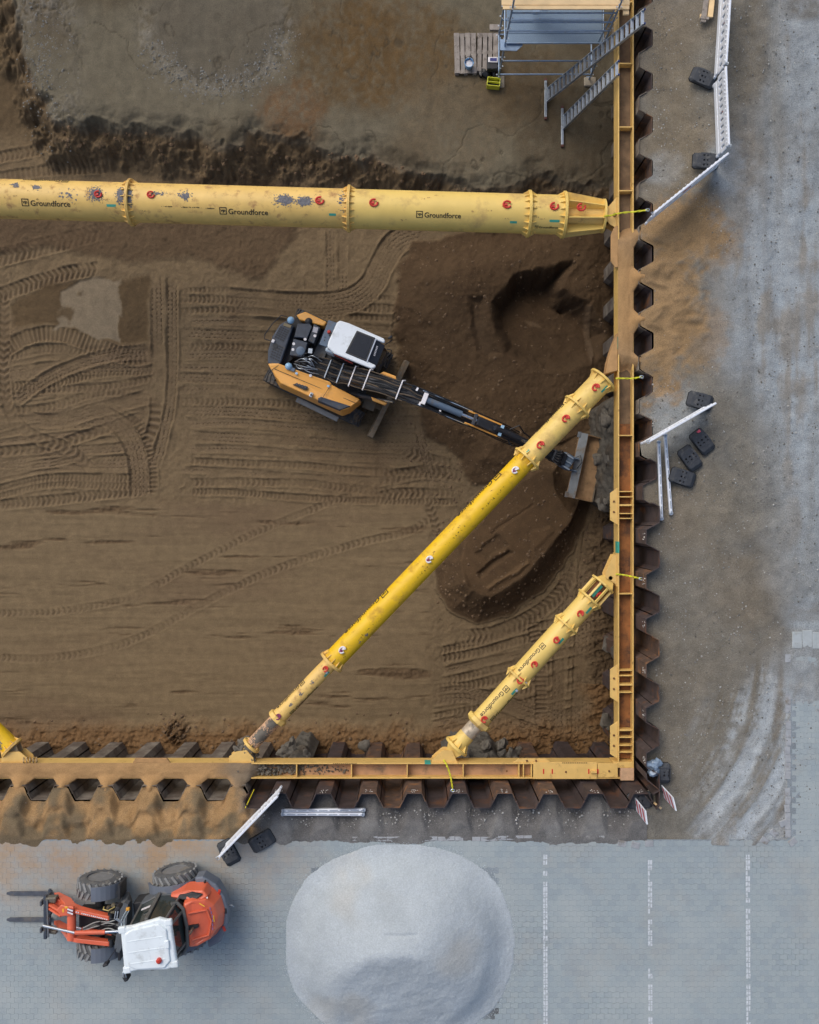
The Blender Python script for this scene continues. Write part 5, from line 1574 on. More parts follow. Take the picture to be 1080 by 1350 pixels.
boomc = [(.42, 1.40), (.9, 1.85), (1.6, 2.45), (2.3, 2.80), (3.1, 2.88), (4.0, 2.62), (4.75, 2.30)]
exarm = mat('arm_black', srgb(44, 48, 56), 0.42, var=0.15, scale=6, dirt=srgb(92, 82, 68), damt=0.2, dscale=5)
beam(boomc, [.3, .42, .52, .55, .5, .4, .26], [.34, .34, .32, .30, .28, .26, .24], 'boom', exarm)
def boom_top(x):
    xs_ = [p[0] for p in boomc]; return float(np.interp(x, xs_, [p[1] for p in boomc])) + float(np.interp(x, xs_, [.18, .24, .29, .29, .27, .22, .15]))


rh = random.Random(17)
for i in range(13):                                          # hoses running along the boom
    y0 = -.25 + .5 * i / 12; pts = []
    x = -.15
    while x < 4.3:
        sp = 1.0 if x < 2.2 else max(.55, 1 - (x - 2.2) * .3)
        zz = (boom_top(max(x, .42)) if x > .42 else 1.62 - (.42 - x) * .1) + .03 + .035 * rh.random()
        pts.append(bpt(x, y0 * sp + rh.uniform(-.035, .035), zz + rh.uniform(0, .03))); x += .33
        if i in (0, 3, 7, 12) and x > 2.6: break
    MB().tube(smooth_line([tuple(p) for p in pts], 3), .02 if i % 3 else .014, 6).build('hose', hose_m if i % 4 else mat('hose_scuffed', srgb(84, 72, 58), .7, var=.3), EX, smooth=True)
for i in range(16):                                          # hose tangle behind the boom
    a = Vector((-.75 + rh.uniform(0, .2), -.32 + rh.uniform(-.12, .1), 1.45)); b = Vector((-.1 + rh.uniform(-.1, .15), -.25 + rh.uniform(-.16, .3), 1.62))
    mid = (a + b) / 2 + Vector((rh.uniform(-.12, .12), rh.uniform(-.18, .18), .22))
    MB().tube(smooth_line([tuple(a), tuple(mid), tuple(b)], 6), .011, 6).build('hose', steel_m if i % 3 else hose_m, EX, smooth=True)
for x, wd, m in ((.20, .5, steel_m), (.57, .55, steel_m), (.95, .56, sticker), (1.38, .56, sticker), (2.32, .50, sticker)):
    z = (boom_top(x) if x > .42 else 1.62) + .10
    g = MB(); g.bar(bpt(x, -wd / 2, z), bpt(x, wd / 2, z), .035, .025); g.bar(bpt(x, -wd / 2, z + .01), bpt(x, -wd / 2, z - .16), .03)
    g.bar(bpt(x, wd / 2, z + .01), bpt(x + .06, wd / 2 + .04, z - .12), .035)
    g.build('hose_clamp', m, EX, bevel=.006, seg=1)
for s in (-1, 1):                                            # boom lift cylinders with orange lugs
    MB().tube([bpt(.95, s * .34, 1.15), bpt(1.75, s * .32, 1.95)], .075, 14).build('boom_cylinder', exarm, EX, smooth=True)
    MB().tube([bpt(1.7, s * .32, 1.90), bpt(2.25, s * .27, 2.45)], .04, 12).build('cylinder_rod', chrome, EX, smooth=True)
    MB().prism([bpt(1.62, s * .33, 0).to_2d(), bpt(1.7, s * .42, 0).to_2d(), bpt(2.05, s * .42, 0).to_2d(), bpt(2.1, s * .34, 0).to_2d()], 2.1, 2.24).build('lug', orange, EX, bevel=.02)
MB().tube([bpt(1.36, .28, 1.6), bpt(1.7, .42, 1.8), bpt(2.1, .30, 2.0), bpt(2.3, .1, 2.3)], .03, 8).build('hose', hose_m, EX, smooth=True)
# arm cylinder on top of the boom
MB().tube([bpt(3.0, .0, 3.28), bpt(4.05, .0, 3.06)], .085, 16).build('arm_cylinder', bluegrey, EX, smooth=True)
MB().tube([bpt(4.0, .0, 3.07), bpt(4.62, .0, 2.93)], .045, 12).build('cylinder_rod', chrome, EX, smooth=True)
for y in (-.17, .17, -.21, .22, .13):
    MB().tube(smooth_line([tuple(bpt(x, y + .015 * math.sin(x * 5 + y * 9), z)) for x, z in ((2.6, 3.22), (3.3, 3.22), (4.0, 2.98), (4.6, 2.8), (5.2, 2.5), (5.7, 2.2))], 3), .017, 6).build('hose', hose_m, EX, smooth=True)
for y in (-.19, .19): MB().tube([bpt(2.9, y, 3.26), bpt(3.9, y, 3.05), bpt(4.3, y, 2.92)], .014, 6).build('steel_pipe', chrome, EX, smooth=True)
for y in (-.16, .16): MB().bar(bpt(4.2, y, 2.95), bpt(5.15, y, 2.66), .04, .05).build('arm_guard', orange, EX, bevel=.008)
for x in (2.75, 2.95, 3.5): MB().box(bpt(x, .17 if x < 2.9 else -.15, boom_top(x) + .12), (.05, .09, .05)).build('bracket', sticker, EX)
for x, m in ((5.18, lamp_blue), (4.42, exarm), (3.02, sticker)): MB().bar(bpt(x, -.15, 2.80 if x > 5 else 3.05 if x > 4 else 3.36), bpt(x, .15, 2.80 if x > 5 else 3.05 if x > 4 else 3.36), .09 if x > 4 else .12, .06).build('cross_member', m, EX, bevel=.01)
for i in range(7):
    MB().tube([bpt(4.35 + i * .1, rh.uniform(-.1, .1), 2.8), bpt(4.5 + i * .1, rh.uniform(-.12, .12), 2.86), bpt(4.62 + i * .1, rh.uniform(-.1, .1), 2.7)], .022, 6).build('hose', hose_m, EX, smooth=True)
# arm (stick)
armc = [(4.45, 2.95), (4.85, 2.66), (5.5, 2.28), (6.3, 1.84), (6.75, 1.58)]
beam(armc, [.22, .42, .38, .3, .22], [.22, .24, .22, .2, .2], 'arm', exarm)
MB().tube([bpt(5.0, 0, 2.92), bpt(5.75, 0, 2.5)], .07, 14).build('bucket_cylinder', exarm, EX, smooth=True)
MB().tube([bpt(5.7, 0, 2.53), bpt(6.35, 0, 2.15)], .04, 12).build('cylinder_rod', chrome, EX, smooth=True)
for s in (-.13, .13): MB().bar(bpt(6.3, s, 2.2), bpt(6.95, s, 1.5), .04, .09).build('linkage', exarm, EX, bevel=.01)
for y in (-.1, .14): MB().tube([bpt(5.4, y, 2.5), bpt(5.6, y * 2.4, 2.5), bpt(5.8, y * 1.6, 2.3), bpt(6.2, y, 2.1), bpt(6.7, y, 1.85)], .02, 6).build('hose', hose_m, EX, smooth=True)
# tiltrotator and grading bucket
MB().box(bpt(6.98, .02, 1.5), (.42, .34, .30), (0, .3, R(5))).build('coupler', exarm, EX, bevel=.04)
MB().box(bpt(7.25, .02, 1.34), (.34, .42, .34), (0, .1, R(-6))).build('tiltrotator', bluegrey, EX, bevel=.04)
for s in (-.16, .0, .16): MB().box(bpt(7.28, s, 1.52), (.26, .035, .05), (0, 0, R(-6))).build('tilt_rib', mat('alloy_grey', srgb(150, 164, 178), .4, .3), EX, bevel=.006)
for i in range(6): MB().tube([bpt(6.85, -.12 + .05 * i, 1.65), bpt(7.0, -.2 + .08 * i, 1.8), bpt(7.15, -.15 + .06 * i, 1.5)], .018, 6).build('hose', hose_m, EX, smooth=True)
BK = Matrix.Translation((7.58, .52, .52)) @ Matrix.Rotation(R(14), 4, 'Z')     # bucket frame
prof = [(-.10, .62), (.14, .66), (.15, .63), (.02, .58), (.04, .46), (.16, .40), (.66, .34), (.66, .31), (.06, .34), (-.10, .46)]
W2 = .90
vs = [(x, -W2, z) for x, z in prof] + [(x, W2, z) for x, z in prof]; n = len(prof)
bk = MB().add(vs, [(i, (i + 1) % n, n + (i + 1) % n, n + i) for i in range(n)] + [tuple(range(n)), tuple(range(2 * n - 1, n - 1, -1))], BK)
soil_steel = mat('soiled_bucket', srgb(164, 132, 96), .8, .1, var=.25, scale=5, bump=.2, dirt=srgb(112, 92, 70), damt=.4)
bko = bk.build('bucket_shell', soil_steel, EX)
for s in (-1, 1):
    q = [(-.11, .62), (-.12, .44), (.02, .33), (.66, .31), (.66, .37), (.16, .65)]
    vs = [(x, s * W2 - .012, z) for x, z in q] + [(x, s * W2 + .012, z) for x, z in q]
    MB().add(vs, [tuple(range(6)), tuple(range(11, 5, -1))] + [(i, (i + 1) % 6, 6 + (i + 1) % 6, 6 + i) for i in range(6)], BK).build('bucket_side', soil_steel, EX)
MB().add(*(lambda m: (m.v, m.f))(MB().box((.01, 0, .66), (.24, 1.84, .03))), BK).build('bucket_back', mat('bucket_grey', srgb(128, 134, 138), .6, .1, var=.15, dirt=srgb(120, 104, 84), damt=.3), EX, bevel=.008)
for y in (-.9, .9): MB().add(*(lambda m: (m.v, m.f))(MB().box((-.12, y * .95, .66), (.09, .16, .06))), BK).build('wear_plate', exgrey, EX, bevel=.01)
MB().add(*(lambda m: (m.v, m.f))(MB().box((.66, 0, .326), (.08, 1.8, .024))), BK).build('cutting_edge', muddy_steel, EX)
for s in (-.17, .17): MB().add(*(lambda m: (m.v, m.f))(MB().box((-.16, s, .68), (.34, .04, .24))), BK).build('bucket_ear', bluegrey, EX, bevel=.01)
mb = MB().tube([(-.1, .2, .72), (.02, .28, .76), (.1, .1, .76), (0, -.1, .74)], .012, 6); MB().add(mb.v, mb.f, BK).build('hose', hose_m, EX, smooth=True)

# ------------------------------------------------------------------ wheel loader with pallet forks (local x forward = towards -X of the place)
LO = thing('wheel_loader', (-6.6, -9.4, 0), PI, 'orange articulated wheel loader with white cab roof and pallet forks', 'wheel loader')
lor = mat('loader_orange', srgb(222, 106, 74), 0.36, var=0.05, scale=3, dirt=srgb(204, 116, 90), damt=0.18, dscale=3, coat=0.25)
lgrey = mat('loader_grey', srgb(104, 112, 124), 0.5, var=0.06, scale=4, dirt=srgb(134, 130, 124), damt=0.22)
lwhite = mat('loader_white', srgb(226, 236, 240), 0.4, var=0.04, scale=3, dirt=srgb(198, 206, 208), damt=0.32, dscale=5, coat=0.1)
tyre_m = mat('tyre_rubber', srgb(88, 90, 92), 0.85, var=0.15, scale=12, dirt=srgb(134, 130, 122), damt=0.35, dscale=8)
lug_m = mat('tyre_lug', srgb(132, 134, 134), 0.85, var=0.12, scale=14)
rim_m = mat('rim_grey', srgb(124, 126, 128), 0.55, .1, var=.1, scale=10, dirt=srgb(128, 122, 112), damt=.35)
fork_m = mat('fork_steel', srgb(92, 96, 104), 0.5, .4, var=.2, scale=8, dirt=srgb(128, 120, 108), damt=.35)
RF = R(7)                          # rear frame turned against the front frame


def rr_(x, y):                     # point of the rear frame
    c, s = math.cos(RF), math.sin(RF); x += .25
    return (-.25 + x * c - y * s, x * s + y * c)


def wheel(name, x, y, side, yaw):
    r, w = .52, .40
    M = Matrix.Translation((x, y, r)) @ Matrix.Rotation(yaw, 4, 'Z') @ Matrix.Rotation(PI / 2, 4, 'Z')
    root = MB().lathe([(-w / 2, .30), (-w / 2 - .01, .38), (-w / 2 + .03, .47), (-w / 2 + .09, .495), (w / 2 - .09, .495), (w / 2 - .03, .47), (w / 2 + .01, .38), (w / 2, .30)], 40, M, True).build('tyre', tyre_m, LO, smooth=True)
    lg = MB(); n = 20
    for k in range(n):
        for sg in (-1, 1):
            a = 2 * PI * (k + (.5 if sg > 0 else 0)) / n
            p0 = Vector((.0 + sg * .012, .505 * math.cos(a), .505 * math.sin(a)))
            a2 = a + .20 * 1
            p1 = Vector((sg * w * .46, .49 * math.cos(a2), .49 * math.sin(a2)))
            lg.bar(M @ p0, M @ p1, .055, .045, tuple(M.to_3x3() @ Vector((0, math.cos(a), math.sin(a)))))
    lg.build('tread_lug', lug_m, root)
    MB().lathe([(-w / 2 + .03, .30), (-w / 2 + .0, .31), (-w / 2 + .15, .25), (-w / 2 + .17, .14), (-w / 2 + .06, .12), (-w / 2 + .05, .0001)], 32, M).build('rim', rim_m, root, smooth=True)
    MB().lathe([(w / 2 - .03, .30), (w / 2, .31), (w / 2 - .15, .25), (w / 2 - .17, .14), (w / 2 - .06, .12), (w / 2 - .05, .0001)], 32, M).build('rim', rim_m, root, smooth=True)


for s in (-1, 1):
    wheel('front_wheel', .64, s * .70 + .02, s, R(-2))
    x, y = rr_(-1.22, s * .72); wheel('rear_wheel', x, y - .02, s, RF)
MB().tube([(.64, -.6, .52), (.64, .62, .52)], .11, 12).build('axle', exdark, LO, smooth=True)
a, b = rr_(-1.22, -.6), rr_(-1.22, .6); MB().tube([(*a, .52), (*b, .52)], .11, 12).build('axle', exdark, LO, smooth=True)
# front frame
MB().box((.55, .02, .62), (1.0, .46, .34)).build('front_frame', exdark, LO, bevel=.03)
MB().prism([(-.02, -.50), (.16, -.46), (.16, .50), (-.02, .54), (-.10, .3), (-.10, -.3)], .45, 1.05, top=[(-.18, -.50, 1.2), (-.06, -.46, 1.2), (.10, .50, 1.2), (.0, .58, 1.2), (-.06, .36, 1.2), (-.16, -.2, 1.2)]).build('front_tower', mat('loader_darkgrey', srgb(84, 90, 96), .55, var=.1, dirt=srgb(112, 108, 102), damt=.25), LO, bevel=.015)
MB().prism([(-.22, -.50), (-.12, -.54), (.02, .40), (.06, .58), (-.02, .60), (-.16, .30)], 1.0, 1.21).build('tower_plate', MATS['loader_darkgrey'], LO, bevel=.01)
for s in (-1, 1):                  # front mudguards: curved grey covers over the rear half of the wheels
    mb = MB(); n = 9; prof = []
    for i in range(n):
        t = R(172) - R(84) * (1 - i / (n - 1)); prof.append((.64 - .60 * math.cos(t - R(90) + R(90)) * -1 * 0 + .60 * math.cos(t), .52 + .60 * math.sin(t)))
    vs = []
    for x, z in prof:
        for y in (-.17, .17): vs.append((x, s * .70 + .02 + y, z))
    for x, z in prof:
        for y in (-.15, .15): vs.append((.64 + (x - .64) * .93, s * .70 + .02 + y, .52 + (z - .52) * .93))
    fs = []
    for i in range(n - 1):
        o = 2 * i; fs += [(o, o + 1, o + 3, o + 2), (2 * n + o + 1, 2 * n + o, 2 * n + o + 2, 2 * n + o + 3), (o, o + 2, 2 * n + o + 2, 2 * n + o), (o + 1, 2 * n + o + 1, 2 * n + o + 3, o + 3)]
    fs += [(0, 2 * n, 2 * n + 1, 1), (2 * n - 2, 2 * n - 1, 4 * n - 1, 4 * n - 2)]
    mb.add(vs, fs); mb.build('front_mudguard', lgrey, LO, bevel=.01)
    MB().box((.06, s * .70 + .02, .72), (.06, .34, .5)).build('mud_flap', exdark, LO, bevel=.01)
# lift arms: two curved plates, cross tube, tilt linkage
for s in (-1, 1):
    y0 = .26 * s + .03; yA = (.33 if s > 0 else -.13)
    out = [(.16, 1.12), (.22, 1.22), (.95, 1.20), (1.18, 1.12), (1.40, .80), (1.74, .34), (1.82, .26), (1.70, .22), (1.30, .56), (1.10, .86), (.9, .98), (.22, 1.06)]
    sh = lambda x: (.40 if s > 0 else -.18) * 1.0 + (.0 if s > 0 else -.16) * max(0, min(1, (x - .2) / .8)) - (.08 if s > 0 else 0) * max(0, min(1, (x - .2) / .8))
    n = len(out)
    vs = [(x, sh(x) - .05, z) for x, z in out] + [(x, sh(x) + .05, z) for x, z in out]
    MB().add(vs, [tuple(range(n)), tuple(range(2 * n - 1, n - 1, -1))] + [(i, (i + 1) % n, n + (i + 1) % n, n + i) for i in range(n)]).build('lift_arm', lor, LO, bevel=.012)
    MB().tube([(.2, sh(.2) - .09, 1.14), (.2, sh(.2) + .09, 1.14)], .06, 12).build('arm_pivot', exdark, LO, smooth=True)
    MB().tube([(.22, sh(.2) + s * .0 - s * .12, .95), (.95, sh(.9) - s * .12, .85)], .045, 12).build('lift_cylinder', lor, LO, smooth=True)
    MB().tube([(.9, sh(.9) - s * .12, .86), (1.25, sh(1.2) - s * .12, .72)], .026, 10).build('cylinder_rod', chrome, LO, smooth=True)
MB().tube([(1.10, -.34, 1.10), (1.10, .34, 1.10)], .10, 18).build('cross_tube', lor, LO, smooth=True)
MB().prism([(1.0, -.46), (1.30, -.50), (1.40, -.38), (1.30, -.24), (1.02, -.26)], 1.16, 1.24).build('arm_head', lor, LO, bevel=.02)
st = MB()
for i in range(2): st.box((1.08, -.36 - i * .07 + .04, 1.247), (.13, .035, .003), (0, 0, -.35))
st.build('warning_stripe', sticker, LO)
st = MB().box((1.08, -.36, 1.246), (.13, .12, .002), (0, 0, -.2)); st.build('warning_patch', mat('patch_maroon', srgb(120, 50, 70), .5), LO)
MB().box((1.17, -.45, 1.245), (.07, .045, .004)).build('warning_label', mat('label_amber', srgb(236, 176, 50), .5), LO)
MB().box((1.24, -.38, 1.245), (.04, .08, .004)).build('warning_label', MATS['label_amber'], LO)
tx = MB(); rt = random.Random(4)
for i in range(17):
    if i == 2: continue
    x = .95 - i * .043; tx.box((x, -.335 + (i * .0105), 1.222), (rt.uniform(.02, .034), .028, .003), (0, 0, rt.uniform(-.3, .3)))
tx.build('arm_lettering', sticker, LO)
MB().tube([(.30, .12, 1.22), (.95, .10, 1.30)], .05, 14).build('tilt_cylinder', lor, LO, smooth=True)
MB().tube([(.95, .10, 1.30), (1.78, .07, 1.0)], .032, 12).build('cylinder_rod', chrome, LO, smooth=True)
MB().tube([(-.1, .12, 1.16), (.34, .12, 1.22)], .035, 12).build('cylinder_rod', chrome, LO, smooth=True)
for s in (-.03, .06): MB().bar((1.36, s - .22, 1.0), (1.80, s - .25, .62), .05, .10).build('tilt_link', lor, LO, bevel=.01)
for i in range(9):
    y = -.2 + .05 * i
    MB().tube(smooth_line([(.0, y + .05, 1.15), (.25, y + rt.uniform(-.1, .12), 1.1 + .1 * rt.random()), (.55, y * .8 + .1 + rt.uniform(-.05, .1), 1.02), (.85, .15 + .3 * y, 1.08)], 4), .014, 6).build('hose', hose_m if i % 3 else mat('hose_grey', srgb(150, 152, 150), .5), LO, smooth=True)
for i in range(8): MB().box((.1 + .06 * (i % 4), -.42 + .07 * (i // 2), 1.0 + .04 * (i % 3)), (.09, .06, .1), (0, 0, rt.uniform(-.4, .4))).build('valve_block', mat('valve_olive', srgb(112, 104, 84), .6, .2, var=.2) if i % 2 else exdark, LO, bevel=.008)
MB().tube([(.1, -.42, 1.15), (.2, -.40, 1.3), (.32, -.42, 1.28), (.36, -.40, 1.1)], .014, 6).build('hose', mat('hose_yellowish', srgb(200, 180, 110), .6), LO, smooth=True)
# quick hitch carriage and forks
MB().bar((1.88, -.48, .62), (1.88, .54, .62), .07, .08).build('carriage_bar', exblack, LO, bevel=.01)
MB().bar((1.93, -.46, .22), (1.93, .54, .22), .06, .07).build('carriage_bar', exblack, LO, bevel=.01)
MB().bar((1.80, -.40, .72), (1.80, .48, .66), .04, .04).build('carriage_bar', exgrey, LO)
for s in (-.40, -.05, .10, .44): MB().bar((1.86, s, .66), (1.90, s, .18), .05, .05).build('carriage_post', exblack, LO, bevel=.008)
MB().prism([(1.60, -.46), (1.86, -.44), (1.86, -.34), (1.62, -.30)], .50, .70).build('hitch_head', mat('hitch_grey', srgb(110, 106, 96), .6, .3, var=.2), LO, bevel=.03)
MB().prism([(1.62, .36), (1.86, .34), (1.86, .42), (1.64, .46)], .45, .62).build('hitch_head', MATS['hitch_grey'], LO, bevel=.03)
MB().prism([(1.50, -.34), (1.84, -.40), (1.84, -.16), (1.66, -.06), (1.48, -.12)], .52, .60).build('hitch_plate', lor, LO, bevel=.012)
for y in (-.29, .335):
    fo = MB(); fo.prism([(1.96, y - .055), (1.96, y + .055), (2.94, y + .045), (3.02, y + .02), (3.02, y - .02), (2.94, y - .045)], .03, .075)
    fo.box((1.975, y, .36), (.045, .11, .62)); fo.build('fork', fork_m, LO, bevel=.005, seg=1)
# rear frame: belly, cab, bonnet, counterweight
def rp(pts): return [(*rr_(p[0], p[1]), *p[2:]) for p in pts]


MB().prism(rp([(-.3, -.42), (-.3, .42), (-2.0, .5), (-2.0, -.5)]), .45, .95).build('rear_frame', exdark, LO, bevel=.02)
MB().prism(rp([(-.54, -.48), (-.54, .48), (-.95, .63), (-1.52, .60), (-1.66, .36), (-1.66, -.36), (-1.52, -.60), (-.95, -.63)]), .75, 1.22).build('cab_body', MATS['loader_darkgrey'], LO, bevel=.03)
cb = [(-.58, -.46), (-.58, .46), (-1.0, .62), (-1.50, .58), (-1.64, .34), (-1.64, -.34), (-1.50, -.58), (-1.0, -.62)]
ct = [(-.62, -.40, 2.26), (-.62, .40, 2.26), (-1.0, .52, 2.26), (-1.42, .50, 2.26), (-1.50, .34, 2.26), (-1.50, -.34, 2.26), (-1.42, -.50, 2.26), (-1.0, -.52, 2.26)]
clear = mat('cab_glass', srgb(44, 54, 54), 0.06, var=0.03, spec=0.6)
MB().prism(rp(cb), 1.2, 2.26, top=rp(ct)).build('cab_glass', clear, LO)
for i in range(8):
    p, t = rp(cb)[i], rp(ct)[i]
    MB().bar((p[0], p[1], 1.15), (t[0], t[1], 2.28), .075 if i in (2, 7) else .045, .10 if i in (2, 7) else .05).build('cab_pillar', mat('pillar_grey', srgb(98, 98, 96), .5), LO, bevel=.008)
st = MB().bar((*rr_(-.74, -.545), 1.72), (*rr_(-.94, -.60), 1.72), .012, .09); st.build('window_label', sticker, LO)
DX = -.10
rf = [(x + DX, y) for x, y in ((-.36, -.40), (-.34, .40), (-.42, .50), (-.62, .48), (-1.25, .54), (-1.42, .50), (-1.48, .38), (-1.46, -.38), (-1.42, -.50), (-1.22, -.58), (-.62, -.48), (-.44, -.48))]
MB().prism(rp(rf), 2.28, 2.42).build('cab_roof', lwhite, LO, bevel=.05, seg=4)
MB().prism(rp([(x + DX, y) for x, y in ((-.46, -.34), (-.42, 0), (-.46, .36), (-.62, .44), (-1.22, .48), (-1.36, .34), (-1.36, -.34), (-1.20, -.48), (-.62, -.42))]), 2.40, 2.46).build('roof_cap', lwhite, LO, bevel=.03, seg=3)
for y in (-.18, .06, .30): MB().bar((*rr_(-.50 + DX, y), 2.463), (*rr_(-1.26 + DX, y - .02), 2.463), .02, .008).build('roof_rib', lwhite, LO, bevel=.003)
for x, y in ((-.40, -.42), (-.40, .44), (-1.40, -.46), (-1.42, .44)): MB().box((*rr_(x + DX, y), 2.38), (.17, .15, .10), (0, 0, RF)).build('roof_corner', lwhite, LO, bevel=.03)
MB().lathe([(0, .06), (.06, .058), (.09, .03)], 16, Matrix.Translation((*rr_(-1.13 + DX, .29), 2.46)) @ Matrix.Rotation(-PI / 2, 4, 'Y')).build('beacon', lamp_red, LO, smooth=True)
MB().box((*rr_(-1.33 + DX, -.02), 2.45), (.1, .18, .05), (0, 0, RF)).build('roof_vent', lwhite, LO, bevel=.02)
# bonnet
hb = [(-1.56, -.62), (-1.56, .58), (-1.80, .60), (-2.15, .50), (-2.34, .30), (-2.42, -.02), (-2.36, -.36), (-2.20, -.58), (-1.8, -.68)]
ht = [(-1.62, -.50, 1.60), (-1.62, .48, 1.60), (-1.82, .48, 1.58), (-2.08, .40, 1.48), (-2.22, .24, 1.36), (-2.28, -.02, 1.34), (-2.24, -.30, 1.36), (-2.08, -.46, 1.44), (-1.82, -.52, 1.56)]
MB().prism(rp([(-1.26, -.50), (-1.24, -.66), (-1.6, -.76), (-2.08, -.72), (-2.2, -.52), (-1.9, -.40), (-1.7, -.48)]), .92, 1.40, top=rp([(-1.30, -.54, 1.30), (-1.28, -.62, 1.28), (-1.62, -.70, 1.36), (-2.04, -.66, 1.34), (-2.14, -.52, 1.36), (-1.9, -.44, 1.46), (-1.7, -.52, 1.42)])).build('side_panel', lor, LO, bevel=.03, seg=3)
MB().prism(rp(hb), .92, 1.5, top=rp(ht)).build('bonnet', lor, LO, bevel=.07, seg=4)
MB().prism(rp([(-1.46, -.56), (-1.5, -.64), (-1.8, -.68), (-2.04, -.60), (-1.9, -.52), (-1.6, -.52)]), 1.2, 1.3, top=rp([(-1.46, -.56, 1.40), (-1.5, -.63, 1.385), (-1.8, -.66, 1.39), (-2.04, -.59, 1.40), (-1.9, -.52, 1.45), (-1.6, -.53, 1.42)])).build('bonnet_vent', exdark, LO, bevel=.02)
for pts in ([(-1.72, -.28, 1.60), (-2.10, -.26, 1.475)], [(-1.72, .32, 1.60), (-2.08, .30, 1.49)], [(-2.10, -.26, 1.47), (-2.16, .02, 1.44), (-2.08, .30, 1.48)]):
    MB().tube([(*rr_(p[0], p[1]), p[2] - .012) for p in pts], .022, 8).build('bonnet_ridge', lor, LO, smooth=True)
sr = MB(); so = MB()
for i in range(6): sr.box((*rr_(-2.17 - .012 * min(i, 5 - i), -.26 + .09 * i), 1.415), (.022, .07, .004), (0, -.5, RF))
sr.build('bonnet_lettering', mat('letter_violet', srgb(150, 110, 150), .5), LO)
for p in ((-2.02, -.40, 1.50, .9), (-2.22, -.02, 1.395, 0)): MB().box((*rr_(p[0], p[1]), p[2]), (.018, .14, .005), (0, -.45, RF + p[3])).build('reflector', mat('reflector_yellow', srgb(240, 190, 50), .4), LO)
kt = MB()
for i in range(6): kt.box((*rr_(-1.86 - .05 * i, -.60 + .022 * i), 1.375 - .006 * i), (.035, .045, .004), (.5, 0, RF + .4))
kt.build('side_lettering', sticker, LO)
MB().tube([(*rr_(-1.78, .06), 1.5), (*rr_(-1.78, .06), 1.70), (*rr_(-1.73, .12), 1.74)], .032, 10).build('exhaust_pipe', mat('exhaust_brown', srgb(112, 92, 78), .6, .3), LO, smooth=True)
MB().prism(rp([(-1.69, -.02), (-1.69, .10), (-1.90, .06), (-1.90, .0)]), 1.40, 1.592).build('exhaust_recess', exdark, LO)
# dark rear window frame curving behind the roof
MB().tube([(*rr_(x, y), z) for x, y, z in ((-1.40, -.58, 1.7), (-1.50, -.57, 1.63), (-1.62, -.42, 1.62), (-1.66, 0, 1.62), (-1.62, .42, 1.62), (-1.50, .57, 1.63), (-1.40, .58, 1.7))], .04, 8).build('rear_window_frame', MATS['pillar_grey'], LO, smooth=True)
# counterweight
cw = [(-1.78, -.84), (-1.98, -.84), (-2.26, -.62), (-2.42, -.30), (-2.46, .02), (-2.40, .36), (-2.20, .70), (-1.9, .82), (-1.9, .5), (-2.2, .1), (-2.1, -.5), (-1.8, -.6)]
MB().prism(rp(cw), .55, .98).build('counterweight', lgrey, LO, bevel=.05, seg=3)
for y in (-.45, .0, .4): MB().box((*rr_(-2.40 + abs(y) * .2, y), .99), (.06, .12, .02), (0, 0, RF + y * .8)).build('tail_light', lamp_red if y else exdark, LO, bevel=.006)
MB().tube([(*rr_(-2.02, -.72), .98), (*rr_(-2.02, -.74), 1.06), (*rr_(-2.06, -.78), 1.08)], .02, 8).build('hook', exdark, LO)
MB().tube([(*rr_(-2.46, -.05), .8), (*rr_(-2.54, -.05), .85), (*rr_(-2.56, 0), .8)], .014, 6).build('tow_hook', steel_m, LO)
# rear mudguards
for s in (-1, 1):
    mb = MB(); n = 10; vs = []
    for i in range(n):
        t = R(20) + R(140) * i / (n - 1)
        x, z = -1.22 - .62 * math.cos(t), .50 + .66 * math.sin(t)
        for y in (.50, .78): vs.append((*rr_(x, s * y), z))
        for y in (.50, .76): vs.append((*rr_(-1.22 - .57 * math.cos(t), s * y), .50 + .60 * math.sin(t)))
    fs = []
    for i in range(n - 1):
        o = 4 * i; fs += [(o, o + 1, o + 5, o + 4), (o + 3, o + 2, o + 6, o + 7), (o, o + 4, o + 6, o + 2), (o + 1, o + 3, o + 7, o + 5)]
    fs += [(0, 2, 3, 1), (4 * n - 4, 4 * n - 3, 4 * n - 1, 4 * n - 2)]
    mb.add(vs, fs); mb.build('rear_mudguard', lgrey, LO, bevel=.01)
# mirrors, rails, work lamps
for s in (-1, 1):
    p0, p1 = rr_(-.48, s * .46), rr_(-.36, s * .72)
    for k in (0, .05): MB().tube([(p0[0] + k, p0[1], 2.15), (p1[0] + k, (p0[1] + p1[1]) / 2, 2.2), (p1[0] + k, p1[1], 2.12)], .012, 6).build('mirror_arm', steel_m, LO, smooth=True)
    MB().box((p1[0] + .02, p1[1] + s * .04, 2.0), (.10, .13, .26), (0, 0, .5 * s)).build('mirror', exdark, LO, bevel=.03)
for k in (0, .06): MB().tube([(-.22 - k, -.42, 1.3), (-.28 - k, -.46, 1.9), (-.34 - k, -.36, 2.1)], .013, 6).build('grab_rail', mat('rail_pale', srgb(180, 200, 214), .4), LO, smooth=True)
MB().box((.26, .82, 1.25), (.12, .06, .20), (0, 0, .4)).build('work_lamp', exdark, LO, bevel=.02)
MB().bar((.05, .50, 1.2), (.26, .80, 1.2), .02).build('lamp_bracket', exdark, LO)
MB().box((-.26, -.46, 1.35), (.08, .06, .08)).build('work_lamp', mat('lamp_amber', srgb(224, 160, 50), .4), LO, bevel=.01)

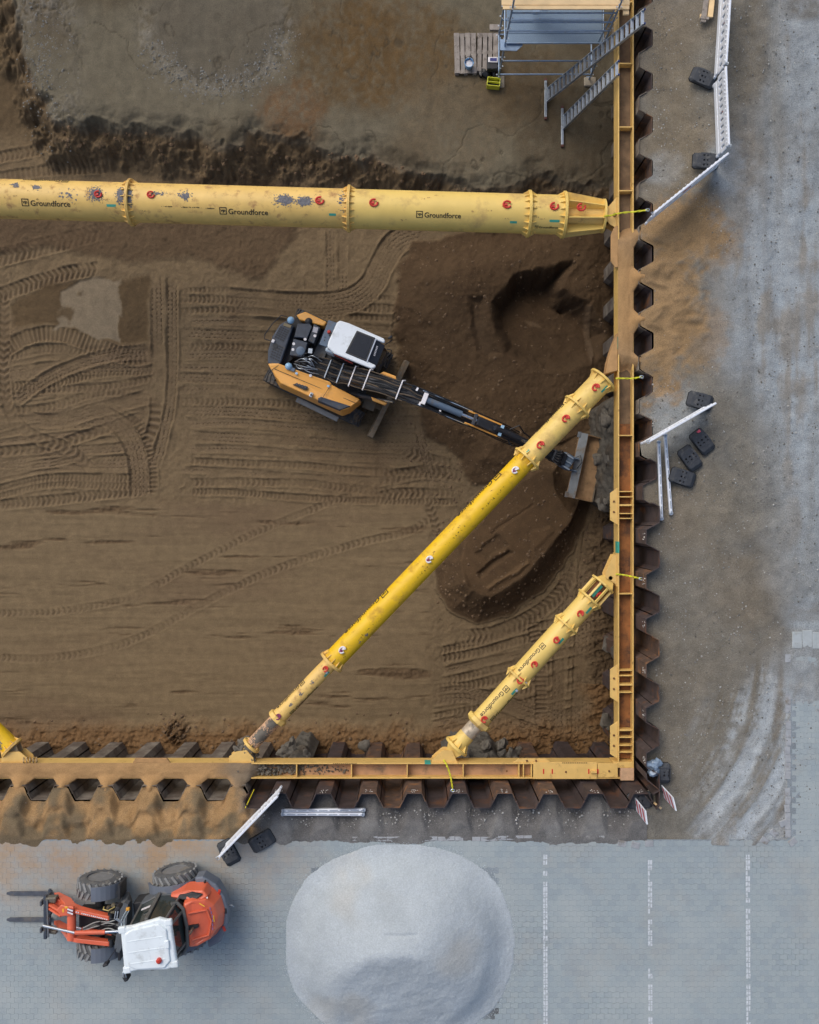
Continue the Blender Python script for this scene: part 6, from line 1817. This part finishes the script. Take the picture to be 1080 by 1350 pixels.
# ------------------------------------------------------------------ heap of pale chippings on the paving
def make_heap():
    cx, cy = at(527, 0, 0).x, -10.35
    xs = np.arange(-3.1, 3.1, 0.03); ys = np.arange(-2.75, 2.75, 0.03)
    X, Y = np.meshgrid(xs, ys)
    n1 = fbm(X, Y, 0.8, 801, 4); n2 = fbm(X, Y, 3, 811, 4); n3 = vnoise(X * 30, Y * 30, 821) - .5
    e = (np.abs(X / 2.72) ** 2.35 + np.abs(Y / 2.38) ** 2.25) ** (1 / 2.3) + 0.022 * n1 + 0.012 * n2
    u = np.clip(1 - e, 0, 1)
    h = 1.22 * (1 - (1 - u) ** 1.35) * (0.35 + 0.65 * sstep(0, 0.30, u))              # thin skirt, broad crown
    # face dug by the loader towards -y: a plane below a curved brink, over the whole width
    plane = 1.06 + (Y - 0.05) * 0.50 + 0.06 * np.sin(X * 1.1 + 0.6) + 0.06 * n1 + 0.015 * n2
    k_ = 0.10; q_ = np.clip(0.5 + 0.5 * (plane - h) / k_, 0, 1)
    h2 = np.where(Y < 0.9, plane * (1 - q_) + h * q_ - k_ * q_ * (1 - q_), h)          # soft brink
    slit = np.exp(-((Y - 0.66 - .03 * n1) / 0.03) ** 2) * sstep(.48, .25, np.abs(X - .02))
    slit2 = 0
    h2 = np.maximum(h2, 0.0)
    Z = h2 + np.where(h2 > 0.01, 0.010 * n2 + 0.016 * n3, 0) - 0.035 * slit - .02 * slit2 - 0.03 * (e > 1.0)
    C = np.ones(X.shape + (3,)) * np.array(srgb(178, 187, 192))
    C = lerp3(C, srgb(182, 182, 176), sstep(-.1, .5, n1) * .6)
    keep = (e[:-1, :-1] < 1.03)
    m = ground_mat('pale_chippings', 0.17, 1.2, 32.0, 0.7, bdist=0.02, bs=50)
    o = grid_mesh('gravel_heap', X + cx, Y + cy, Z + 0.008, C, m, keep=keep)
    tag(o, 'broad heap of pale grey chippings on the block paving', 'gravel heap')


make_heap()

# ------------------------------------------------------------------ loose stones and clods
chm = MB(); r8 = random.Random(88)
for _ in range(2600):
    t = r8.uniform(0, 2 * PI); q = 1.0 + abs(r8.gauss(0, 0.05)) - 0.02
    c_, s_ = math.cos(t), math.sin(t); rad_ = 1 / (abs(c_ / 2.72) ** 2.3 + abs(s_ / 2.38) ** 2.3) ** (1 / 2.3) * q
    x, y = at(527, 0, 0).x + rad_ * c_, -10.35 + rad_ * s_
    a_ = r8.uniform(0, 6); g_ = 0.006 + 0.012 * r8.random() ** 2
    chm.add([(x + g_ * math.cos(a_ + k * 2.1), y + g_ * math.sin(a_ + k * 2.1), 0.006) for k in range(3)] + [(x, y, 0.006 + g_)], [(0, 1, 3), (1, 2, 3), (2, 0, 3)])
tag(chm.build('chipping_fringe', mat('chipping', srgb(186, 196, 202), .9, var=.15)), 'pale chippings strewn round the foot of the heap', 'gravel', kind='stuff')
stone_m = mat('pale_stone', srgb(166, 166, 162), 0.85, var=0.35, scale=3)
sm = MB(); r9 = random.Random(9)


def octa(mb, c, r, rr):
    a = rr.uniform(0, 6.28); vs = []
    for k in range(5):
        t = a + k * 1.2566; q = r * rr.uniform(.7, 1.2); vs.append((c[0] + q * math.cos(t), c[1] + q * math.sin(t), c[2]))
    vs.append((c[0] + rr.uniform(-.3, .3) * r, c[1], c[2] + r * rr.uniform(.5, .9)))
    mb.add(vs, [(k, (k + 1) % 5, 5) for k in range(5)])


sms = [sm, MB(), MB()]
for i_ in range(16000):
    x = 5.95 + (r9.random() ** 1.25) * 6.5; y = r9.uniform(-7.8, 13); sz = .007 + .020 * r9.random() ** (5 if i_ % 3 else 7)
    b_ = max(0, min(1, (2.0 - (x - 5.6)) / 2.0)); b_ = b_ * b_ * (3 - 2 * b_)
    nr_ = -0.53 if y > 7.25 else -0.44 if y > 3.4 else -0.54 if y > 1.45 else -0.2
    octa(sms[i_ % 3], (x, y, nr_ * b_ + .005), sz, r9)
for i_ in range(1600): octa(sms[1 + i_ % 2], (r9.uniform(-3.6, 5.6), r9.uniform(-7.85, -7.1), -0.07 - .06 * r9.random()), .007 + .016 * r9.random() ** 3, r9)
tag(sms[1].build('loose_stones', mat('grey_stone', srgb(126, 126, 122), 0.9, var=0.3, scale=3)), 'mid grey stones scattered over the gravel yard', 'stones', kind='stuff')
tag(sms[2].build('loose_stones', mat('dark_stone', srgb(104, 101, 94), 0.9, var=0.3, scale=3)), 'dark stones scattered over the gravel yard', 'stones', kind='stuff')
for _ in range(700): octa(sm, (r9.uniform(-3.6, 5.6), r9.uniform(-7.85, -7.15), -0.06), .008 + .022 * r9.random() ** 3, r9)
tag(sm.build('loose_stones', stone_m), 'pale stones scattered over the gravel yard beside the piles', 'stones', kind='stuff')
cd = MB(); clod_m = mat('soil_clod', srgb(104, 85, 64), .95, var=.3, scale=4)
for _ in range(3400):
    px, py = random.choice([(r9.uniform(525, 800), r9.uniform(320, 640)), (r9.uniform(575, 790), r9.uniform(610, 820))])
    x, y = pf(px, py); octa(cd, (x, y, pit_z(x, y) - .004), .012 + .05 * r9.random() ** 6, r9)
for _ in range(500):
    x, y = pf(r9.uniform(0, 800), r9.uniform(940, 985)); octa(cd, (x, y, pit_z(x, y) - .004), .012 + .05 * r9.random() ** 4, r9)
for _ in range(120):
    x, y = pf(r9.gauss(233, 12), r9.gauss(960, 8)); octa(cd, (x, y, pit_z(x, y) - .004), .02 + .06 * r9.random() ** 3, r9)
for _ in range(700):
    px = r9.uniform(75, 800); yb = float(np.interp(px, [75, 200, 300, 420, 500, 640, 800], [164, 174, 194, 198, 212, 248, 246])) + r9.uniform(-4, 26)
    x, y = pb(px, yb); octa(cd, (x, y, pit_z(x, y) - .006), .015 + .07 * r9.random() ** 5, r9)
tag(cd.build('soil_clods', clod_m), 'small brown clods on the freshly dug soil and along the bench edge', 'soil', kind='stuff')
bg_ = MB()
for _ in range(1100):
    t = r9.uniform(-.2, 2.4); q = 1.0 + r9.gauss(0, .14)
    c = pb(285, 25); x = c[0] + 2.0 * q * math.sin(t - 1.0); y = c[1] - 1.9 * q * math.cos(t - 1.0)
    octa(bg_, (x, y, pit_z(x, y) - .003), .01 + .03 * r9.random() ** 3, r9)
for _ in range(700):
    x, y = pb(r9.gauss(55, 18), r9.gauss(80, 45)); octa(bg_, (x, y, pit_z(x, y) - .003), .01 + .025 * r9.random() ** 3, r9)
tag(bg_.build('bench_gravel', mat('bench_stone', srgb(126, 125, 119), .85, var=.3, scale=3)), 'grey stones spilled in an arc on the upper bench', 'gravel', kind='stuff')

# ------------------------------------------------------------------ scaffold stair tower
galv = mat('scaffold_zinc', srgb(140, 162, 188), 0.42, 0.45, var=0.12, scale=8, dirt=srgb(150, 148, 140), damt=.2, dscale=6)
wood_new = mat('fresh_timber', srgb(226, 196, 148), 0.7, var=0.1, scale=4)
wood_old = mat('grey_timber', srgb(148, 140, 132), 0.85, var=0.22, scale=6, dirt=srgb(108, 100, 92), damt=.35, dscale=8)
X0, X1, Y0, Y1 = 2.46, 5.00, 12.04, 13.13
SC = thing('scaffold_tower', ((X0 + X1) / 2, (Y0 + Y1) / 2, BENCH), 0, 'galvanised scaffold tower with grated deck and plank platform', 'scaffold')
ST = Matrix.Translation(-Vector(((X0 + X1) / 2, (Y0 + Y1) / 2, BENCH)))


def sc(mb, name, m, **k):
    mb.v = [tuple(ST @ Vector(v)) for v in mb.v]; return mb.build(name, m, SC, **k)


for x in (X0, X1):
    for y in (Y0, Y1):
        sd_ = sc(MB().tube([(x, y, BENCH), (x, y, 1.25)], .0242, 10), 'standard', galv, smooth=True)
        for i in range(10):
            z = BENCH + .3 + i * .5
            mb = MB()
            for a in range(4): mb.prism([(x + .02 * math.cos(t + a * PI / 2) + .055 * math.cos(a * PI / 2), y + .02 * math.sin(t + a * PI / 2) + .055 * math.sin(a * PI / 2)) for t in np.linspace(0, 2 * PI, 7)[:-1]], z, z + .01)
            mb.v = [tuple(ST @ Vector(v)) for v in mb.v]; mb.build('rosette', steel_m, sd_)
        sc(MB().box((x, y, BENCH + .02), (.16, .16, .03)), 'base_plate', galv)
for z in (-3.38, -2.6, -1.02, -.60, -.17, .55, 1.0):
    sc(MB().tube([(X0, Y0, z), (X1, Y0, z)], .021, 10), 'ledger', galv, smooth=True)
    sc(MB().tube([(X0, Y1, z + .01), (X1, Y1, z + .01)], .021, 10), 'ledger', galv, smooth=True)
for z in (-3.36, -1.75, -.05, .5, 1.0):
    for x in (X0, X1): sc(MB().tube([(x, Y0, z), (x, Y1, z)], .021, 10), 'transom', galv, smooth=True)
sc(MB().tube([(X0, Y1, -3.2), (X1, Y1, -1.7)], .019, 8), 'brace', galv, smooth=True)
sc(MB().tube([(X1 - .15, Y0 + .02, -1.6), (X1 + .1, Y0 + .3, .8)], .019, 8), 'brace', galv, smooth=True)
grate = bpy.data.materials.new('grating'); grate.use_nodes = True
nt = grate.node_tree; bs = nt.nodes['Principled BSDF']; bs.inputs['Metallic'].default_value = .4; bs.inputs['Roughness'].default_value = .5
vo = nt.nodes.new('ShaderNodeTexVoronoi'); vo.inputs['Scale'].default_value = 38; vo.inputs['Randomness'].default_value = .1
ge = nt.nodes.new('ShaderNodeNewGeometry'); nt.links.new(ge.outputs['Position'], vo.inputs['Vector'])
cr = nt.nodes.new('ShaderNodeValToRGB'); cr.color_ramp.elements[0].color = (*srgb(74, 92, 110), 1); cr.color_ramp.elements[1].color = (*srgb(142, 164, 186), 1)
cr.color_ramp.elements[0].position = .2; cr.color_ramp.elements[1].position = .5
nt.links.new(vo.outputs['Distance'], cr.inputs[0]); nt.links.new(cr.outputs[0], bs.inputs['Base Color'])
for i, (ya, yb) in enumerate(((12.06, 12.36), (12.375, 12.675), (12.69, 12.99))):
    dk = sc(MB().box(((X0 + X1) / 2, (ya + yb) / 2, -1.72), (X1 - X0 - .08, yb - ya, .02)), 'deck_panel', grate)
    for y in (ya + .012, yb - .012): sc(MB().box(((X0 + X1) / 2, y, -1.715), (X1 - X0 - .06, .022, .05)), 'deck_edge', galv)
sc(MB().prism([(X0 - .12, 11.92), (X0 + .30, 11.90), (X0 + .46, 12.04), (X0 + .46, 12.2), (X0 - .12, 12.2)], -1.79, -1.76), 'landing', galv)
for i in range(8): sc(MB().box((X0 + .75 + i * .2, 12.85, -1.3 + i * .17), (.16, .5, .03)), 'stair_tread', galv)
for i, (ya, yb, m) in enumerate(((12.0, 12.10, wood_new), (12.11, 12.31, wood_new), (12.32, 12.52, wood_new), (12.53, 12.73, wood_new), (12.74, 12.94, wood_new))):
    sc(MB().box((3.74 - .01 * i, (ya + yb) / 2, .02 + (.012 if i else .03)), (3.02 + .04 * (i % 2), yb - ya - .012, .04)), 'plank', m, bevel=.003, seg=1)
sc(MB().box((5.18, 12.15, .0), (.14, .5, .06)), 'plank', wood_new, bevel=.004, seg=1)
for p in ((656, 108, .30, .26), (778, 108, .26, .2)):
    c = at(p[0], p[1], BENCH); mb = MB().box((c.x, c.y, BENCH + .005), (p[2] * 1.3, p[3] * 1.3, .07)); sc(mb, 'sole_slab', mat('concrete_slab', srgb(168, 158, 140), .9, var=.12, bump=.2), bevel=.03)

# ------------------------------------------------------------------ ladders
alu = mat('ladder_aluminium', srgb(178, 188, 198), 0.35, 0.7, var=0.08, scale=10, dirt=srgb(140, 136, 128), damt=.25, dscale=9)


def ladder(b0, b1, zt, n, label, wd=0.36):
    """b0: foot centre, b1: top centre (x only changes), both metres"""
    bz = pit_z(b0[0], b0[1])
    a = Vector((b0[0], b0[1], bz)); t = Vector((b1[0], b1[1], zt))
    o = thing('ladder', a, 0, label, 'ladder', 'ladders'); d = t - a
    for s in (-1, 1):
        y = s * wd / 2
        MB().bar((0, y, 0), (d.x, d.y + y * .92, d.z), .028, .07, (-d.z, 0, d.x)).build('stile', alu, o, bevel=.004, seg=1)
    for i in range(n):
        f = (i + .6) / n
        MB().bar((d.x * f, d.y * f - wd / 2, d.z * f), (d.x * f, d.y * f + wd / 2, d.z * f), .075, .03, (0, 0, 1)).build('rung', alu, o, bevel=.003, seg=1)
    MB().bar((-.02, -.62, .05), (-.02, .42, .05), .07, .05).build('stabiliser_bar', alu, o, bevel=.006)
    for y in (-.64, .43): MB().box((-.02, y, .04), (.08, .07, .08)).build('foot', mat('foot_brown', srgb(96, 60, 52), .7), o, bevel=.01)
    for s in (-1, 1): MB().box((d.x, d.y + s * wd / 2 * .92, d.z), (.05, .035, .06)).build('end_cap', mat('cap_navy', srgb(44, 60, 110), .5), o, bevel=.006)


f0 = at(720, 127, BENCH); ladder((f0.x, f0.y), (5.50, f0.y + .02), .52, 22, 'longer aluminium ladder reaching beyond the beam beside the scaffold')
f1 = at(742, 163, BENCH); ladder((f1.x, f1.y), (5.10, f1.y + .02), -.42, 14, 'shorter aluminium ladder ending at the beam edge')

# ------------------------------------------------------------------ pallets and odds and ends by the scaffold
bz = BENCH


def pallet(px0, px1, py0, py1, label, nb, seed):
    a, b = at(px0, py1, bz + .14), at(px1, py0, bz + .14)
    cx, cy = (a.x + b.x) / 2, (a.y + b.y) / 2; w, h = b.x - a.x, b.y - a.y
    z0 = max(pit_z(cx, cy), pit_z(cx - .3, cy - .4), pit_z(cx + .3, cy + .4)) + .005
    o = thing('pallet', (cx, cy, z0), R(random.Random(seed).uniform(-1.5, 1.5)), label, 'pallet', 'wooden pallets'); rr = random.Random(seed)
    for y in (-h / 2 + .05, 0, h / 2 - .05):
        MB().box((0, y, .105), (w, .10, .022)).build('cross_board', wood_old, o)
        for x in (-w / 2 + .06, 0, w / 2 - .06): MB().box((x, y, .055), (.10, .12, .078)).build('block', wood_old, o)
    for i in range(nb):
        bw = w / nb - .03 + rr.uniform(-.015, .02); x = -w / 2 + (i + .5) * w / nb
        MB().box((x, rr.uniform(-.01, .01), .128), (bw, h, .022)).build('board', wood_old, o, bevel=.003, seg=1)
    for i in (-1, 0, 1): MB().box((i * (w / 2 - .06), 0, .008), (.1, h, .016)).build('bottom_board', wood_old, o)
    return z0 + .139


zt1 = pallet(599, 628.5, 43, 96, 'grey wooden pallet with a blue and white bucket on it', 4, 2)
zt2 = pallet(629, 657, 43, 93, 'grey wooden pallet with a white lidded case on it beside the scaffold', 4, 4)
p = at(618, 87, zt1)
bu = thing('bucket', (p.x, p.y, zt1), 0, 'small blue and white bucket on the pallet', 'bucket')
MB().lathe([(0, .10), (.22, .13), (.22, .12), (.02, .09)], 20, Matrix.Rotation(-PI / 2, 4, 'Y')).build('pail', mat('bucket_blue', srgb(120, 170, 214), .4), bu, smooth=True)
MB().lathe([(.16, .1), (.17, .0001)], 20, Matrix.Rotation(-PI / 2, 4, 'Y')).build('contents', sticker, bu)
MB().tube([(.12 * math.cos(t), .12 * math.sin(t) + .02, .23 + .05 * math.sin(t)) for t in np.linspace(0, PI, 10)], .008, 6).build('handle', exdark, bu)
MB().tube([(.0, .05, .25), (.03, .2, .2), (.05, .3, .05)], .01, 6).build('brush_handle', exdark, bu)
p = at(650, 80, zt2 + .2)
cs = thing('case', (p.x, p.y, zt2), R(-2), 'small black case with white and blue lid on the pallet', 'case')
MB().box((0, -.06, .10), (.30, .34, .20)).build('body', exdark, cs, bevel=.03)
MB().box((0, .02, .215), (.27, .15, .03)).build('lid', sticker, cs, bevel=.025)
MB().box((.01, .02, .236), (.19, .085, .01)).build('label', mat('navy', srgb(48, 54, 120), .5), cs, bevel=.01)
MB().tube([(-.1, -.2, .2), (0, -.24, .24), (.1, -.2, .2)], .01, 6).build('handle', exdark, cs)
p = at(642, 98, BENCH + .1)
bgm = MB(); lump(bgm, (0, 0, .08), .16, r9); lump(bgm, (.2, .05, .07), .13, r9); lump(bgm, (-.12, .06, .07), .11, r9)
tag(bgm.build('black_sack', mat('black_plastic', srgb(26, 27, 30), .4, var=.2), smooth=True, loc=(p.x, p.y, pit_z(p.x, p.y) - .02)), 'crumpled black sack at the edge of the pallet', 'sack')
p = at(650, 113, BENCH)
cr_ = thing('crate', (p.x, p.y, pit_z(p.x, p.y)), R(-6), 'small yellow-green open plastic crate below the scaffold base slab', 'crate')
lime = mat('crate_lime', srgb(206, 208, 62), .5, var=.08)
for s in (-1, 1):
    MB().box((0, s * .11, .12), (.36, .018, .24)).build('side', lime, cr_, bevel=.004); MB().box((s * .17, 0, .12), (.018, .22, .24)).build('end', lime, cr_, bevel=.004)
MB().box((0, 0, .015), (.34, .22, .02)).build('bottom', exdark, cr_); MB().box((0, 0, .18), (.34, .012, .1)).build('divider', lime, cr_)
MB().box((.0, -.05, .08), (.2, .1, .1)).build('contents', exdark, cr_, bevel=.02)
p = at(652, 38, BENCH + .1)
tag(MB().box((0, 0, 0), (.28, .16, .1)).build('timber_block', wood_old, bevel=.008, loc=(p.x, p.y, pit_z(p.x, p.y) + .19)), 'short grey timber offcut lying on the pallet beside the scaffold', 'timber')
p = at(935, 4, .1)
wp_ = thing('timber_stack', (p.x, p.y, 0.0), R(-8), 'pale timber planks bound together beside the white barrier fence', 'timber')
for i, (dx, L) in enumerate(((-.07, 1.0), (.06, .86))): MB().box((dx, .05 + .05 * i, .06 + .03 * i), (.12, L, .06), (0, 0, .03 * i)).build('plank', wood_new if i else wood_old, wp_, bevel=.004, seg=1)
MB().box((-.05, -.36, .06), (.2, .06, .1)).build('cleat', wood_old, wp_)
p = at(924, 22, .0); tag(MB().box((0, 0, .02), (.05, .09, .05)).build('timber_offcut', wood_new, loc=(p.x, p.y, 0)), 'tiny pale timber chip at the end of the plank stack', 'timber')

# ------------------------------------------------------------------ white barrier fence panels, feet and beacons
bar_w = mat('barrier_white', srgb(228, 234, 242), 0.42, var=0.04, scale=5, dirt=srgb(190, 192, 194), damt=.2, dscale=7)


def panel(a, b, z0, label, h=.92, slots=True):
    """upright plastic barrier panel from a to b (metres)"""
    a = Vector((a[0], a[1], z0)); b = Vector((b[0], b[1], z0)); d = b - a; L = d.length
    o = thing('safety_barrier', a, math.atan2(d.y, d.x), label, 'barrier', 'white barrier panels')
    MB().box((L / 2, 0, h - .05), (L, .05, .10)).build('top_rail', bar_w, o, bevel=.012)
    MB().box((L / 2, 0, .16), (L - .1, .045, .18)).build('bottom_rail', bar_w, o, bevel=.012)
    MB().box((L / 2, 0, h - .20), (L - .06, .03, .18)).build('board', bar_w, o, bevel=.006)
    MB().box((L / 2, 0, .33), (L - .1, .028, .14)).build('board', bar_w, o, bevel=.006)
    n = 11
    for i in range(n + 1):
        x = .05 + (L - .1) * i / n; MB().box((x, 0, .53), ((L - .1) / n * .62, .03, .32)).build('slat', bar_w, o, bevel=.004, seg=1)
    MB().box((L / 2, .02, .53), (.22, .012, .08)).build('reflector', mat('reflector_red', srgb(176, 84, 64), .4), o)
    for x in (.06, L - .06): MB().box((x, 0, .06), (.06, .05, .14)).build('post_foot', bar_w, o, bevel=.008)
    for i in range(18): MB().box((.1 + (L - .2) * i / 17, -.03, h - .09), (.03, .02, .05)).build('rail_stud', bar_w, o)
    MB().tube([(L - .03, -.02, h), (L + .04, -.05, h + .01), (L + .05, .03, h), (L - .01, .04, h)], .01, 6).build('hook', steel_m, o)


g = lambda px, py: tuple(at(px, py, 0.08).to_2d())
panel(g(949, -14), g(941.5, 106), .06, 'white slotted barrier panel beside the timber planks')
panel(g(941, 110), g(945, 210), .06, 'white slotted barrier panel between two black rubber feet')
tp_ = lambda px, py, z=.95: tuple(at(px, py, z).to_2d())
panel(tp_(961.5, 201), tp_(862, 281), .02, 'white barrier panel leading from the fence end to the sand spill')
panel(tp_(945, 531), tp_(856, 582), .02, 'white barrier panel standing on a black foot above the lying rails')
panel(tp_(366, 1050), tp_(288, 1131), .02, 'white barrier panel standing askew near the loader')


def lying(a, b, label, w=.07, hh=.10):
    pa, pb_ = at(*a), at(*b); d = pb_ - pa; L = d.length
    o = thing('barrier_rail', pa, math.atan2(d.y, d.x), label, 'rail', 'white rails on the ground')
    MB().box((L / 2, 0, hh / 2), (L, w, hh)).build('rail', bar_w, o, bevel=.015)
    MB().box((L / 2, 0, hh + .004), (L * .96, w * .3, .012)).build('rib', steel_m, o)
    for x in (.04, L - .04): MB().box((x, 0, hh / 2), (.05, w + .02, hh + .02)).build('end_cap', steel_m, o, bevel=.008)
    for i in range(8): MB().box((L * (i + .5) / 8, 0, hh + .008), (.05, w * .5, .01)).build('stud', bar_w, o)


lying((867.5, 581, -.12), (871.5, 686, -.12), 'white rail on the gravel, closer to the sheet piles')
lying((876, 572, -.1), (884, 679, -.1), 'white rail on the gravel, farther from the sheet piles')
lying((372, 1067.5, -.06), (482, 1066.5, -.06), 'white rail of the pair by the bare piles, on the pile side')
lying((371, 1072, -.04), (481, 1072.5, -.04), 'white rail of the pair by the bare piles, on the paving side')

foot_m = mat('recycled_rubber', srgb(58, 62, 68), .75, var=.15, scale=10, bump=.2, dirt=srgb(98, 98, 96), damt=.28, dscale=7)
hole_m = mat('socket_dark', srgb(18, 18, 20), .9)


def foot(px, py, ang, label, z=0.0, L=.62, W=.38):
    p = at(px, py, z + .1)
    o = thing('rubber_weight', (p.x, p.y, z), R(ang), label, 'barrier weight', 'black barrier feet')
    base = [(-L / 2, -W / 2 + .05), (-L / 2 + .05, -W / 2), (L / 2 - .05, -W / 2), (L / 2, -W / 2 + .05), (L / 2, W / 2 - .05), (L / 2 - .05, W / 2), (-L / 2 + .05, W / 2), (-L / 2, W / 2 - .05)]
    # body as a ring of walls round real sockets: four slabs plus ribs
    MB().prism(base, 0, .03).build('base', hole_m, o)
    xs = [-L / 2 + .005, -.13, -.05, .04, .12, L / 2 - .005]
    MB().prism([(xs[0], -W / 2 + .05), (xs[0] + .06, -W / 2), (xs[1], -W / 2), (xs[1], W / 2), (xs[0] + .06, W / 2), (xs[0], W / 2 - .05)], .03, .10, top=[(xs[0] + .09, -W / 2 + .06, .115), (xs[0] + .11, -W / 2 + .03, .115), (xs[1], -W / 2 + .02, .115), (xs[1], W / 2 - .02, .115), (xs[0] + .11, W / 2 - .03, .115), (xs[0] + .09, W / 2 - .06, .115)]).build('end_block', foot_m, o, bevel=.006, seg=1)
    MB().prism([(-xs[0], -W / 2 + .05), (-xs[0] - .06, -W / 2), (xs[4], -W / 2), (xs[4], W / 2), (-xs[0] - .06, W / 2), (-xs[0], W / 2 - .05)], .03, .10, top=[(-xs[0] - .09, -W / 2 + .06, .115), (-xs[0] - .11, -W / 2 + .03, .115), (xs[4], -W / 2 + .02, .115), (xs[4], W / 2 - .02, .115), (-xs[0] - .11, W / 2 - .03, .115), (-xs[0] - .09, W / 2 - .06, .115)]).build('end_block', foot_m, o, bevel=.006, seg=1)
    for y0, y1 in ((-W / 2 + .01, -.13), (-.09, -.02), (.02, .10), (.13, W / 2 - .01)):
        MB().box(((xs[1] + xs[4]) / 2, (y0 + y1) / 2, .071), (xs[4] - xs[1] - .002, y1 - y0, .085)).build('rib', foot_m, o, bevel=.005, seg=1)
    for x in (-.10, .0, .085): MB().box((x, 0, .069), (.07 if x else .05, W - .1, .082)).build('rib', foot_m, o)
    return o


foot(928, 101, -24, 'black rubber foot at the joint of two white barrier panels')
foot(931, 211, -3, 'black rubber foot at the end of the white barrier fence')
foot(924, 528, -14, 'black rubber foot under the standing white panel above loose feet')
foot(927, 582, -52, 'black rubber foot with a pink mark, first of three beside the lying rails')
foot(911, 604, -55, 'black rubber foot, middle one of three beside the lying rails')
foot(901, 629, -18, 'black rubber foot, last of three beside the lying rails')
p = at(921, 568, .12); tag(MB().prism([(-.05, -.03), (.02, .04), (.06, -.02), (.0, -.05)], 0, .004).build('paint_splash', mat('pink_paint', srgb(214, 84, 100), .6), loc=(p.x, p.y, .119)), 'pink paint mark on a black rubber foot', 'paint mark')
foot(301, 1125, -62, 'dusty black rubber foot under the askew white panel near the loader')
foot(345, 1110, 30, 'black rubber foot lying free between loader and white rails')
foot(876, 1020, 88, 'black rubber foot beside the striped beacon board off the pile corner', L=.5, W=.32)
foot(845, 1056, 5, 'black rubber foot inside the corner pile under a striped board', z=-.1)
bgm = MB(); lump(bgm, (0, 0, .05), .15, r9); lump(bgm, (.05, -.14, .05), .13, r9); lump(bgm, (.1, .08, .04), .1, r9)
p = at(860, 1010, 0.05); tag(bgm.build('plastic_bundle', mat('bluish_plastic', srgb(118, 136, 156), .35, var=.35, scale=14), loc=(p.x, p.y, .02)), 'crumpled bluish plastic bundle beside the corner sheet piles', 'plastic')


def beacon(px, py, dx, dy, label, z=.02):
    p = at(px, py, z)
    o = thing('beacon_board', (p.x, p.y, z), math.atan2(dy, dx), label, 'warning board', 'striped warning boards')
    w, h = .32, 1.0
    MB().box((0, 0, h / 2 + .02), (w, .03, h)).build('board', bar_w, o, bevel=.008)
    redr = mat('stripe_red', srgb(190, 42, 62), .4, var=.06)
    for s in (-1, 1):
        for i in range(3):
            z0 = .10 + i * .30
            q = [(-w / 2 + .02, z0), (w / 2 - .02, z0 + .10), (w / 2 - .02, z0 + .24), (-w / 2 + .02, z0 + .14)]
            vs = [(x, s * .0165, zz) for x, zz in q]; MB().add(vs, [(0, 1, 2, 3)]).build('red_stripe', redr, o)
    MB().box((0, 0, .03), (.06, .045, .12)).build('post_foot', exdark, o)


beacon(838.5, 1060, .12, -1, 'red and white striped board inside the corner pile', -.02)
beacon(874, 1043, .25, -1, 'red and white striped board beyond the pile corner')
p = at(862, 1058, .0); tag(MB().bar((0, 0, .03), (.17, -.13, .05), .05, .03).build('timber_wedge', wood_new, loc=(p.x, p.y, .0)), 'short pale timber wedge at the corner sheet pile', 'timber')
